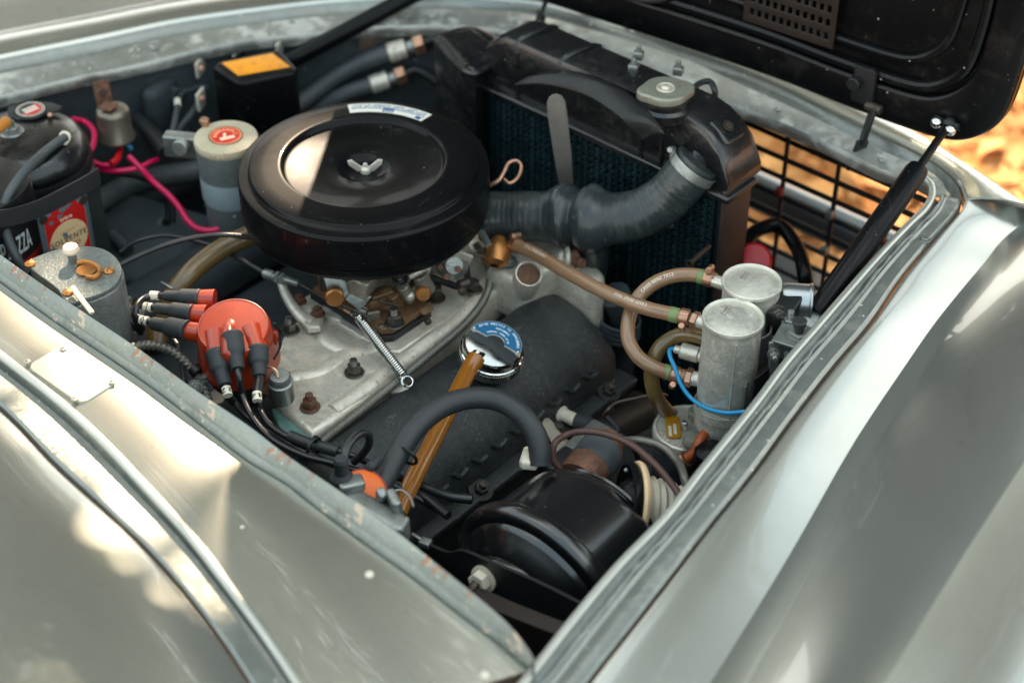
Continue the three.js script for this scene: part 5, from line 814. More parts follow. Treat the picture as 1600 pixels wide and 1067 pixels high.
{
  const t = thing('throttle_cable', 'throttle cable with threaded adjuster held in a cast arm', 'cable', [-.1261,-.1,-.0377]);
  part(t, 'sheath', tube([[-.1275,-.11,-.1518],[-.1311,-.105,-.11],[-.1353,-.1,-.0631]], 0.0035, { rad: 10 }), M.cable);
  const a = V([-.1353,-.1,-.0631]), b = V([-.1217,-.098,-.0096]), d = b.clone().sub(a), L = d.length();
  part(t, 'adjuster', [turned([[0, 0], [0.0062, 0], [0.007, 0.003], [0.007, L * 0.28], [0.0058, L * 0.3], [0.0058, L * 0.62], [0.0046, L * 0.64], [0.0046, L - 0.003], [0.0036, L], [0, L]], a, d, 18), hex(a.clone().addScaledVector(d.clone().normalize(), L * 0.36), d, 0.0088, 0.0055), hex(a.clone().addScaledVector(d.clone().normalize(), L * 0.5), d, 0.0088, 0.005)], M.zinc);
  part(t, 'wire', tube([b, [-.1191,-.1,.0294], [-.1125,-.106,.0706], [-.1095,-.108,.0866]], 0.0011, { rad: 6 }), M.steel);
  part(t, 'crimp', rod([-.1141,-.105,.0687], [-.1129,-.107,.0806], 0.0024), M.copper);
  const s = part(t, 'arm', [tube([[-.1288,-.105,-.0379], [-.1326,-.118,-.0253], [-.1349,-.13,-.0091], [-.1379,-.136,.0135], [-.1359,-.138,.0285]], (f) => 0.0058 + 0.004 * f, { rad: 14, flat: 0.8 }), slab([[-.1234,-.13,-.0215],[-.1132,-.13,.0027],[-.1177,-.13,.0311],[-.1375,-.13,.0459],[-.1506,-.13,.0353],[-.144,-.13,.0058]], -0.144, -0.132, 0.004)], M.alu);
  for (const p of [[-.1196,-.133,-.0146],[-.1213,-.133,.0234]]) part(s, 'bolt', bolt(p, [0, 1, 0], 0.0078, { stud: 0.003 }), M.rust);
}
// unit with an orange face tucked beside the rail, its lead and boot
{
  const t = thing('ignition_coil', 'grey metal unit with an orange face beside the rail', 'ignition coil', [-.3571,-.08,.3624]);
  part(t, 'face', turned([[0.012, -0.012], [0.027, -0.012], [0.0275, -0.002], [0.026, 0.0], [0.018, 0.003], [0, 0.005]], [-.362,-.076,.3584], [-0.3, 0.75, 0.6], 36), M.orange);
  part(t, 'gasket', turned([[0.02, -0.006], [0.0292, -0.006], [0.0292, -0.003], [0.02, -0.003]], [-.3615,-.076,.3589], [-0.3, 0.75, 0.6], 36), M.redGasket);
  part(t, 'frame', [slab([[-.3762,-.07,.3362],[-.3653,-.07,.3405],[-.3597,-.07,.4314],[-.3786,-.07,.44],[-.387,-.07,.4335],[-.3867,-.07,.3492]], -0.1, -0.064, 0.006), box([-.3708,-.06,.3501], [0.03, 0.014, 0.02], [0, -0.5, 0], 0.004), box([-.3602,-.062,.3883], [0.012, 0.026, 0.014], [0.4, -0.4, 0.1], 0.004), box([-.3571,-.066,.4071], [0.012, 0.04, 0.026], [0.2, -0.5, 0.2], 0.005)], M.zinc);
  part(t, 'wire_bail', [tube([[-.3411,-.07,.3849],[-.3329,-.07,.391],[-.3336,-.07,.4058],[-.3424,-.07,.4205]], 0.0015, { rad: 8 })], M.zinc);
  part(t, 'boot', turned([[0, -0.006], [0.0125, -0.006], [0.0135, -0.003], [0.0135, 0.006], [0.0085, 0.012], [0.0078, 0.026], [0.0088, 0.03], [0.007, 0.034], [0, 0.034]], [-.3731,-.06,.3381], [0.02, 1, 0], 28), M.boot);
  part(t, 'lead', tube([...[[-.3687,-.034,.3389],[-.3583,-.028,.3318],[-.3423,-.026,.3258],[-.3251,-.03,.3223],[-.3146,-.04,.3223],[-.3138,-.055,.3214],[-.318,-.07,.315],[-.3253,-.085,.3054]]], 0.0048, { rad: 14 }), M.cable);
  part(t, 'terminal_boot', tube([[-.3382,-.07,.3409],[-.334,-.06,.3456],[-.3216,-.06,.3435]], (f) => 0.007 - 0.002 * f, { rad: 12 }), M.boot);
}
{
  const t = thing('servo_hose', 'thick black rubber hose arching over the amber hose', 'hose', [-.3392,-.09,.3591]);
  part(t, 'tube', tube([[-.3494,-.1,.3604],[-.328,-.088,.3542],[-.2946,-.076,.3446],[-.253,-.06,.3381],[-.2149,-.05,.3434],[-.1838,-.046,.361],[-.163,-.048,.3879],[-.1574,-.056,.4182],[-.1592,-.07,.44],[-.1646,-.085,.4528],[-.1717,-.1,.4602]], 0.0132, { seg: 100, rad: 24 }), M.rubber);
  part(t, 'cable_tie', [ring([-.2836,-.076,.3504], V([-.2629,-.07,.3472]).sub(V([-.3063,-.08,.3559])), 0.0142, 0.002)], M.tieBlack);
  part(t, 'end_fitting', box([-.1731,-.1,.4454], [0.026, 0.014, 0.02], [0, 0.6, 0], 0.004), M.white);
}
{
  const t = thing('spark_plug', 'white ceramic spark plug with a black boot in the side of the engine', 'spark plug', [.0458,-.25,.3256]);
  const a = V([.0448,-.25,.3107]), b = V([.0432,-.245,.3389]), d = b.clone().sub(a);
  part(t, 'insulator', turned([[0, 0], [0.011, 0], [0.0115, 0.003], [0.0095, 0.006], [0.0085, 0.009], [0.0092, 0.011], [0.0085, 0.013], [0.0092, 0.015], [0.0085, 0.017], [0.0092, 0.019], [0.0085, 0.03], [0, 0.03]], a, d, 24), M.white);
  const L = V([.0552,-.24,.3971]).sub(b).length();
  part(t, 'boot', turned([[0, 0], [0.0105, 0], [0.0115, 0.002], [0.0105, 0.014], [0.0115, 0.016], [0.0115, 0.02], [0.0095, 0.022], [0.0085, L - 0.02], [0.006, L], [0, L]], b, V([.0552,-.24,.3971]).sub(b), 24), M.boot);
  part(t, 'wire', tube([[.0574,-.24,.3844],[.0537,-.24,.4124],[.0651,-.26,.4205],[.0813,-.3,.4208]], 0.004, { rad: 10 }), M.cable);
  part(t, 'wire_clip', [rod([.0676,-.235,.3736], [.058,-.235,.401], 0.005), box([.0538,-.235,.4001], [0.012, 0.006, 0.008], [0, 0.4, 0.2], 0.002)], M.rubber);
}

// ------------------------------------------------------------------ twin filter canisters by the near rim
function canister(label, c, R, H) {
  const t = thing('filter_canister', label, 'filter canister', [c[0], c[1] - H, c[2]], 'silver filter canisters by the near rim');
  part(t, 'body', dent(turned([[0, -H], [R * 0.9, -H], [R * 0.955, -H + 0.004], ...Array.from({ length: 12 }, (_, i) => [R * 0.955, -H + 0.012 + i * (H - 0.03) / 11]), [R * 0.955, -0.012], [R * 0.94, -0.008], [R * 0.965, -0.005], [R * 0.965, -0.001], [0, -0.001]], c, [0, 1, 0], 64), 0.0004, 75), M.can);
  part(t, 'seam', rod([c[0] - R * 0.7, c[1] - H + 0.006, c[2] + R * 0.66], [c[0] - R * 0.7, c[1] - 0.012, c[2] + R * 0.66], 0.0011), M.can);
  part(t, 'lid', turned([[R * 0.96, -0.0055], [R * 1.0, -0.004], [R * 1.015, -0.001], [R * 1.0, 0.0018], [R * 0.96, 0.0024], [R * 0.93, 0.0008], [R * 0.9, -0.0016], [R * 0.86, -0.001], [R * 0.5, 0.0028], [0, 0.004]], c, [0, 1, 0], 64), M.can, { crease: 0.8 });
  const st = []; const r = mulberry(9 + Math.round(R * 9000)); for (let i = 0; i < 4; i++) for (const k of [0, 1]) st.push(box([c[0] + R * 0.05 + i * 0.0042 - 0.006, c[1] + 0.003, c[2] - R * 0.35 + k * 0.0045 - i * 0.001], [0.0026, 0.0012, 0.0005], [0, r() * 0.6, 0], 0.0001), box([c[0] + R * 0.05 + i * 0.0042 - 0.0072, c[1] + 0.003, c[2] - R * 0.35 + k * 0.0045], [0.0005, 0.0012, 0.0036], [0, 0.1, 0], 0.0001));
  part(t, 'stamp', st, M.steel, { label: 'small stamped marks on the lid' });
  return t;
}
function dent(g, amp, fr) {                                  // small handling dents in sheet metal
  const p = g.attributes.position, n = g.attributes.normal;
  for (let i = 0; i < p.count; i++) { const x = p.getX(i) * fr, y = p.getY(i) * fr, z = p.getZ(i) * fr, k = amp * (Math.sin(x + 1.7 * z) * Math.sin(y * 0.8 - z) + 0.6 * Math.sin(2.3 * x - y) * Math.sin(1.9 * z + y)); p.setXYZ(i, p.getX(i) + n.getX(i) * k, p.getY(i) + n.getY(i) * k, p.getZ(i) + n.getZ(i) * k); }
  g.computeVertexNormals(); return g;
}
function spigot(t, name, a, b, r, m = M.can) { return part(t, name, rod(a, b, r), m); }
const c1 = [.0967,0,.5343], c2 = [.1657,.004,.512];
{
  const t = canister('nearer silver canister in front of its twin by the rim', c1, 0.0375, 0.17);
  const ax = (x1, y1, x2, y2) => [x1, y1, x2, y2];
  spigot(t, 'spigot', [.1055,-.035,.4965], [.1,-.035,.477], 0.0085); part(t, 'union_nut', hex([.1006,-.035,.4815], V([.0989,-.035,.4719]).sub(V([.1006,-.035,.4815])), 0.0115, 0.009), M.copper);
  spigot(t, 'spigot', [.0912,-.11,.5089], [.0818,-.11,.489], 0.0095); part(t, 'union_nut', hex([.0829,-.11,.4921], V([.0795,-.11,.4827]).sub(V([.0829,-.11,.4921])), 0.0125, 0.009), M.copper);
  part(t, 'sender', [rod([.1037,-.085,.5023], [.0992,-.085,.4877], 0.0085), rod([.0997,-.085,.4883], [.0924,-.085,.4648], 0.0105), rod([.0924,-.085,.4668], [.089,-.085,.4573], 0.0055)], M.alu);
  part(t, 'band', [turned([[0.037, -0.006], [0.0385, -0.006], [0.0385, 0.006], [0.037, 0.006]], [c1[0], c1[1] - 0.14, c1[2]], [0.05, 1, -0.05], 48)], M.can);
}
canister('rear silver canister partly behind its twin by the rim', c2, 0.0372, 0.15);
{
  const t = thing('canister_bracket', 'bent grey strap bracket clamping both silver canisters', 'bracket', [.1436,-.08,.5562]);
  const band = (P, w, m = M.zinc) => { const A = P.map((p) => [p[0], p[1] + w / 2, p[2]]), B = P.map((p) => [p[0], p[1] - w / 2, p[2]]); return ribbonV(A, B, 0.0022); };
  part(t, 'strap', [band([[.2124,-.06,.5398],[.1957,-.06,.5368],[.1743,-.06,.542],[.1643,-.06,.5403],[.1492,-.06,.5577],[.1358,-.06,.5614],[.1187,-.06,.5572]], 0.05), band([[.1588,-.1,.533],[.1399,-.1,.5346],[.1319,-.1,.5482],[.0966,-.1,.5638],[.0768,-.1,.5741]], 0.05)], M.zinc);
  part(t, 'back_plate', [plate([[0, -0.09], [0.07, -0.09], [0.07, 0.0], [0, 0]], [.0818,-.06,.5816], [1, 0, 0.05], [0, 1, 0], 0.003, 0.0008)], M.black);
  part(t, 'bolt', [...bolt([.1076,-.1,.5597], [-0.6, 0.1, -0.75], 0.0075, { stud: 0.018, h: 0.006 })], M.rust);
  part(t, 'bolt', bolt([.1048,-.1,.5676], [0.6, 0.1, 0.75], 0.0085, { stud: 0 }), M.zinc);
  part(t, 'upper_block', [box([.1777,-.03,.5564], [0.05, 0.036, 0.03], [0, 0.2, 0.1], 0.004)], M.black);
  part(t, 'bolt', bolt([.1623,-.02,.5545], [-0.6, 0.3, 0.7], 0.008, { stud: 0.004 }), M.steel);
  part(t, 'bolt', bolt([.1559,-.02,.5778], [0, 1, 0], 0.0075, { stud: 0.012, h: 0.006 }), M.zinc);
  const l = thing('angle_bracket', 'zinc angle bracket with a nut and black rubber buffer beside the rim', 'bracket', [.1409,-.02,.5984]);
  part(l, 'top_plate', slab([[.1093,-.015,.5834],[.1452,-.015,.5733],[.1612,-.015,.6026],[.1678,-.015,.6212],[.1177,-.015,.6183]], -0.0185, -0.015, 0.001), M.zinc);
  part(l, 'leg', [box([.1139,-.045,.5864], [0.012, 0.055, 0.004], [0, -0.6, 0.1], 0.001), box([.1521,-.06,.5834], [0.003, 0.05, 0.03], [0, 0.2, 0], 0.001)], M.zinc);
  part(l, 'nut', [hex([.1418,-.0148,.6017], [0, 1, 0], 0.0155, 0.006), turned([[0.01, -0.0005], [0.018, -0.0005], [0.0185, 0.001], [0.01, 0.0016]], [.1418,-.0148,.6017], [0, 1, 0], 28)], M.zinc);
  part(l, 'buffer', turned([[0, 0], [0.0055, 0], [0.006, 0.006], [0.0095, 0.017], [0.0085, 0.018], [0, 0.018]], [.137,-.01,.6035], [0.03, 1, -0.1], 24), M.rubber);
  part(l, 'bolt', [...bolt([.1108,-.035,.5884], [-0.7, 0.1, 0.6], 0.0065, { stud: 0.006 }), ...bolt([.1244,-.04,.6001], [-0.7, 0.1, 0.6], 0.006, { stud: 0 })], M.zinc);
  const s = thing('solenoid', 'small bright zinc solenoid cylinder lying beside the rear canister', 'solenoid', [.2016,-.03,.5581]);
  const a = V([.1959,-.03,.536]), b = V([.2182,-.03,.5688]), d = b.clone().sub(a);
  part(s, 'case', turned([[0, 0], [0.018, 0], [0.023, 0.003], [0.024, 0.008], [0.024, d.length() - 0.004], [0.0255, d.length() - 0.002], [0.0255, d.length()], [0.023, d.length() + 0.001], [0, d.length() + 0.001]], a, d, 40), flat('#a8acac', 0.28, 0.9));
  part(s, 'neck', turned([[0, -0.02], [0.014, -0.02], [0.02, -0.004], [0.018, 0], [0, 0]], a, d, 30), M.alu);
  part(s, 'terminal', rod([.2242,-.02,.5577], [.211,-.02,.5685], 0.004), M.brass);
}
function ribbonV(A, B, th) {                                  // upright strap between an upper and a lower edge
  const a = spline(A, 60), b = spline(B, 60), pos = [], idx = [], n = 60;
  for (let i = 0; i <= n; i++) { const t = a[Math.min(n, i + 1)].clone().sub(a[Math.max(0, i - 1)]).setY(0).normalize(), o = new THREE.Vector3(t.z, 0, -t.x).multiplyScalar(th / 2); for (const p of [a[i].clone().add(o), a[i].clone().sub(o), b[i].clone().sub(o), b[i].clone().add(o)]) pos.push(p.x, p.y, p.z); }
  for (let i = 0; i < n; i++) for (let k = 0; k < 4; k++) { const p = i * 4 + k, q = i * 4 + (k + 1) % 4; idx.push(p, q, p + 4, q, q + 4, p + 4); }
  for (const i of [0, n]) idx.push(i * 4, i * 4 + 1, i * 4 + 2, i * 4, i * 4 + 2, i * 4 + 3);
  const g = new THREE.BufferGeometry(); g.setAttribute('position', new THREE.Float32BufferAttribute(pos, 3)); g.setIndex(idx); g.computeVertexNormals(); return g;
}
// brown fuel hoses; the print runs along them
function textHose(label, P, r, o = {}) {
  const t = thing('fuel_hose', label, 'hose', P[0]), L = new THREE.CatmullRomCurve3(P.map(V), false, 'centripetal').getLength();
  const m = o.text ? print(2048, 128, (x, w, h) => {
    x.fillStyle = '#84664a'; x.fillRect(0, 0, w, h); const rr = mulberry(8); for (let i = 0; i < 900; i++) { x.fillStyle = `rgba(${rr() < 0.5 ? '40,26,16' : '150,116,90'},${rr() * 0.12})`; x.fillRect(rr() * w, rr() * h, 30 + rr() * 120, 1 + rr() * 4); }
    x.fillStyle = '#d9d2c2'; x.font = '14px sans-serif'; x.textBaseline = 'middle'; x.textAlign = 'center';
    for (const [u, v, flipped] of o.text) { x.save(); x.translate(u * w, (1 - v) * h); x.scale((flipped ? -1 : 1) * 2048 / L / (128 / (2 * Math.PI * r)), flipped ? 1 : -1); x.fillText('CAVIS BENZ 7X12', 0, 0); x.restore(); }
  }, { rough: 0.34, extra: { clearcoat: 0.5, clearcoatRoughness: 0.2 } }) : o.m ?? M.brownHose;
  part(t, 'tube', tube(P, r, { seg: 110, rad: 24, text: o.text ? L : 0, up: o.up }), m);
  for (const [p, d, sp, w] of o.clamps || []) part(t, 'hose_clamp', clamp(p, d, r * 1.02, w ?? 0.0105, sp), M.copper);
  for (const [p, q, mm] of o.bands || []) part(t, 'end_band', rod(p, q, r * 1.06), mm);
  return t;
}
const D = (a, b) => V(b).sub(V(a)).normalize();
textHose('long brown fuel hose with white print, from the manifold to the nearer canister', [[.1214,-.085,.1548],[.1181,-.078,.1922],[.0983,-.062,.2651],[.0849,-.05,.33],[.0802,-.042,.3807],[.083,-.038,.4192],[.0913,-.036,.4479],[.0978,-.035,.4688]], 0.0092, { text: [[0.17, 0.07, 1], [0.76, 0.07, 1]], up: [0, 1, 0], clamps: [[[.1216,-.084,.1616], D([.1216,-.084,.1616], [.1163,-.076,.2052]), -1.2], [[.0967,-.035,.4637], D([.0935,-.035,.4562], [.0989,-.035,.4699]), 2.2]], bands: [[[.0902,-.036,.4448], [.094,-.0355,.4578], M.tapeGreen]] });
textHose('brown fuel hose looping from the rear canister down to the nearer one', [[.1771,-.03,.4509],[.1723,-.03,.4313],[.1566,-.032,.4076],[.1345,-.04,.3893],[.1082,-.052,.3827],[.0804,-.066,.3901],[.0605,-.08,.4057],[.0539,-.092,.4261],[.0578,-.1,.4481],[.0708,-.108,.469],[.0795,-.11,.4846]], 0.0092, { text: [[0.3, 0.9, 1]], up: [0, 1, 0], clamps: [[[.1749,-.03,.4424], D([.1717,-.03,.4327], [.1771,-.03,.4509]), -1.6], [[.0734,-.109,.4721], D([.0664,-.106,.4621], [.0773,-.11,.4803]), 1.9]], bands: [[[.1696,-.03,.4282], [.1739,-.03,.4392], M.tapeGreen], [[.0653,-.105,.4588], [.0697,-.107,.4677], M.tapeGreen]] });
textHose('olive brown hose dropping behind the canisters to the lower reservoir', [[.1167,-.07,.4913],[.1116,-.07,.4702],[.1038,-.08,.4466],[.0862,-.095,.4357],[.0713,-.12,.4367],[.0686,-.15,.4449],[.0885,-.19,.4509],[.1128,-.22,.4555]], 0.0098, { m: M.olive });
part(scene.children.find((o) => o.name === 'filter_canister_001'), 'spigot', rod([.1792,-.03,.4714], [.1749,-.03,.4465], 0.0082), M.can);
{
  const t = thing('blue_wire', 'bright blue wire hanging round the nearer canister', 'wire', [.0459,-.1,.5124]);
  part(t, 'wire', tube([[.0901,-.085,.4585],[.0843,-.085,.4539],[.0772,-.088,.4595],[.0705,-.096,.4733],[.0644,-.11,.4881],[.0611,-.12,.5074],[.0588,-.12,.5339],[.0581,-.11,.5627],[.0658,-.1,.5849]], 0.0027, { rad: 12 }), M.blue);
}
{ const t = thing('spacer_rod', 'plain steel rod reaching back toward the radiator core', 'rod', [.2414,-.08,.3678]); part(t, 'rod', [turned([[0.0028, 0], [0.0058, 0], [0.0058, 0.001], [0.0036, 0.006], [0.0036, 0.05], [0, 0.05]], [.2397,-.08,.3659], D([.2397,-.08,.3659], [.2948,-.08,.3621]), 18)], M.dirtySteel); }

// ------------------------------------------------------------------ lower reservoir with a sight glass
{
  const c = V([.0899,-.2,.488]), t = thing('fluid_reservoir', 'grey lidded reservoir with a yellow sight glass below the canisters', 'reservoir', c.clone().setY(-0.3));
  part(t, 'can', turned([[0, -0.13], [0.04, -0.13], [0.044, -0.12], [0.044, -0.01], [0, -0.01]], c, [0, 1, 0], 48), M.tub);
  part(t, 'lid', turned([[0.044, -0.016], [0.046, -0.014], [0.0465, -0.004], [0.045, 0], [0.042, 0.001], [0.04, -0.0005], [0.03, 0.0005], [0, 0.001]], c, [0, 1, 0], 56), M.can);
  part(t, 'sight_frame', plate(roundRect(0.042, 0.019, 0.005), [.0749,-.198,.4745], [0.75, 0, -0.66], [-0.66, 0, -0.75], 0.004, 0.0012), M.yellow);
  part(t, 'sight_window', [box(V([.0685,-.196,.4762]).add(new THREE.Vector3(-0.0035, 0, 0.001)), [0.02, 0.003, 0.0045], [0, 0.72, 0], 0.001), box(V([.0718,-.196,.4799]), [0.02, 0.003, 0.0045], [0, 0.72, 0], 0.001)], M.glass);
  part(t, 'fitting', [turned([[0, 0], [0.014, 0], [0.0145, 0.006], [0.011, 0.012], [0, 0.013]], [.0619,-.192,.5157], [0, 1, 0], 24), hex([.103,-.19,.4897], [0, 1, 0], 0.012, 0.012)], M.capMetal);
  part(t, 'terminal', box([.0812,-.19,.4876], [0.008, 0.012, 0.008], [0, 0.6, 0], 0.002), M.chrome);
  for (let i = 0; i < 7; i++) { const a = 2.4 + i * 0.2; part(t, 'letter', box([c.x + Math.cos(a) * 0.038, c.y + 0.0012, c.z + Math.sin(a) * 0.038], [0.0045, 0.0012, 0.0012], [0, -a, 0], 0.0003), M.white); }
  const o = thing('orange_pipe', 'orange rubber elbow pipe beside the lower reservoir', 'pipe', [.0422,-.18,.5366]);
  part(o, 'tube', tube([[.0334,-.19,.5281],[.0401,-.18,.5342],[.0474,-.17,.5338],[.0645,-.165,.5326],[.0769,-.165,.5394],[.0826,-.175,.5471],[.0902,-.2,.5469]], 0.0065, { rad: 14 }), mat({ c: '#9a4a1e', v: 0.3, rough: 0.45, size: 0.05, stains: [['#5d2b12', 0.58, 0.15, 0.7, 0]] }));
  part(o, 'cuff', turned([[0, 0], [0.013, 0], [0.0135, 0.004], [0.0115, 0.012], [0, 0.012]], [.0295,-.2,.5217], D([.0295,-.2,.5217], [.0392,-.18,.5349]), 22), M.copper);
  const k = thing('rubber_cap', 'black wet looking rubber cap by the near rim', 'cap', [.0391,-.17,.5599]); part(k, 'cap', [turned([[0, -0.05], [0.022, -0.05], [0.024, -0.02], [0.021, 0.0], [0.012, 0.007], [0, 0.008]], [.0466,-.17,.5543], [0, 1, 0], 28)], M.gloss);
}

// ------------------------------------------------------------------ brake servo drum and its neighbours
{
  const x0 = -0.245, cy = -0.205, cz = 0.535, t = thing('brake_servo', 'large glossy black brake servo drum in the near corner', 'brake servo', [x0, cy - 0.12, cz]);
  const dir = [1, 0.02, -0.02], c = [x0, cy, cz];
  part(t, 'drum', turned([[0, 0.108], [0.085, 0.108], [0.104, 0.102], [0.111, 0.092], [0.113, 0.08], [0.117, 0.012], [0.12, 0], [0, 0]], c, dir, 96), M.servo, { crease: 0.7 });
  part(t, 'clamp_band', turned([[0.112, 0.004], [0.123, 0.004], [0.1265, -0.001], [0.127, -0.01], [0.1245, -0.017], [0.118, -0.021], [0.108, -0.021]], c, dir, 96), M.servo, { crease: 0.7 });
  part(t, 'front_shell', turned([[0.111, -0.018], [0.1085, -0.024], [0.105, -0.028], [0.098, -0.034], [0.088, -0.047], [0.07, -0.056], [0.045, -0.06], [0.02, -0.061], [0, -0.061]], c, dir, 96), M.servo, { crease: 0.7 });
  part(t, 'pressed_rib', [tube([[x0 - 0.05, cy + 0.03, cz - 0.07], [x0 - 0.055, cy + 0.062, cz - 0.035], [x0 - 0.05, cy + 0.07, cz + 0.005], [x0 - 0.046, cy + 0.055, cz + 0.05]], 0.012, { rad: 18, seg: 40 })], M.servo, { crease: 0.9 });
  part(t, 'seam', [turned([[0.09, 0.107], [0.1, 0.107], [0.101, 0.11], [0.09, 0.11]], c, dir, 80)], M.servo);
  const b = thing('servo_bracket', 'black steel bracket plate bolted across the near corner', 'bracket', [-0.34, -0.3, 0.5]);
  part(b, 'plate', [plateFromTop([[-.325,-.1525,.3931],[-.325,-.1392,.4266],[-.325,-.1311,.4552],[-.325,-.1127,.4775],[-.325,-.1024,.5145],[-.325,-.0841,.5895],[-.325,-.0737,.6564],[-.325,-.0707,.6953]], 0.16, 0.004)], M.black);
  part(b, 'tab', [box([-.322,-.1471,.406], [0.004, 0.012, 0.02], [0, 0, 0.4], 0.001), box([-.326,-.1402,.4194], [0.012, 0.008, 0.014], [0, 0.3, 0], 0.002)], M.zinc);
  const p = [-.328,-.1302,.514];
  part(b, 'nut', [turned([[0.008, 0], [0.0125, 0], [0.0165, 0.001], [0.0165, 0.003], [0.008, 0.004]], p, [-0.95, 0.2, 0.1], 32), hex(V(p).add(new THREE.Vector3(-0.004, 0.001, 0)), [-0.95, 0.2, 0.1], 0.0125, 0.012)], M.white);
  part(b, 'stud', [turned([[0, 0], [0.0058, 0], [0.0058, 0.008], [0.003, 0.014], [0.0016, 0.02], [0, 0.021]], V(p).add(new THREE.Vector3(-0.014, 0.003, 0.001)), [-0.95, -0.25, 0.1], 18)], M.dirtySteel);
  part(b, 'lower_rail', [plateFromTop([[-.36,-.1177,.5272],[-.36,-.1069,.5744],[-.36,-.0908,.629],[-.36,-.076,.6727]], 0.05, 0.02)], mat({ c: '#2c2320', v: 0.5, rough: 0.45, metal: 0.3, size: 0.2 }));
  part(b, 'support', box([-0.24, -0.36, 0.5], [0.24, 0.06, 0.22], [0, 0, 0], 0.01), M.tub);
}
function plateFromTop(edge, depth, th) {                       // upright plate hanging from a shaped top edge
  const P = spline(edge, 60), pos = [], idx = [], n = 60;
  for (const p of P) for (const [dx, dy] of [[-th / 2, 0], [th / 2, 0], [th / 2, -depth], [-th / 2, -depth]]) pos.push(p.x + dx, p.y + dy, p.z);
  for (let i = 0; i < n; i++) for (let k = 0; k < 4; k++) { const a = i * 4 + k, b = i * 4 + (k + 1) % 4; idx.push(a, a + 4, b, b, a + 4, b + 4); }
  for (const i of [0, n]) idx.push(i * 4, i * 4 + 1, i * 4 + 2, i * 4, i * 4 + 2, i * 4 + 3);
  const g = new THREE.BufferGeometry(); g.setAttribute('position', new THREE.Float32BufferAttribute(pos, 3)); g.setIndex(idx); g.computeVertexNormals(); return g;
}
{
  const t = thing('check_valve', 'rusty valve cylinder with a dark band above the servo drum', 'valve', [-.0783,-.14,.4734]);
  const a = V([-.1316,-.14,.4846]), b = V([-.0454,-.14,.4687]), d = b.clone().sub(a), L = d.length();
  part(t, 'body', turned([[0, 0], [0.026, 0], [0.0275, 0.003], [0.0275, L * 0.36], [0.0262, L * 0.38], [0.0275, L * 0.4], [0.0275, L * 0.72], [0.025, L * 0.78], [0.019, L * 0.84], [0.018, L * 0.97], [0.012, L], [0, L]], a, d, 48), M.rust);
  part(t, 'band', turned([[0.0274, L * 0.34], [0.0286, L * 0.35], [0.0288, L * 0.68], [0.0274, L * 0.7]], a, d, 48), M.hoseGrey);
  const s = thing('steel_bar', 'short flat bar with stamped marks beside the rusty valve', 'bar', [-.0602,-.2,.4139]); part(s, 'bar', [box([-.0169,-.22,.394], [0.1, 0.02, 0.028], [0, 0.05, 0.0], 0.003)], M.zinc); part(s, 'end', box([-.0839,-.19,.4211], [0.05, 0.03, 0.03], [0, 0.05, 0], 0.006), M.black);
}
{
  const c = V([-.121,-.135,.5599]), d = new THREE.Vector3(-0.72, 0.2, -0.66).normalize(), t = thing('vacuum_unit', 'black dish with cream seal ring and white ribbed cone', 'vacuum unit', c);
  part(t, 'dish', turned([[0.012, -0.004], [0.046, 0.0], [0.0485, 0.003], [0.0485, 0.009], [0.045, 0.011], [0.041, 0.007], [0.03, 0.004], [0.024, 0.014], [0.014, 0.02], [0, 0.021]], c, d, 56), M.gloss, { crease: 0.7 });
  part(t, 'seal', turned([[0.03, -0.009], [0.049, -0.008], [0.0505, -0.0045], [0.049, -0.0005], [0.03, -0.0005]], c, d, 56), mat({ c: '#d1b48c', v: 0.2, rough: 0.6, size: 0.08 }));
  const pr = [[0, -0.06]]; for (let i = 5; i >= 0; i--) { const y = -0.01 - i * 0.009; pr.push([0.036 - i * 0.002, y - 0.004], [0.032 - i * 0.002, y]); } pr.push([0, -0.009]);
  part(t, 'bellows', turned(pr, c, d, 44), M.white);
  part(t, 'screw', new THREE.SphereGeometry(0.003, 12, 8).translate(...c.clone().addScaledVector(d, 0.012).add(new THREE.Vector3(0.02, 0.03, -0.012)).toArray()), M.zinc);
}
function pipeThing(name, label, cat, P, r, m, o = {}) { const t = thing(name, label, cat, P[0]); part(t, 'tube', tube(P, r, { seg: 80, rad: 14 }), m); return t; }
pipeThing('brown_hose', 'thin brown hose arching over the rusty valve', 'hose', [[-.1386,-.13,.4643],[-.141,-.115,.4539],[-.1337,-.1,.4494],[-.1125,-.1,.4493],[-.0999,-.092,.4665],[-.0884,-.09,.4896],[-.0823,-.09,.5236],[-.0847,-.095,.5594],[-.0939,-.1,.5932],[-.1027,-.105,.6171]], 0.0042, flat('#4d332b', 0.5));
pipeThing('grey_hose', 'weathered grey hose curving behind the thin brown hose', 'hose', [[-.0344,-.15,.4715],[-.0336,-.13,.5019],[-.0246,-.13,.5293],[-.0326,-.13,.5579],[-.0602,-.12,.5897],[-.0668,-.13,.5993]], 0.0052, M.conduit);
pipeThing('bent_rod', 'thin grey rod bent once in the dark gap before the canisters', 'rod', [[.0696,-.24,.3634],[.066,-.22,.3742],[.0828,-.22,.3737],[.1135,-.22,.3906],[.1356,-.22,.4036],[.15,-.23,.4083]], 0.0022, M.pipe);
pipeThing('battery_lead', 'black lead crossing below the black hose to the servo drum', 'lead', [[-.2576,-.15,.3274],[-.2516,-.15,.3558],[-.2436,-.15,.3829],[-.23,-.15,.4046]], 0.0062, M.cable);
pipeThing('battery_lead', 'thicker black lead just below the other, near the servo drum', 'lead', [[-.2679,-.15,.3375],[-.2655,-.15,.3649],[-.2696,-.15,.4023]], 0.0058, M.cable);
pipeThing('coiled_hose', 'dark coiled hose end at the near rim beside the white cone', 'hose', [[-.1051,-.13,.5757],[-.0889,-.13,.5745],[-.0781,-.13,.5833],[-.0797,-.13,.5978]], 0.006, M.hoseGrey);

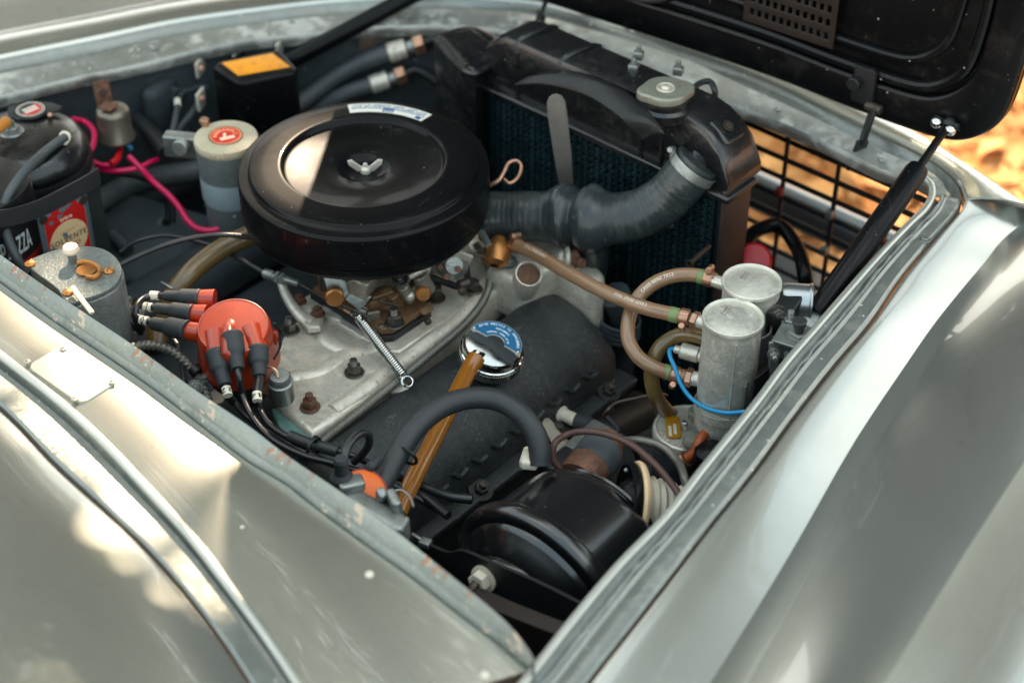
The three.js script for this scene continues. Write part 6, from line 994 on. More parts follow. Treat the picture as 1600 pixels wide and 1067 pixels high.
// ------------------------------------------------------------------ far left corner: reservoir drum, its labels, wiper motor
function roundLabel(draw) { return print(256, 256, draw, { rough: 0.4 }); }
function disc(at, U, W, r, m0) {                              // printed disc, u along U, v against W
  const g = new THREE.CircleGeometry(r, 40), u = V(U).normalize(), n = new THREE.Vector3(0, 1, 0), v = n.clone().cross(u).normalize(); if (v.dot(V(W)) < 0) v.negate();
  g.applyMatrix4(new THREE.Matrix4().makeBasis(u, v, u.clone().cross(v))); const p = V(at); g.translate(p.x, p.y, p.z); g.userData.uv = true; return g;
}
const AWAY = TOCAM.clone().negate();
{
  const c = V([-.2344,0,-.4408]), t = thing('washer_drum', 'dark round reservoir drum with a red and black emblem on its lid', 'reservoir', c.clone().setY(-0.3)), R = 0.089;
  part(t, 'lid', turned([[R, -0.03], [R * 1.01, -0.026], [R * 1.01, -0.02], [R * 0.97, -0.014], [R * 0.93, -0.004], [R * 0.85, 0.003], [R * 0.6, 0.009], [R * 0.3, 0.011], [0, 0.012]], c, [0, 1, 0], 72), M.tank, { crease: 0.8 });
  part(t, 'rim', [turned([[R * 0.98, -0.05], [R * 1.03, -0.046], [R * 1.035, -0.036], [R * 1.01, -0.03], [R * 0.98, -0.03]], c, [0, 1, 0], 72), turned([[R * 0.98, -0.066], [R * 1.03, -0.063], [R * 1.03, -0.056], [R * 0.98, -0.053]], c, [0, 1, 0], 72)], M.black);
  part(t, 'body', turned([[0, -0.3], [R * 0.94, -0.3], [R * 0.97, -0.28], [R * 0.97, -0.03], [0, -0.03]], c, [0, 1, 0], 72), M.tank);
  const e = V([-.1923,.012,-.473]); e.y = 0.0115;
  part(t, 'emblem_base', [aim(slab([[-0.03, -0.018], [0.006, -0.024], [0.03, -0.012], [0.044, 0.003], [0.038, 0.012], [0.01, 0.016], [-0.018, 0.02], [-0.032, 0.006]], -0.001, 0.003, 0.001), e, [0, 1, 0], -0.55), turned([[0.0225, 0], [0.0238, 0.002], [0.0225, 0.0042], [0.02, 0.0042], [0.02, 0.002]], e, [0, 1, 0], 32)], M.black);
  const e2 = e.clone(); e2.y += 0.0042;
  part(t, 'emblem', disc(e2, RIGHT, AWAY, 0.0212, 0), roundLabel((x, w) => {
    x.fillStyle = '#c9c3b4'; x.fillRect(0, 0, w, w); x.fillStyle = '#24211f'; x.beginPath(); x.arc(128, 128, 112, 0, 7); x.fill(); x.fillStyle = '#c9c3b4'; x.beginPath(); x.arc(128, 128, 102, 0, 7); x.fill();
    x.fillStyle = '#b3201a'; x.beginPath(); x.moveTo(128, 128); x.arc(128, 128, 96, -1.4, 2.1); x.fill(); x.fillStyle = '#24211f'; x.beginPath(); x.moveTo(128, 128); x.arc(128, 128, 96, 2.1, 4.9); x.fill();
    x.fillStyle = '#ddd6c6'; x.save(); x.translate(128, 128); x.rotate(-0.75); for (let i = -1; i < 2; i++) x.fillRect(-64, i * 30 - 9, 128, 18); x.restore();
  }), { crease: false });
  part(t, 'rivet', new THREE.SphereGeometry(0.004, 12, 8).translate(...[-.1823,.014,-.4415]), M.copper);
  const n = V([-.2417,.01,-.4499]);
  part(t, 'filler', [turned([[0, 0], [0.017, 0], [0.0175, 0.002], [0.016, 0.004], [0, 0.004]], n, [0, 1, 0], 30), hex(n.clone().add(new THREE.Vector3(0, 0.0035, 0)), [0, 1, 0], 0.0115, 0.007), turned([[0, 0], [0.006, 0], [0.006, 0.008], [0, 0.01]], n.clone().add(new THREE.Vector3(0, 0.01, 0)), [0, 1, 0], 16)], M.zinc);
  part(t, 'terminal', [slab([[-.2001,.006,-.3979],[-.1915,.006,-.4007],[-.1883,.006,-.392],[-.1946,.006,-.3793],[-.2093,.006,-.3713],[-.2108,.006,-.3779]], 0.0065, 0.0105, 0.001, { smooth: true }), turned([[0, 0], [0.004, 0], [0.0038, 0.002], [0, 0.0024]], [-.2002,.011,-.3835], [0, 1, 0], 14)], M.white);
  const l = thing('battery_cable', 'thick dark cable from the white terminal on the reservoir lid down to the rail', 'cable', [-.2666,.02,-.3502]);
  part(l, 'sheath', tube([[-.2035,.013,-.38],[-.2301,.018,-.3688],[-.2727,.024,-.3478],[-.3141,.022,-.3295],[-.3419,.01,-.3198],[-.3567,-.01,-.3136],[-.368,-.03,-.2926],[-.3717,-.05,-.274],[-.367,-.07,-.2669]], 0.0064, { rad: 16, seg: 90 }), M.hoseGrey);
  const o = thing('orange_lead', 'short orange sheathed lead end over the reservoir lid', 'lead', [-.2902,.03,-.4297]); part(o, 'sheath', rod([-.3028,.035,-.4247], [-.2489,.035,-.4424], 0.0078), M.orangeSheath); part(o, 'tip', rod([-.2521,.035,-.4409], [-.2452,.035,-.4432], 0.006), M.zinc);
}
// bracket plates in front of the drum, printed
{
  const t = thing('label_bracket', 'worn red TRICO solvent plate on a strap round the drum', 'label plate', [-.2546,-.1,-.3464]), zz = -0.292;
  const q = [[-.319,-.0166,-.292], [-.2504,-.0177,-.292], [-.2514,-.1236,-.292], [-.3196,-.1251,-.292]];
  const U = V(q[1]).sub(V(q[0])), w = U.length(), h = V(q[0])  .distanceTo(V(q[3])) * 0.9, X = new THREE.Vector3(1, 0, 0), mid = V(q[0]).add(V(q[1])).multiplyScalar(0.5).add(new THREE.Vector3(0.004, -h / 2 - 0.002, 0));
  const tilt = Math.atan2(U.y, U.x), ux = U.clone().normalize(), vy = new THREE.Vector3(-ux.y, ux.x, 0);
  part(t, 'plate', plate(roundRect(w + 0.012, h + 0.006, 0.003), mid.clone().add(new THREE.Vector3(0, 0, -0.0022)), ux, vy, 0.002, 0.0005), flat('#59686b', 0.5, 0.4));
  const g = new THREE.PlaneGeometry(w, h); g.rotateZ(tilt); g.translate(mid.x, mid.y, mid.z + 0.0004); g.userData.uv = true;
  part(t, 'print', g, print(512, 768, (x, W, H) => {
    x.fillStyle = '#5b6c70'; x.fillRect(0, 0, W, H); x.fillStyle = '#b3100f'; x.fillRect(12, 60, W - 24, H); x.fillRect(110, 4, W - 200, 70);
    x.fillStyle = '#d8b98c'; x.beginPath(); x.ellipse(262, 440, 228, 232, 0, 0, 7); x.fill();
    x.fillStyle = '#efe4cc'; x.font = 'bold 62px serif'; x.textAlign = 'center'; x.fillText('trico', 270, 190); x.strokeStyle = '#2a2320'; x.lineWidth = 1;
    x.fillStyle = '#4c4a40'; x.font = '26px sans-serif'; x.fillText('PER LAVAGGIO', 262, 340); x.font = 'bold 92px sans-serif'; x.fillText('SOLVENTE', 262, 462);
    x.fillStyle = '#a5311a'; x.font = 'bold 74px serif'; x.fillText('TRICO', 272, 548); x.fillStyle = '#6b6455'; x.font = '22px sans-serif'; x.fillText('PARABREZZA', 270, 600);
    const r = mulberry(21); x.fillStyle = '#56686c';
    const chip = (cx, cy, s) => { x.beginPath(); for (let i = 0; i < 9; i++) { const a = i / 9 * 6.283, k = s * (0.5 + r() * 0.8); x.lineTo(cx + Math.cos(a) * k, cy + Math.sin(a) * k * 0.8); } x.fill(); };
    chip(250, 60, 48); chip(200, 120, 40); chip(310, 44, 40); chip(90, 150, 34); chip(228, 370, 34); chip(250, 410, 26); chip(60, 480, 46); chip(30, 470, 40); chip(96, 500, 26); chip(170, 560, 14);
    for (let i = 0; i < 60; i++) chip(r() * W, r() * H, 1 + r() * 5); for (let i = 0; i < 24; i++) chip((r() < 0.5 ? 8 : W - 8), r() * H, 4 + r() * 9);
  }, { rough: 0.5 }), { crease: false, label: 'red and cream printed label' });
  for (const s of [-1, 1]) part(t, 'screw', turned([[0.0062, 0], [0.006, 0.002], [0.003, 0.0024], [0, 0.0016]], mid.clone().addScaledVector(ux, s * (w / 2 - 0.002)).addScaledVector(vy, h / 2 - 0.008), [0, 0, 1], 18), M.dirtySteel);
  part(t, 'strap', [ribbonV([[-.4214,.0431,-.293],[-.3691,.018,-.293],[-.3411,.0097,-.293],[-.3117,.0048,-.293],[-.2706,.0043,-.293],[-.2282,.0057,-.293],[-.215,.0075,-.293]], shift([[-.4214,.0431,-.293],[-.3691,.018,-.293],[-.3411,.0097,-.293],[-.3117,.0048,-.293],[-.2706,.0043,-.293],[-.2282,.0057,-.293],[-.215,.0075,-.293]], 0, -0.026, 0), 0.003), ribbonV([[-.2429,-.021,-.3],[-.2274,-.0184,-.3],[-.2142,-.0167,-.3]], shift([[-.2429,-.021,-.3],[-.2274,-.0184,-.3],[-.2142,-.0167,-.3]], 0, -0.13, 0), 0.003)], M.rubber);
  const b = thing('printed_can', 'black printed can with white ZZA letters behind the rail', 'can', [-.3482,-.0333,-.31]);
  const g2 = new THREE.CylinderGeometry(0.085, 0.085, 0.16, 64, 1, true, -0.75, 1.5); const cc = V([-.3616,-.0525,-.3]); g2.translate(cc.x, cc.y - 0.01, cc.z - 0.083); g2.userData.uv = true;
  part(b, 'print', g2, print(1024, 512, (x, W, H) => {
    x.fillStyle = '#16161a'; x.fillRect(0, 0, W, H); const r = mulberry(6); for (let i = 0; i < 60; i++) { x.fillStyle = `rgba(${r() < 0.5 ? '70,26,24' : '60,60,64'},${r() * 0.3})`; x.fillRect(r() * W, r() * H, 20 + r() * 90, 10 + r() * 40); }
    x.fillStyle = '#b9c0c0'; x.font = 'bold 128px sans-serif'; x.textAlign = 'right'; x.fillText('PIAZZA', 790, 262);
    x.fillStyle = '#8e1512'; x.fillRect(0, 300, W, 34); x.fillStyle = '#8a5a3a'; for (let i = 0; i < 8; i++) x.fillRect(420 + i * 34, 210 + (i % 3) * 26, 16, 12);
  }, { rough: 0.4 }), { crease: false });
  part(b, 'shell', turned([[0, -0.1], [0.0845, -0.1], [0.0845, 0.068], [0.08, 0.071], [0, 0.071]], [cc.x, cc.y - 0.01, cc.z - 0.0832], [0, 1, 0], 56), M.black);
}
{
  const t = thing('wiper_motor', 'grey cast wiper motor with white knob and brass screws by the rail', 'wiper motor', [-.3109,-.1,-.2323]);
  const pts = [[-.4036,0,-.1931],[-.3858,0,-.1935],[-.3613,0,-.1866],[-.3354,0,-.168],[-.3224,0,-.143],[-.3248,0,-.1128],[-.338,0,-.0872],[-.3582,0,-.0742],[-.3812,0,-.0726],[-.4037,0,-.0786],[-.4178,0,-.0829],[-.4193,0,-.0961],[-.4127,0,-.1177]];
  part(t, 'body', [slab(pts.map((p) => [p[0] + 0.002, p[1], p[2]]), -0.15, -0.004, 0.004, { smooth: true })], M.wiper);
  part(t, 'cover', [slab(pts, -0.0035, 0.003, 0.0015, { smooth: true })], M.wiper);
  part(t, 'base', [turned([[0, -0.03], [0.062, -0.03], [0.062, 0.0], [0, 0.004]], [-.3344,-.12,-.1724], [0, 1, 0], 40)], M.wiper);
  for (const p of [[-.4044,.003,-.1858],[-.348,.003,-.1004],[-.4093,.003,-.1022]]) part(t, 'screw', [turned([[0.0072, 0], [0.007, 0.002], [0.004, 0.0042], [0, 0.0048]], [p[0], 0.003, p[2]], [0, 1, 0], 18), box([p[0], 0.0078, p[2]], [0.011, 0.0008, 0.0012], [0, 0.5, 0], 0.0002)], M.brass);
  part(t, 'brass_dish', [turned([[0.012, 0.001], [0.0125, 0.003], [0, 0.0028]], [-.3661,.003,-.1207], [0, 1, 0], 28), tube([[-.3668,.006,-.1396],[-.3604,.006,-.1364],[-.3546,.006,-.1259],[-.3554,.006,-.1107],[-.3615,.006,-.1015],[-.3712,.006,-.1005],[-.3754,.005,-.1092]], 0.0034, { rad: 10, flat: 1.3 })], M.brass);
  part(t, 'knob', [turned([[0, 0.014], [0.0095, 0.0145], [0.0108, 0.018], [0.009, 0.023], [0, 0.0255]], [-.3645,.003,-.1512], [0, 1, 0], 26)], flat('#d6c2ae', 0.4));
  part(t, 'stem', [turned([[0, 0], [0.0056, 0], [0.0056, 0.016], [0, 0.016]], [-.3645,.003,-.1512], [0, 1, 0], 18)], M.zinc);
  part(t, 'lever', [tube([[-.404,.012,-.0979],[-.4108,.011,-.0728],[-.4161,.006,-.0447]], 0.0034, { rad: 10, flat: 0.6 })], flat('#cfc6b0', 0.5));
  part(t, 'wire_clip', [tube([[-.3304,-.01,-.1068],[-.3315,-.02,-.1],[-.3353,-.04,-.0997],[-.3393,-.07,-.1065]], 0.0016, { rad: 8 })], M.zinc);
  part(t, 'side_screw', [...bolt([-.336,-.1,-.1241], [0.3, 0.3, 0.9], 0.0055, { stud: 0.006, h: 0.003 })], M.zinc);
}
// small capsule relay with its bracket and wires
{
  const c = V([-.08,-.02,-.4415]), t = thing('relay_capsule', 'small bronze metal capsule hung from a bracket on the inner wing', 'relay', c);
  part(t, 'capsule', turned([[0, -0.052], [0.026, -0.052], [0.0275, -0.05], [0.0275, -0.047], [0.0245, -0.044], [0.0245, -0.008], [0.023, -0.003], [0.018, 0], [0, 0.001]], c, [0, 1, 0], 44), M.capsule, { crease: 0.8 });
  part(t, 'bracket', [plate(roundRect(0.024, 0.044, 0.004), [-.0738,-.012,-.4682], [0.85, 0, 0.3], [0, 1, -0.2], 0.0024, 0.0006, []), box([-.087,-.014,-.4399], [0.022, 0.003, 0.022], [0, 0.3, 0], 0.001)], M.rust);
  part(t, 'screw', bolt([-.0743,-.008,-.4667], [-0.3, 0.2, 0.9], 0.0045, { stud: 0, h: 0.003 }), M.dirtySteel);
  part(t, 'tab', [rod([-.0853,-.075,-.449], [-.086,-.09,-.4486], 0.0042), rod([-.0734,-.075,-.4357], [-.0694,-.09,-.4248], 0.0042)], M.blueTape);
  part(t, 'red_tab', tube([[-.0771,-.08,-.4412],[-.0879,-.085,-.4286],[-.1066,-.085,-.4137],[-.1179,-.085,-.4111]], 0.0048, { rad: 10 }), M.redWire);
}
pipeThing('pink_wire', 'pink wire looping behind the reservoir drum', 'wire', [[-.1197,-.04,-.4875],[-.1039,-.05,-.4836],[-.1082,-.05,-.4569],[-.1263,-.05,-.4305],[-.1521,-.05,-.4087],[-.1588,-.06,-.4143]], 0.0044, M.pink);
pipeThing('pink_wire', 'pink wire curving below the capsule in the upper of two strands', 'wire', [[-.1271,-.09,-.4482],[-.1232,-.09,-.4234],[-.1112,-.09,-.415],[-.0943,-.09,-.4217]], 0.0038, M.pink);
pipeThing('pink_wire', 'pink wire of the lower strand running right to the side tank hoses', 'wire', [[-.1288,-.1,-.4425],[-.1117,-.1,-.4107],[-.0847,-.1,-.393],[-.0548,-.1,-.3903],[-.0261,-.1,-.3813]], 0.004, M.pink);
pipeThing('pink_wire', 'long pink wire sagging down to the foot of the cream canister', 'wire', [[-.0878,-.085,-.4079],[-.0846,-.1,-.3828],[-.0938,-.1,-.3454],[-.0917,-.11,-.3184],[-.094,-.12,-.2918],[-.0979,-.13,-.2721],[-.0973,-.135,-.2512],[-.0871,-.135,-.2326],[-.072,-.13,-.2216],[-.0596,-.12,-.2124]], 0.0046, M.pink);
pipeThing('dark_cable', 'thin dark cable crossing under the long pink wire', 'cable', [[-.1009,-.12,-.4365],[-.0864,-.12,-.41],[-.0784,-.12,-.3757],[-.0833,-.12,-.3362],[-.0843,-.14,-.3245],[-.0903,-.16,-.3182]], 0.0042, M.cable);
pipeThing('choke_cable', 'thin black cable from the wiper motor toward the amber breather', 'cable', [[-.283,-.06,-.1757],[-.2541,-.06,-.1732],[-.2121,-.06,-.1651],[-.1723,-.06,-.1468],[-.1454,-.06,-.1233],[-.1141,-.07,-.0982]], 0.0034, M.cable);
pipeThing('choke_cable', 'thin black cable bending beneath the other near the wiper motor', 'cable', [[-.2204,-.12,-.27],[-.1845,-.12,-.273],[-.1528,-.12,-.2559],[-.1369,-.12,-.2265],[-.1231,-.12,-.1881]], 0.003, M.cable);
pipeThing('heater_hose', 'dark grey heater hose, the upper of two behind the long pink wire', 'hose', [[-.1589,-.16,-.4394],[-.1141,-.16,-.4442],[-.0661,-.16,-.4442],[-.0251,-.16,-.4268],[.0161,-.16,-.4015],[.0471,-.16,-.3933]], 0.017, M.hoseGrey);
pipeThing('heater_hose', 'dark grey heater hose, the lower of two behind the long pink wire', 'hose', [[-.187,-.2,-.3976],[-.1206,-.2,-.4454],[-.0629,-.2,-.457],[-.0027,-.2,-.4469],[.0576,-.2,-.4274]], 0.02, M.hoseGrey);
pipeThing('grommet_lead', 'black lead entering a rubber grommet in the dark wall', 'lead', [[-.0549,-.17,-.3746],[-.0719,-.17,-.3511],[-.0894,-.17,-.3386]], 0.006, M.black);
{ const t = thing('grommet', 'round black rubber grommet in the dark wall', 'grommet', [-.0832,-.18,-.3482]); part(t, 'ring', [turned([[0.005, 0.002], [0.007, 0.005], [0.0135, 0.004], [0.0145, 0], [0.0135, -0.003], [0.005, -0.003]], [-.0853,-.18,-.3456], [-0.3, 0.7, 0.6], 28)], M.rubber);
  const h = thing('heater_box', 'dark heater box wall below the hoses', 'heater box', [-.1015,-.24,-.372]); part(h, 'box', [box(V([-.1143,-.25,-.3583]), [0.16, 0.14, 0.18], [0, 0.3, 0.2], 0.016)], M.tub); part(h, 'rib', [rod([-.1584,-.17,-.3748], [-.1621,-.18,-.3355], 0.01)], M.tub); }
// amber breather behind the distributor with wire clamp
{
  const t = thing('amber_hose', 'glossy olive amber hose coming from behind the air cleaner', 'hose', [-.1482,-.11,-.1571]);
  part(t, 'tube', tube([[-.0645,-.09,-.1301],[-.0978,-.092,-.1352],[-.1328,-.098,-.1464],[-.1698,-.106,-.1511],[-.1998,-.115,-.1505],[-.2238,-.13,-.1512],[-.2447,-.16,-.1479]], 0.0142, { rad: 26, seg: 60 }), M.olive);
  part(t, 'wire_clamp', ring([-.2268,-.118,-.148], V([-.2169,-.115,-.146]).sub(V([-.2375,-.13,-.1453])), 0.0168, 0.002, 4.6, 2.4), M.zinc);
  part(t, 'lower_collar', rod([-.2488,-.17,-.161], [-.2692,-.19,-.1483], 0.0165), M.olive);
}
// cream lidded canister
{
  const c = V([-.0423,0,-.2326]), t = thing('cream_canister', 'grey canister with cream lid and red emblem left of the air cleaner', 'canister', c.clone().setY(-0.15)), R = 0.0445;
  part(t, 'lid', turned([[R * 0.97, -0.012], [R, -0.01], [R * 1.01, -0.004], [R * 0.985, 0], [R * 0.9, 0.0012], [0, 0.0022]], c, [0, 1, 0], 56), M.cream);
  part(t, 'upper_shell', turned([[0, -0.062], [R * 0.95, -0.062], [R * 0.965, -0.05], [R * 0.985, -0.011], [0, -0.011]], c, [0, 1, 0], 56), M.filterGrey);
  part(t, 'blue_band', turned([[0, -0.098], [R * 0.925, -0.098], [R * 0.955, -0.093], [R * 0.965, -0.06], [R * 0.95, -0.055], [0, -0.055]], c, [0, 1, 0], 56), M.filterBlue);
  part(t, 'lower_shell', turned([[0, -0.158], [R * 0.86, -0.158], [R * 0.885, -0.155], [R * 0.9, -0.095], [0, -0.095]], c, [0, 1, 0], 56), M.filterGrey);
  const e = c.clone().add(new THREE.Vector3(0, 0.0018, 0));
  part(t, 'emblem_rim', turned([[0.0215, 0], [0.0242, 0], [0.0238, 0.0012], [0.0215, 0.0012]], e, [0, 1, 0], 36), M.copper);
  part(t, 'emblem', disc(e.clone().add(new THREE.Vector3(0, 0.0011, 0)), RIGHT, AWAY, 0.0222), roundLabel((x, w) => {
    x.fillStyle = '#ef8a5a'; x.fillRect(0, 0, w, w); x.fillStyle = '#cf1408'; x.beginPath(); x.arc(128, 128, 114, 0, 7); x.fill();
    x.fillStyle = '#f4b98a'; x.font = 'bold 46px sans-serif'; x.textAlign = 'center'; x.textBaseline = 'middle'; [...'BOMBADOLI'].forEach((ch, i) => { const a = Math.PI * (1.12 - 1.1 * (i + 0.3) / 9) ; x.save(); x.translate(128 + Math.cos(a) * 84, 128 - Math.sin(a) * 84); x.rotate(Math.PI / 2 - a); x.fillText(ch, 0, 0); x.restore(); });
    x.fillStyle = '#f7d2b0'; x.save(); x.translate(140, 168); x.rotate(-0.42); x.fillRect(-52, -22, 120, 44); x.restore(); x.beginPath(); x.moveTo(112, 160); x.lineTo(104, 96); x.lineTo(126, 92); x.lineTo(134, 150); x.fill();
  }), { crease: false });
  part(t, 'bleed_screw', [turned([[0, 0], [0.0056, 0], [0.0056, 0.006], [0, 0.006]], [-.0425,.001,-.2756], [0, 1, 0], 14), hex([-.0416,.004,-.2775], [0, 1, 0], 0.0072, 0.007)], M.copper);
  part(t, 'mount', [box([-.0672,-.03,-.3016], [0.02, 0.034, 0.05], [0, 0.55, 0], 0.003), rod([-.0781,-.02,-.2853], [-.0888,-.018,-.2803], 0.012)], M.zinc);
  part(t, 'terminal', [new THREE.SphereGeometry(0.0065, 14, 10).translate(...[-.0608,-.1,-.2038]), rod([-.0608,-.1,-.2038], [-.0663,-.11,-.2031], 0.004)], M.zinc);
}
// regulator box with an orange label
{
  const t = thing('regulator_box', 'black regulator box with a bright orange label on top', 'regulator', [.1576,-.06,-.4087]);
  const pts = [[.0782,-.005,-.4009],[.0944,-.005,-.4082],[.176,-.005,-.3713],[.1811,-.005,-.3626],[.1608,-.005,-.3082],[.1475,-.005,-.3007],[.0802,-.005,-.332],[.0739,-.005,-.3418]];
  part(t, 'cover', [slab(pts, -0.1, -0.005, 0.007, { bs: 4 })], M.gloss, { crease: 0.7 });
  part(t, 'label', [slab([[.0939,-.0045,-.3989],[.1632,-.0045,-.3641],[.1539,-.0045,-.3146],[.0856,-.0045,-.3522]], -0.0055, -0.0042, 0.0004)], mat({ c: '#f09a12', v: 0.12, rough: 0.45, size: 0.1, stains: [['#9c5605', 0.68, 0.08, 0.6, 1]] }));
  part(t, 'rivet', [box([.1171,-.002,-.3977], [0.006, 0.003, 0.004], [0, 0.2, 0], 0.001)], M.zinc);
  const em = []; for (let i = 0; i < 5; i++) em.push(new THREE.Vector3());
  part(t, 'ear', [box([.092,-.03,-.4506], [0.03, 0.026, 0.006], [0, 0.5, 0], 0.002), box([.0611,-.06,-.4179], [0.026, 0.03, 0.006], [0, 0.5, 0], 0.002), box([.1997,-.02,-.3906], [0.02, 0.02, 0.006], [0, 0.4, 0], 0.002)], M.alu);
  for (const p of [[.0817,-.022,-.4356],[.0561,-.052,-.4091]]) part(t, 'ear_screw', turned([[0.0045, 0], [0.004, 0.003], [0, 0.0034]], p, [-0.4, 0.4, 0.8], 12), M.copper);
  part(t, 'mounting', [box([.1076,-.03,-.4794], [0.02, 0.05, 0.03], [0, 0.4, 0], 0.004), box([.2064,-.04,-.4607], [0.14, 0.04, 0.02], [0, 0.42, 0], 0.005)], M.black);
  const marks = []; for (const [x, y] of [[0, 0], [1, 0], [2, 0], [3, 0]]) marks.push(box(V([.1057,-.05,-.3347]).add(new THREE.Vector3(x * 0.011, 0, 0.004 + x * 0.006)), [0.005, 0.004, 0.0015], [0, 0.6, 0], 0.0004));
  part(t, 'terminal_mark', marks, M.hoseGrey);
  for (const [m, P] of [[M.hoseGrey, [[.0901,-.06,-.4387],[.0837,-.07,-.4656],[.0628,-.07,-.4663],[.0296,-.07,-.4368],[-.0091,-.07,-.399],[-.0389,-.07,-.3746]]], [M.hoseGrey, [[.092,-.08,-.4473],[.0733,-.08,-.4402],[.044,-.08,-.4232],[.0068,-.08,-.4053],[-.0223,-.08,-.3849]]]]) part(t, 'wire', tube(P, 0.0048, { rad: 12 }), m);
  part(t, 'wire_sleeve', rod([.0443,-.068,-.4541], [.0349,-.07,-.4418], 0.0054), M.chip);
  part(t, 'green_wire', tube([[.1322,-.09,-.3654],[.1136,-.09,-.3476],[.0965,-.09,-.3341]], 0.004, { rad: 10 }), M.green);
  part(t, 'loom', tube([[-.0184,-.08,-.4714],[-.0293,-.08,-.4324],[-.0451,-.08,-.3792],[-.0496,-.08,-.3636]], (f) => 0.011 + 0.004 * f, { rad: 16 }), M.black);
}
// dipstick
{
  const t = thing('dipstick', 'copper coloured dipstick with a looped handle right of the air cleaner', 'dipstick', [.1582,-.03,.0926]);
  part(t, 'handle', tube([[.146,-.06,.064],[.1454,-.03,.0924],[.1557,-.022,.1008],[.1689,-.016,.0984],[.1833,-.01,.0949],[.191,-.008,.101],[.1913,-.012,.1089],[.1804,-.018,.1163],[.1667,-.022,.1179],[.1597,-.023,.1148],[.1604,-.021,.106]], 0.0027, { rad: 12, seg: 90 }), M.copper);
  const h = thing('vent_pipe', 'dark slim pipe and slotted clamp band below the dipstick', 'pipe', [.1489,-.1,.1065]); part(h, 'pipe', rod([.1663,-.1,.0629], [.1493,-.1,.1299], 0.0075), M.hoseGrey);
  part(h, 'band', tube([[.1238,-.08,.0865],[.1122,-.08,.1031],[.1013,-.08,.1226],[.0922,-.08,.1391]], 0.0055, { rad: 10, flat: 0.5 }), M.zinc);
}

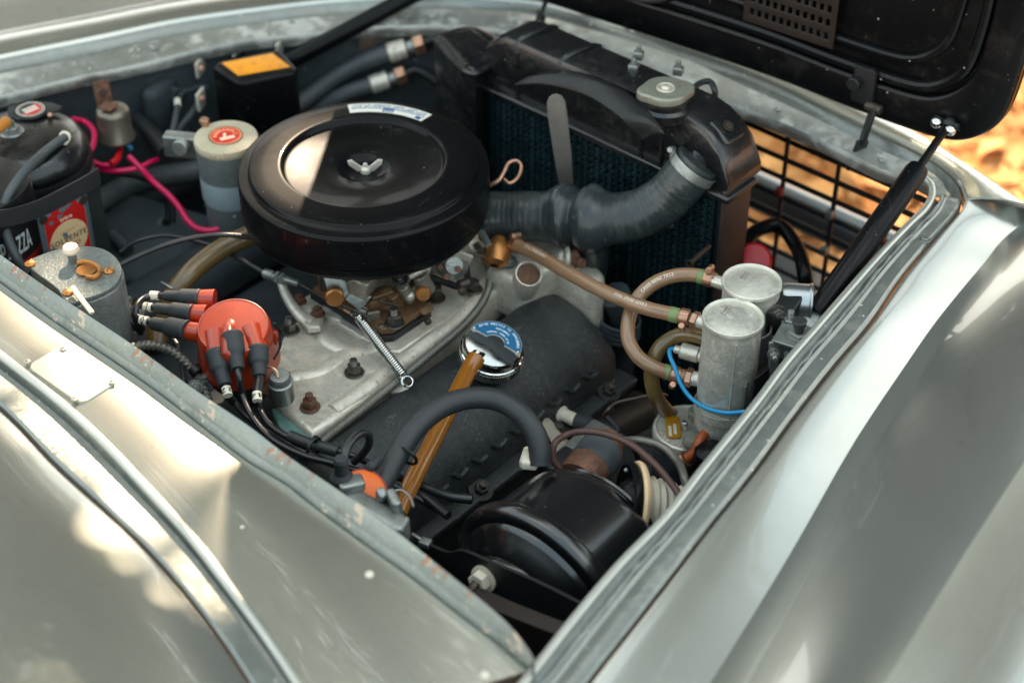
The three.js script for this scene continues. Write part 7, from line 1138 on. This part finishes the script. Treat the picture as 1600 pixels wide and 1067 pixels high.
// ------------------------------------------------------------------ trees whose crowns shade the car
{
  const leafM = new THREE.MeshPhysicalMaterial({ color: '#8c9878', roughness: 0.9, transmission: 0.5, thickness: 0, side: THREE.DoubleSide });
  const bark = mat({ c: '#4a3b2d', v: 0.5, rough: 0.9, size: 0.8, bump: 0.01, stains: [['#241b14', 0.55, 0.15, 0.7, 1]] });
  // sun holes: where sunlight comes through the crowns, given on the level of the bay [x, z, radius]
  const HOLES = [[-0.48, -0.06, 0.07], [-0.475, 0.06, 0.08], [-0.475, 0.17, 0.08], [-0.475, 0.26, 0.1], [-0.47, 0.36, 0.11], [-0.12, -0.06, 0.13], [-0.44, -0.19, 0.04], [3.2, -0.5, 1.5], [1.9, -0.3, 0.6]];
  const tk = Math.tan(SUN_EL);
  const lit = (p) => { const k = p.y / tk, x = p.x - SUN_AZ.x * k, z = p.z - SUN_AZ.y * k; return HOLES.some(([hx, hz, r]) => Math.hypot(x - hx, z - hz) < r + 0.05); };
  function tree(label, bx, bz, cx, cz, cy, R, n, seed) {
    const r = mulberry(seed), t = thing('shade_tree', label, 'tree', [bx, -0.82, bz]);
    const trunk = [tube([[bx, -0.82, bz], [bx + (cx - bx) * 0.15, cy * 0.35, bz + (cz - bz) * 0.15], [bx + (cx - bx) * 0.5, cy * 0.75, bz + (cz - bz) * 0.5], [cx, cy + 0.3, cz]], (f) => 0.24 * (1 - f * 0.75), { rad: 14 })];
    for (let i = 0; i < 7; i++) { const a = i / 7 * 6.28 + r(), L = R * (0.6 + 0.3 * r()); trunk.push(tube([[bx + (cx - bx) * 0.5, cy * 0.75, bz + (cz - bz) * 0.5], [cx + Math.cos(a) * L * 0.4, cy + 0.2, cz + Math.sin(a) * L * 0.4], [cx + Math.cos(a) * L, cy + 0.3 + 0.6 * r(), cz + Math.sin(a) * L]], (f) => 0.07 * (1 - f * 0.85), { rad: 8, seg: 14 })); }
    part(t, 'trunk', trunk, bark);
    const lg = new THREE.BufferGeometry(); lg.setAttribute('position', new THREE.Float32BufferAttribute([0, 0, -0.07, 0.034, 0.008, -0.005, 0, 0, 0.075, -0.034, 0.008, -0.005], 3)); lg.setIndex([0, 1, 2, 0, 2, 3]); lg.computeVertexNormals();
    const ms = [], m4 = new THREE.Matrix4(), q = new THREE.Quaternion(), e = new THREE.Euler();
    const cl = Array.from({ length: Math.round(R * R * 22) }, () => { const a = r() * 6.283, d = Math.sqrt(r()) * R; return [cx + Math.cos(a) * d, cy + (r() - 0.35) * R * 0.62 * Math.sqrt(1 - d * d / R / R * 0.8), cz + Math.sin(a) * d, 0.25 + 0.3 * r()]; });
    for (let i = 0; i < n; i++) {
      const c = cl[Math.floor(r() * cl.length)], a = r() * 6.283, u = r() * 2 - 1, k = c[3] * Math.cbrt(r()), p = new THREE.Vector3(c[0] + Math.cos(a) * k * Math.sqrt(1 - u * u), c[1] + u * k * 0.6, c[2] + Math.sin(a) * k * Math.sqrt(1 - u * u));
      e.set((r() - 0.5) * 1.6, r() * 6.28, (r() - 0.5) * 1.6); q.setFromEuler(e); const s = 0.7 + 0.8 * r();
      if (lit(p)) continue;
      ms.push(m4.compose(p, q, new THREE.Vector3(s, s, s)).clone());
    }
    const im = new THREE.InstancedMesh(lg, leafM, ms.length); ms.forEach((mm, i) => { im.setMatrixAt(i, mm); im.setColorAt(i, new THREE.Color().setHSL(0.2 + 0.06 * r(), 0.22, 0.4 + 0.3 * r())); });
    im.name = 'crown'; im.userData.kind = 'stuff'; im.castShadow = im.receiveShadow = true; im.position.set(-bx, 0.82, -bz); t.add(im);
  }
  tree('leafy tree ahead of the car on its far side, shading the bay', 7.4, -4.6, 4.9, -2.9, 3.7, 2.5, 18500, 11);
  tree('leafy tree beyond the far fender, its crown over the car', 1.5, -6.5, 1.4, -3.6, 4.4, 2.2, 9000, 12);
  tree('leafy tree ahead of the near headlamp, thin crown', 7.5, 2.6, 3.6, 0.9, 4.3, 1.7, 9000, 13);
  tree('leafy tree far ahead on the far side, broad crown', 7.8, -8.2, 4.6, -5.6, 4.2, 2.6, 20000, 14);
  // dense shrubs in a line beyond the far side of the car
  {
    const r = mulberry(31), lg = new THREE.BufferGeometry(); lg.setAttribute('position', new THREE.Float32BufferAttribute([0, 0, -0.09, 0.05, 0.012, 0, 0, 0, 0.1, -0.05, 0.012, 0], 3)); lg.setIndex([0, 1, 2, 0, 2, 3]); lg.computeVertexNormals();
    const N = 16000, im = new THREE.InstancedMesh(lg, leafM, N), o = new THREE.Object3D();
    for (let i = 0; i < N; i++) { const x = -5 + r() * 11, hgt = 2.1 + 0.7 * Math.sin(x * 1.3) + 0.4 * Math.sin(x * 3.1 + 1); o.position.set(x, -0.8 + hgt * Math.sqrt(r()), -6.4 - 1.3 * r()); o.rotation.set(r() * 6, r() * 6, r() * 6); o.scale.setScalar(0.8 + r()); o.updateMatrix(); im.setMatrixAt(i, o.matrix); im.setColorAt(i, new THREE.Color().setHSL(0.22, 0.35, 0.16 + 0.16 * r())); }
    im.name = 'shrubs'; im.userData.kind = 'stuff'; im.userData.label = 'dark leafy shrubs in a line beyond the far side'; im.userData.category = 'shrubs'; im.castShadow = im.receiveShadow = true; scene.add(im);
  }
  // dry leaves on the ground
  const r = mulberry(77), lg = new THREE.BufferGeometry(); lg.setAttribute('position', new THREE.Float32BufferAttribute([0, 0, -0.035, 0.018, 0.008, 0, 0, 0.002, 0.035, -0.018, 0.008, 0], 3)); lg.setIndex([0, 1, 2, 0, 2, 3]); lg.computeVertexNormals();
  const N = 5200, im = new THREE.InstancedMesh(lg, new THREE.MeshPhysicalMaterial({ color: '#ffffff', roughness: 0.8, side: THREE.DoubleSide }), N), o = new THREE.Object3D();
  for (let i = 0; i < N; i++) { o.position.set(0.7 + r() * 3.4, -0.815 + r() * 0.012, -2.2 + r() * 3.6); o.rotation.set((r() - 0.5) * 0.7, r() * 6.28, (r() - 0.5) * 0.7); o.scale.setScalar(0.6 + r() * 1.1); o.updateMatrix(); im.setMatrixAt(i, o.matrix); const k = r(); im.setColorAt(i, new THREE.Color().setRGB(0.5 + 0.36 * k, 0.22 + 0.2 * k, 0.06 + 0.07 * k)); }
  im.name = 'dry_leaves'; im.userData.kind = 'stuff'; im.userData.label = 'dry brown leaves strewn on the sunlit ground'; im.userData.category = 'leaves'; im.castShadow = im.receiveShadow = true; scene.add(im);
}
renderer.render(scene, camera);
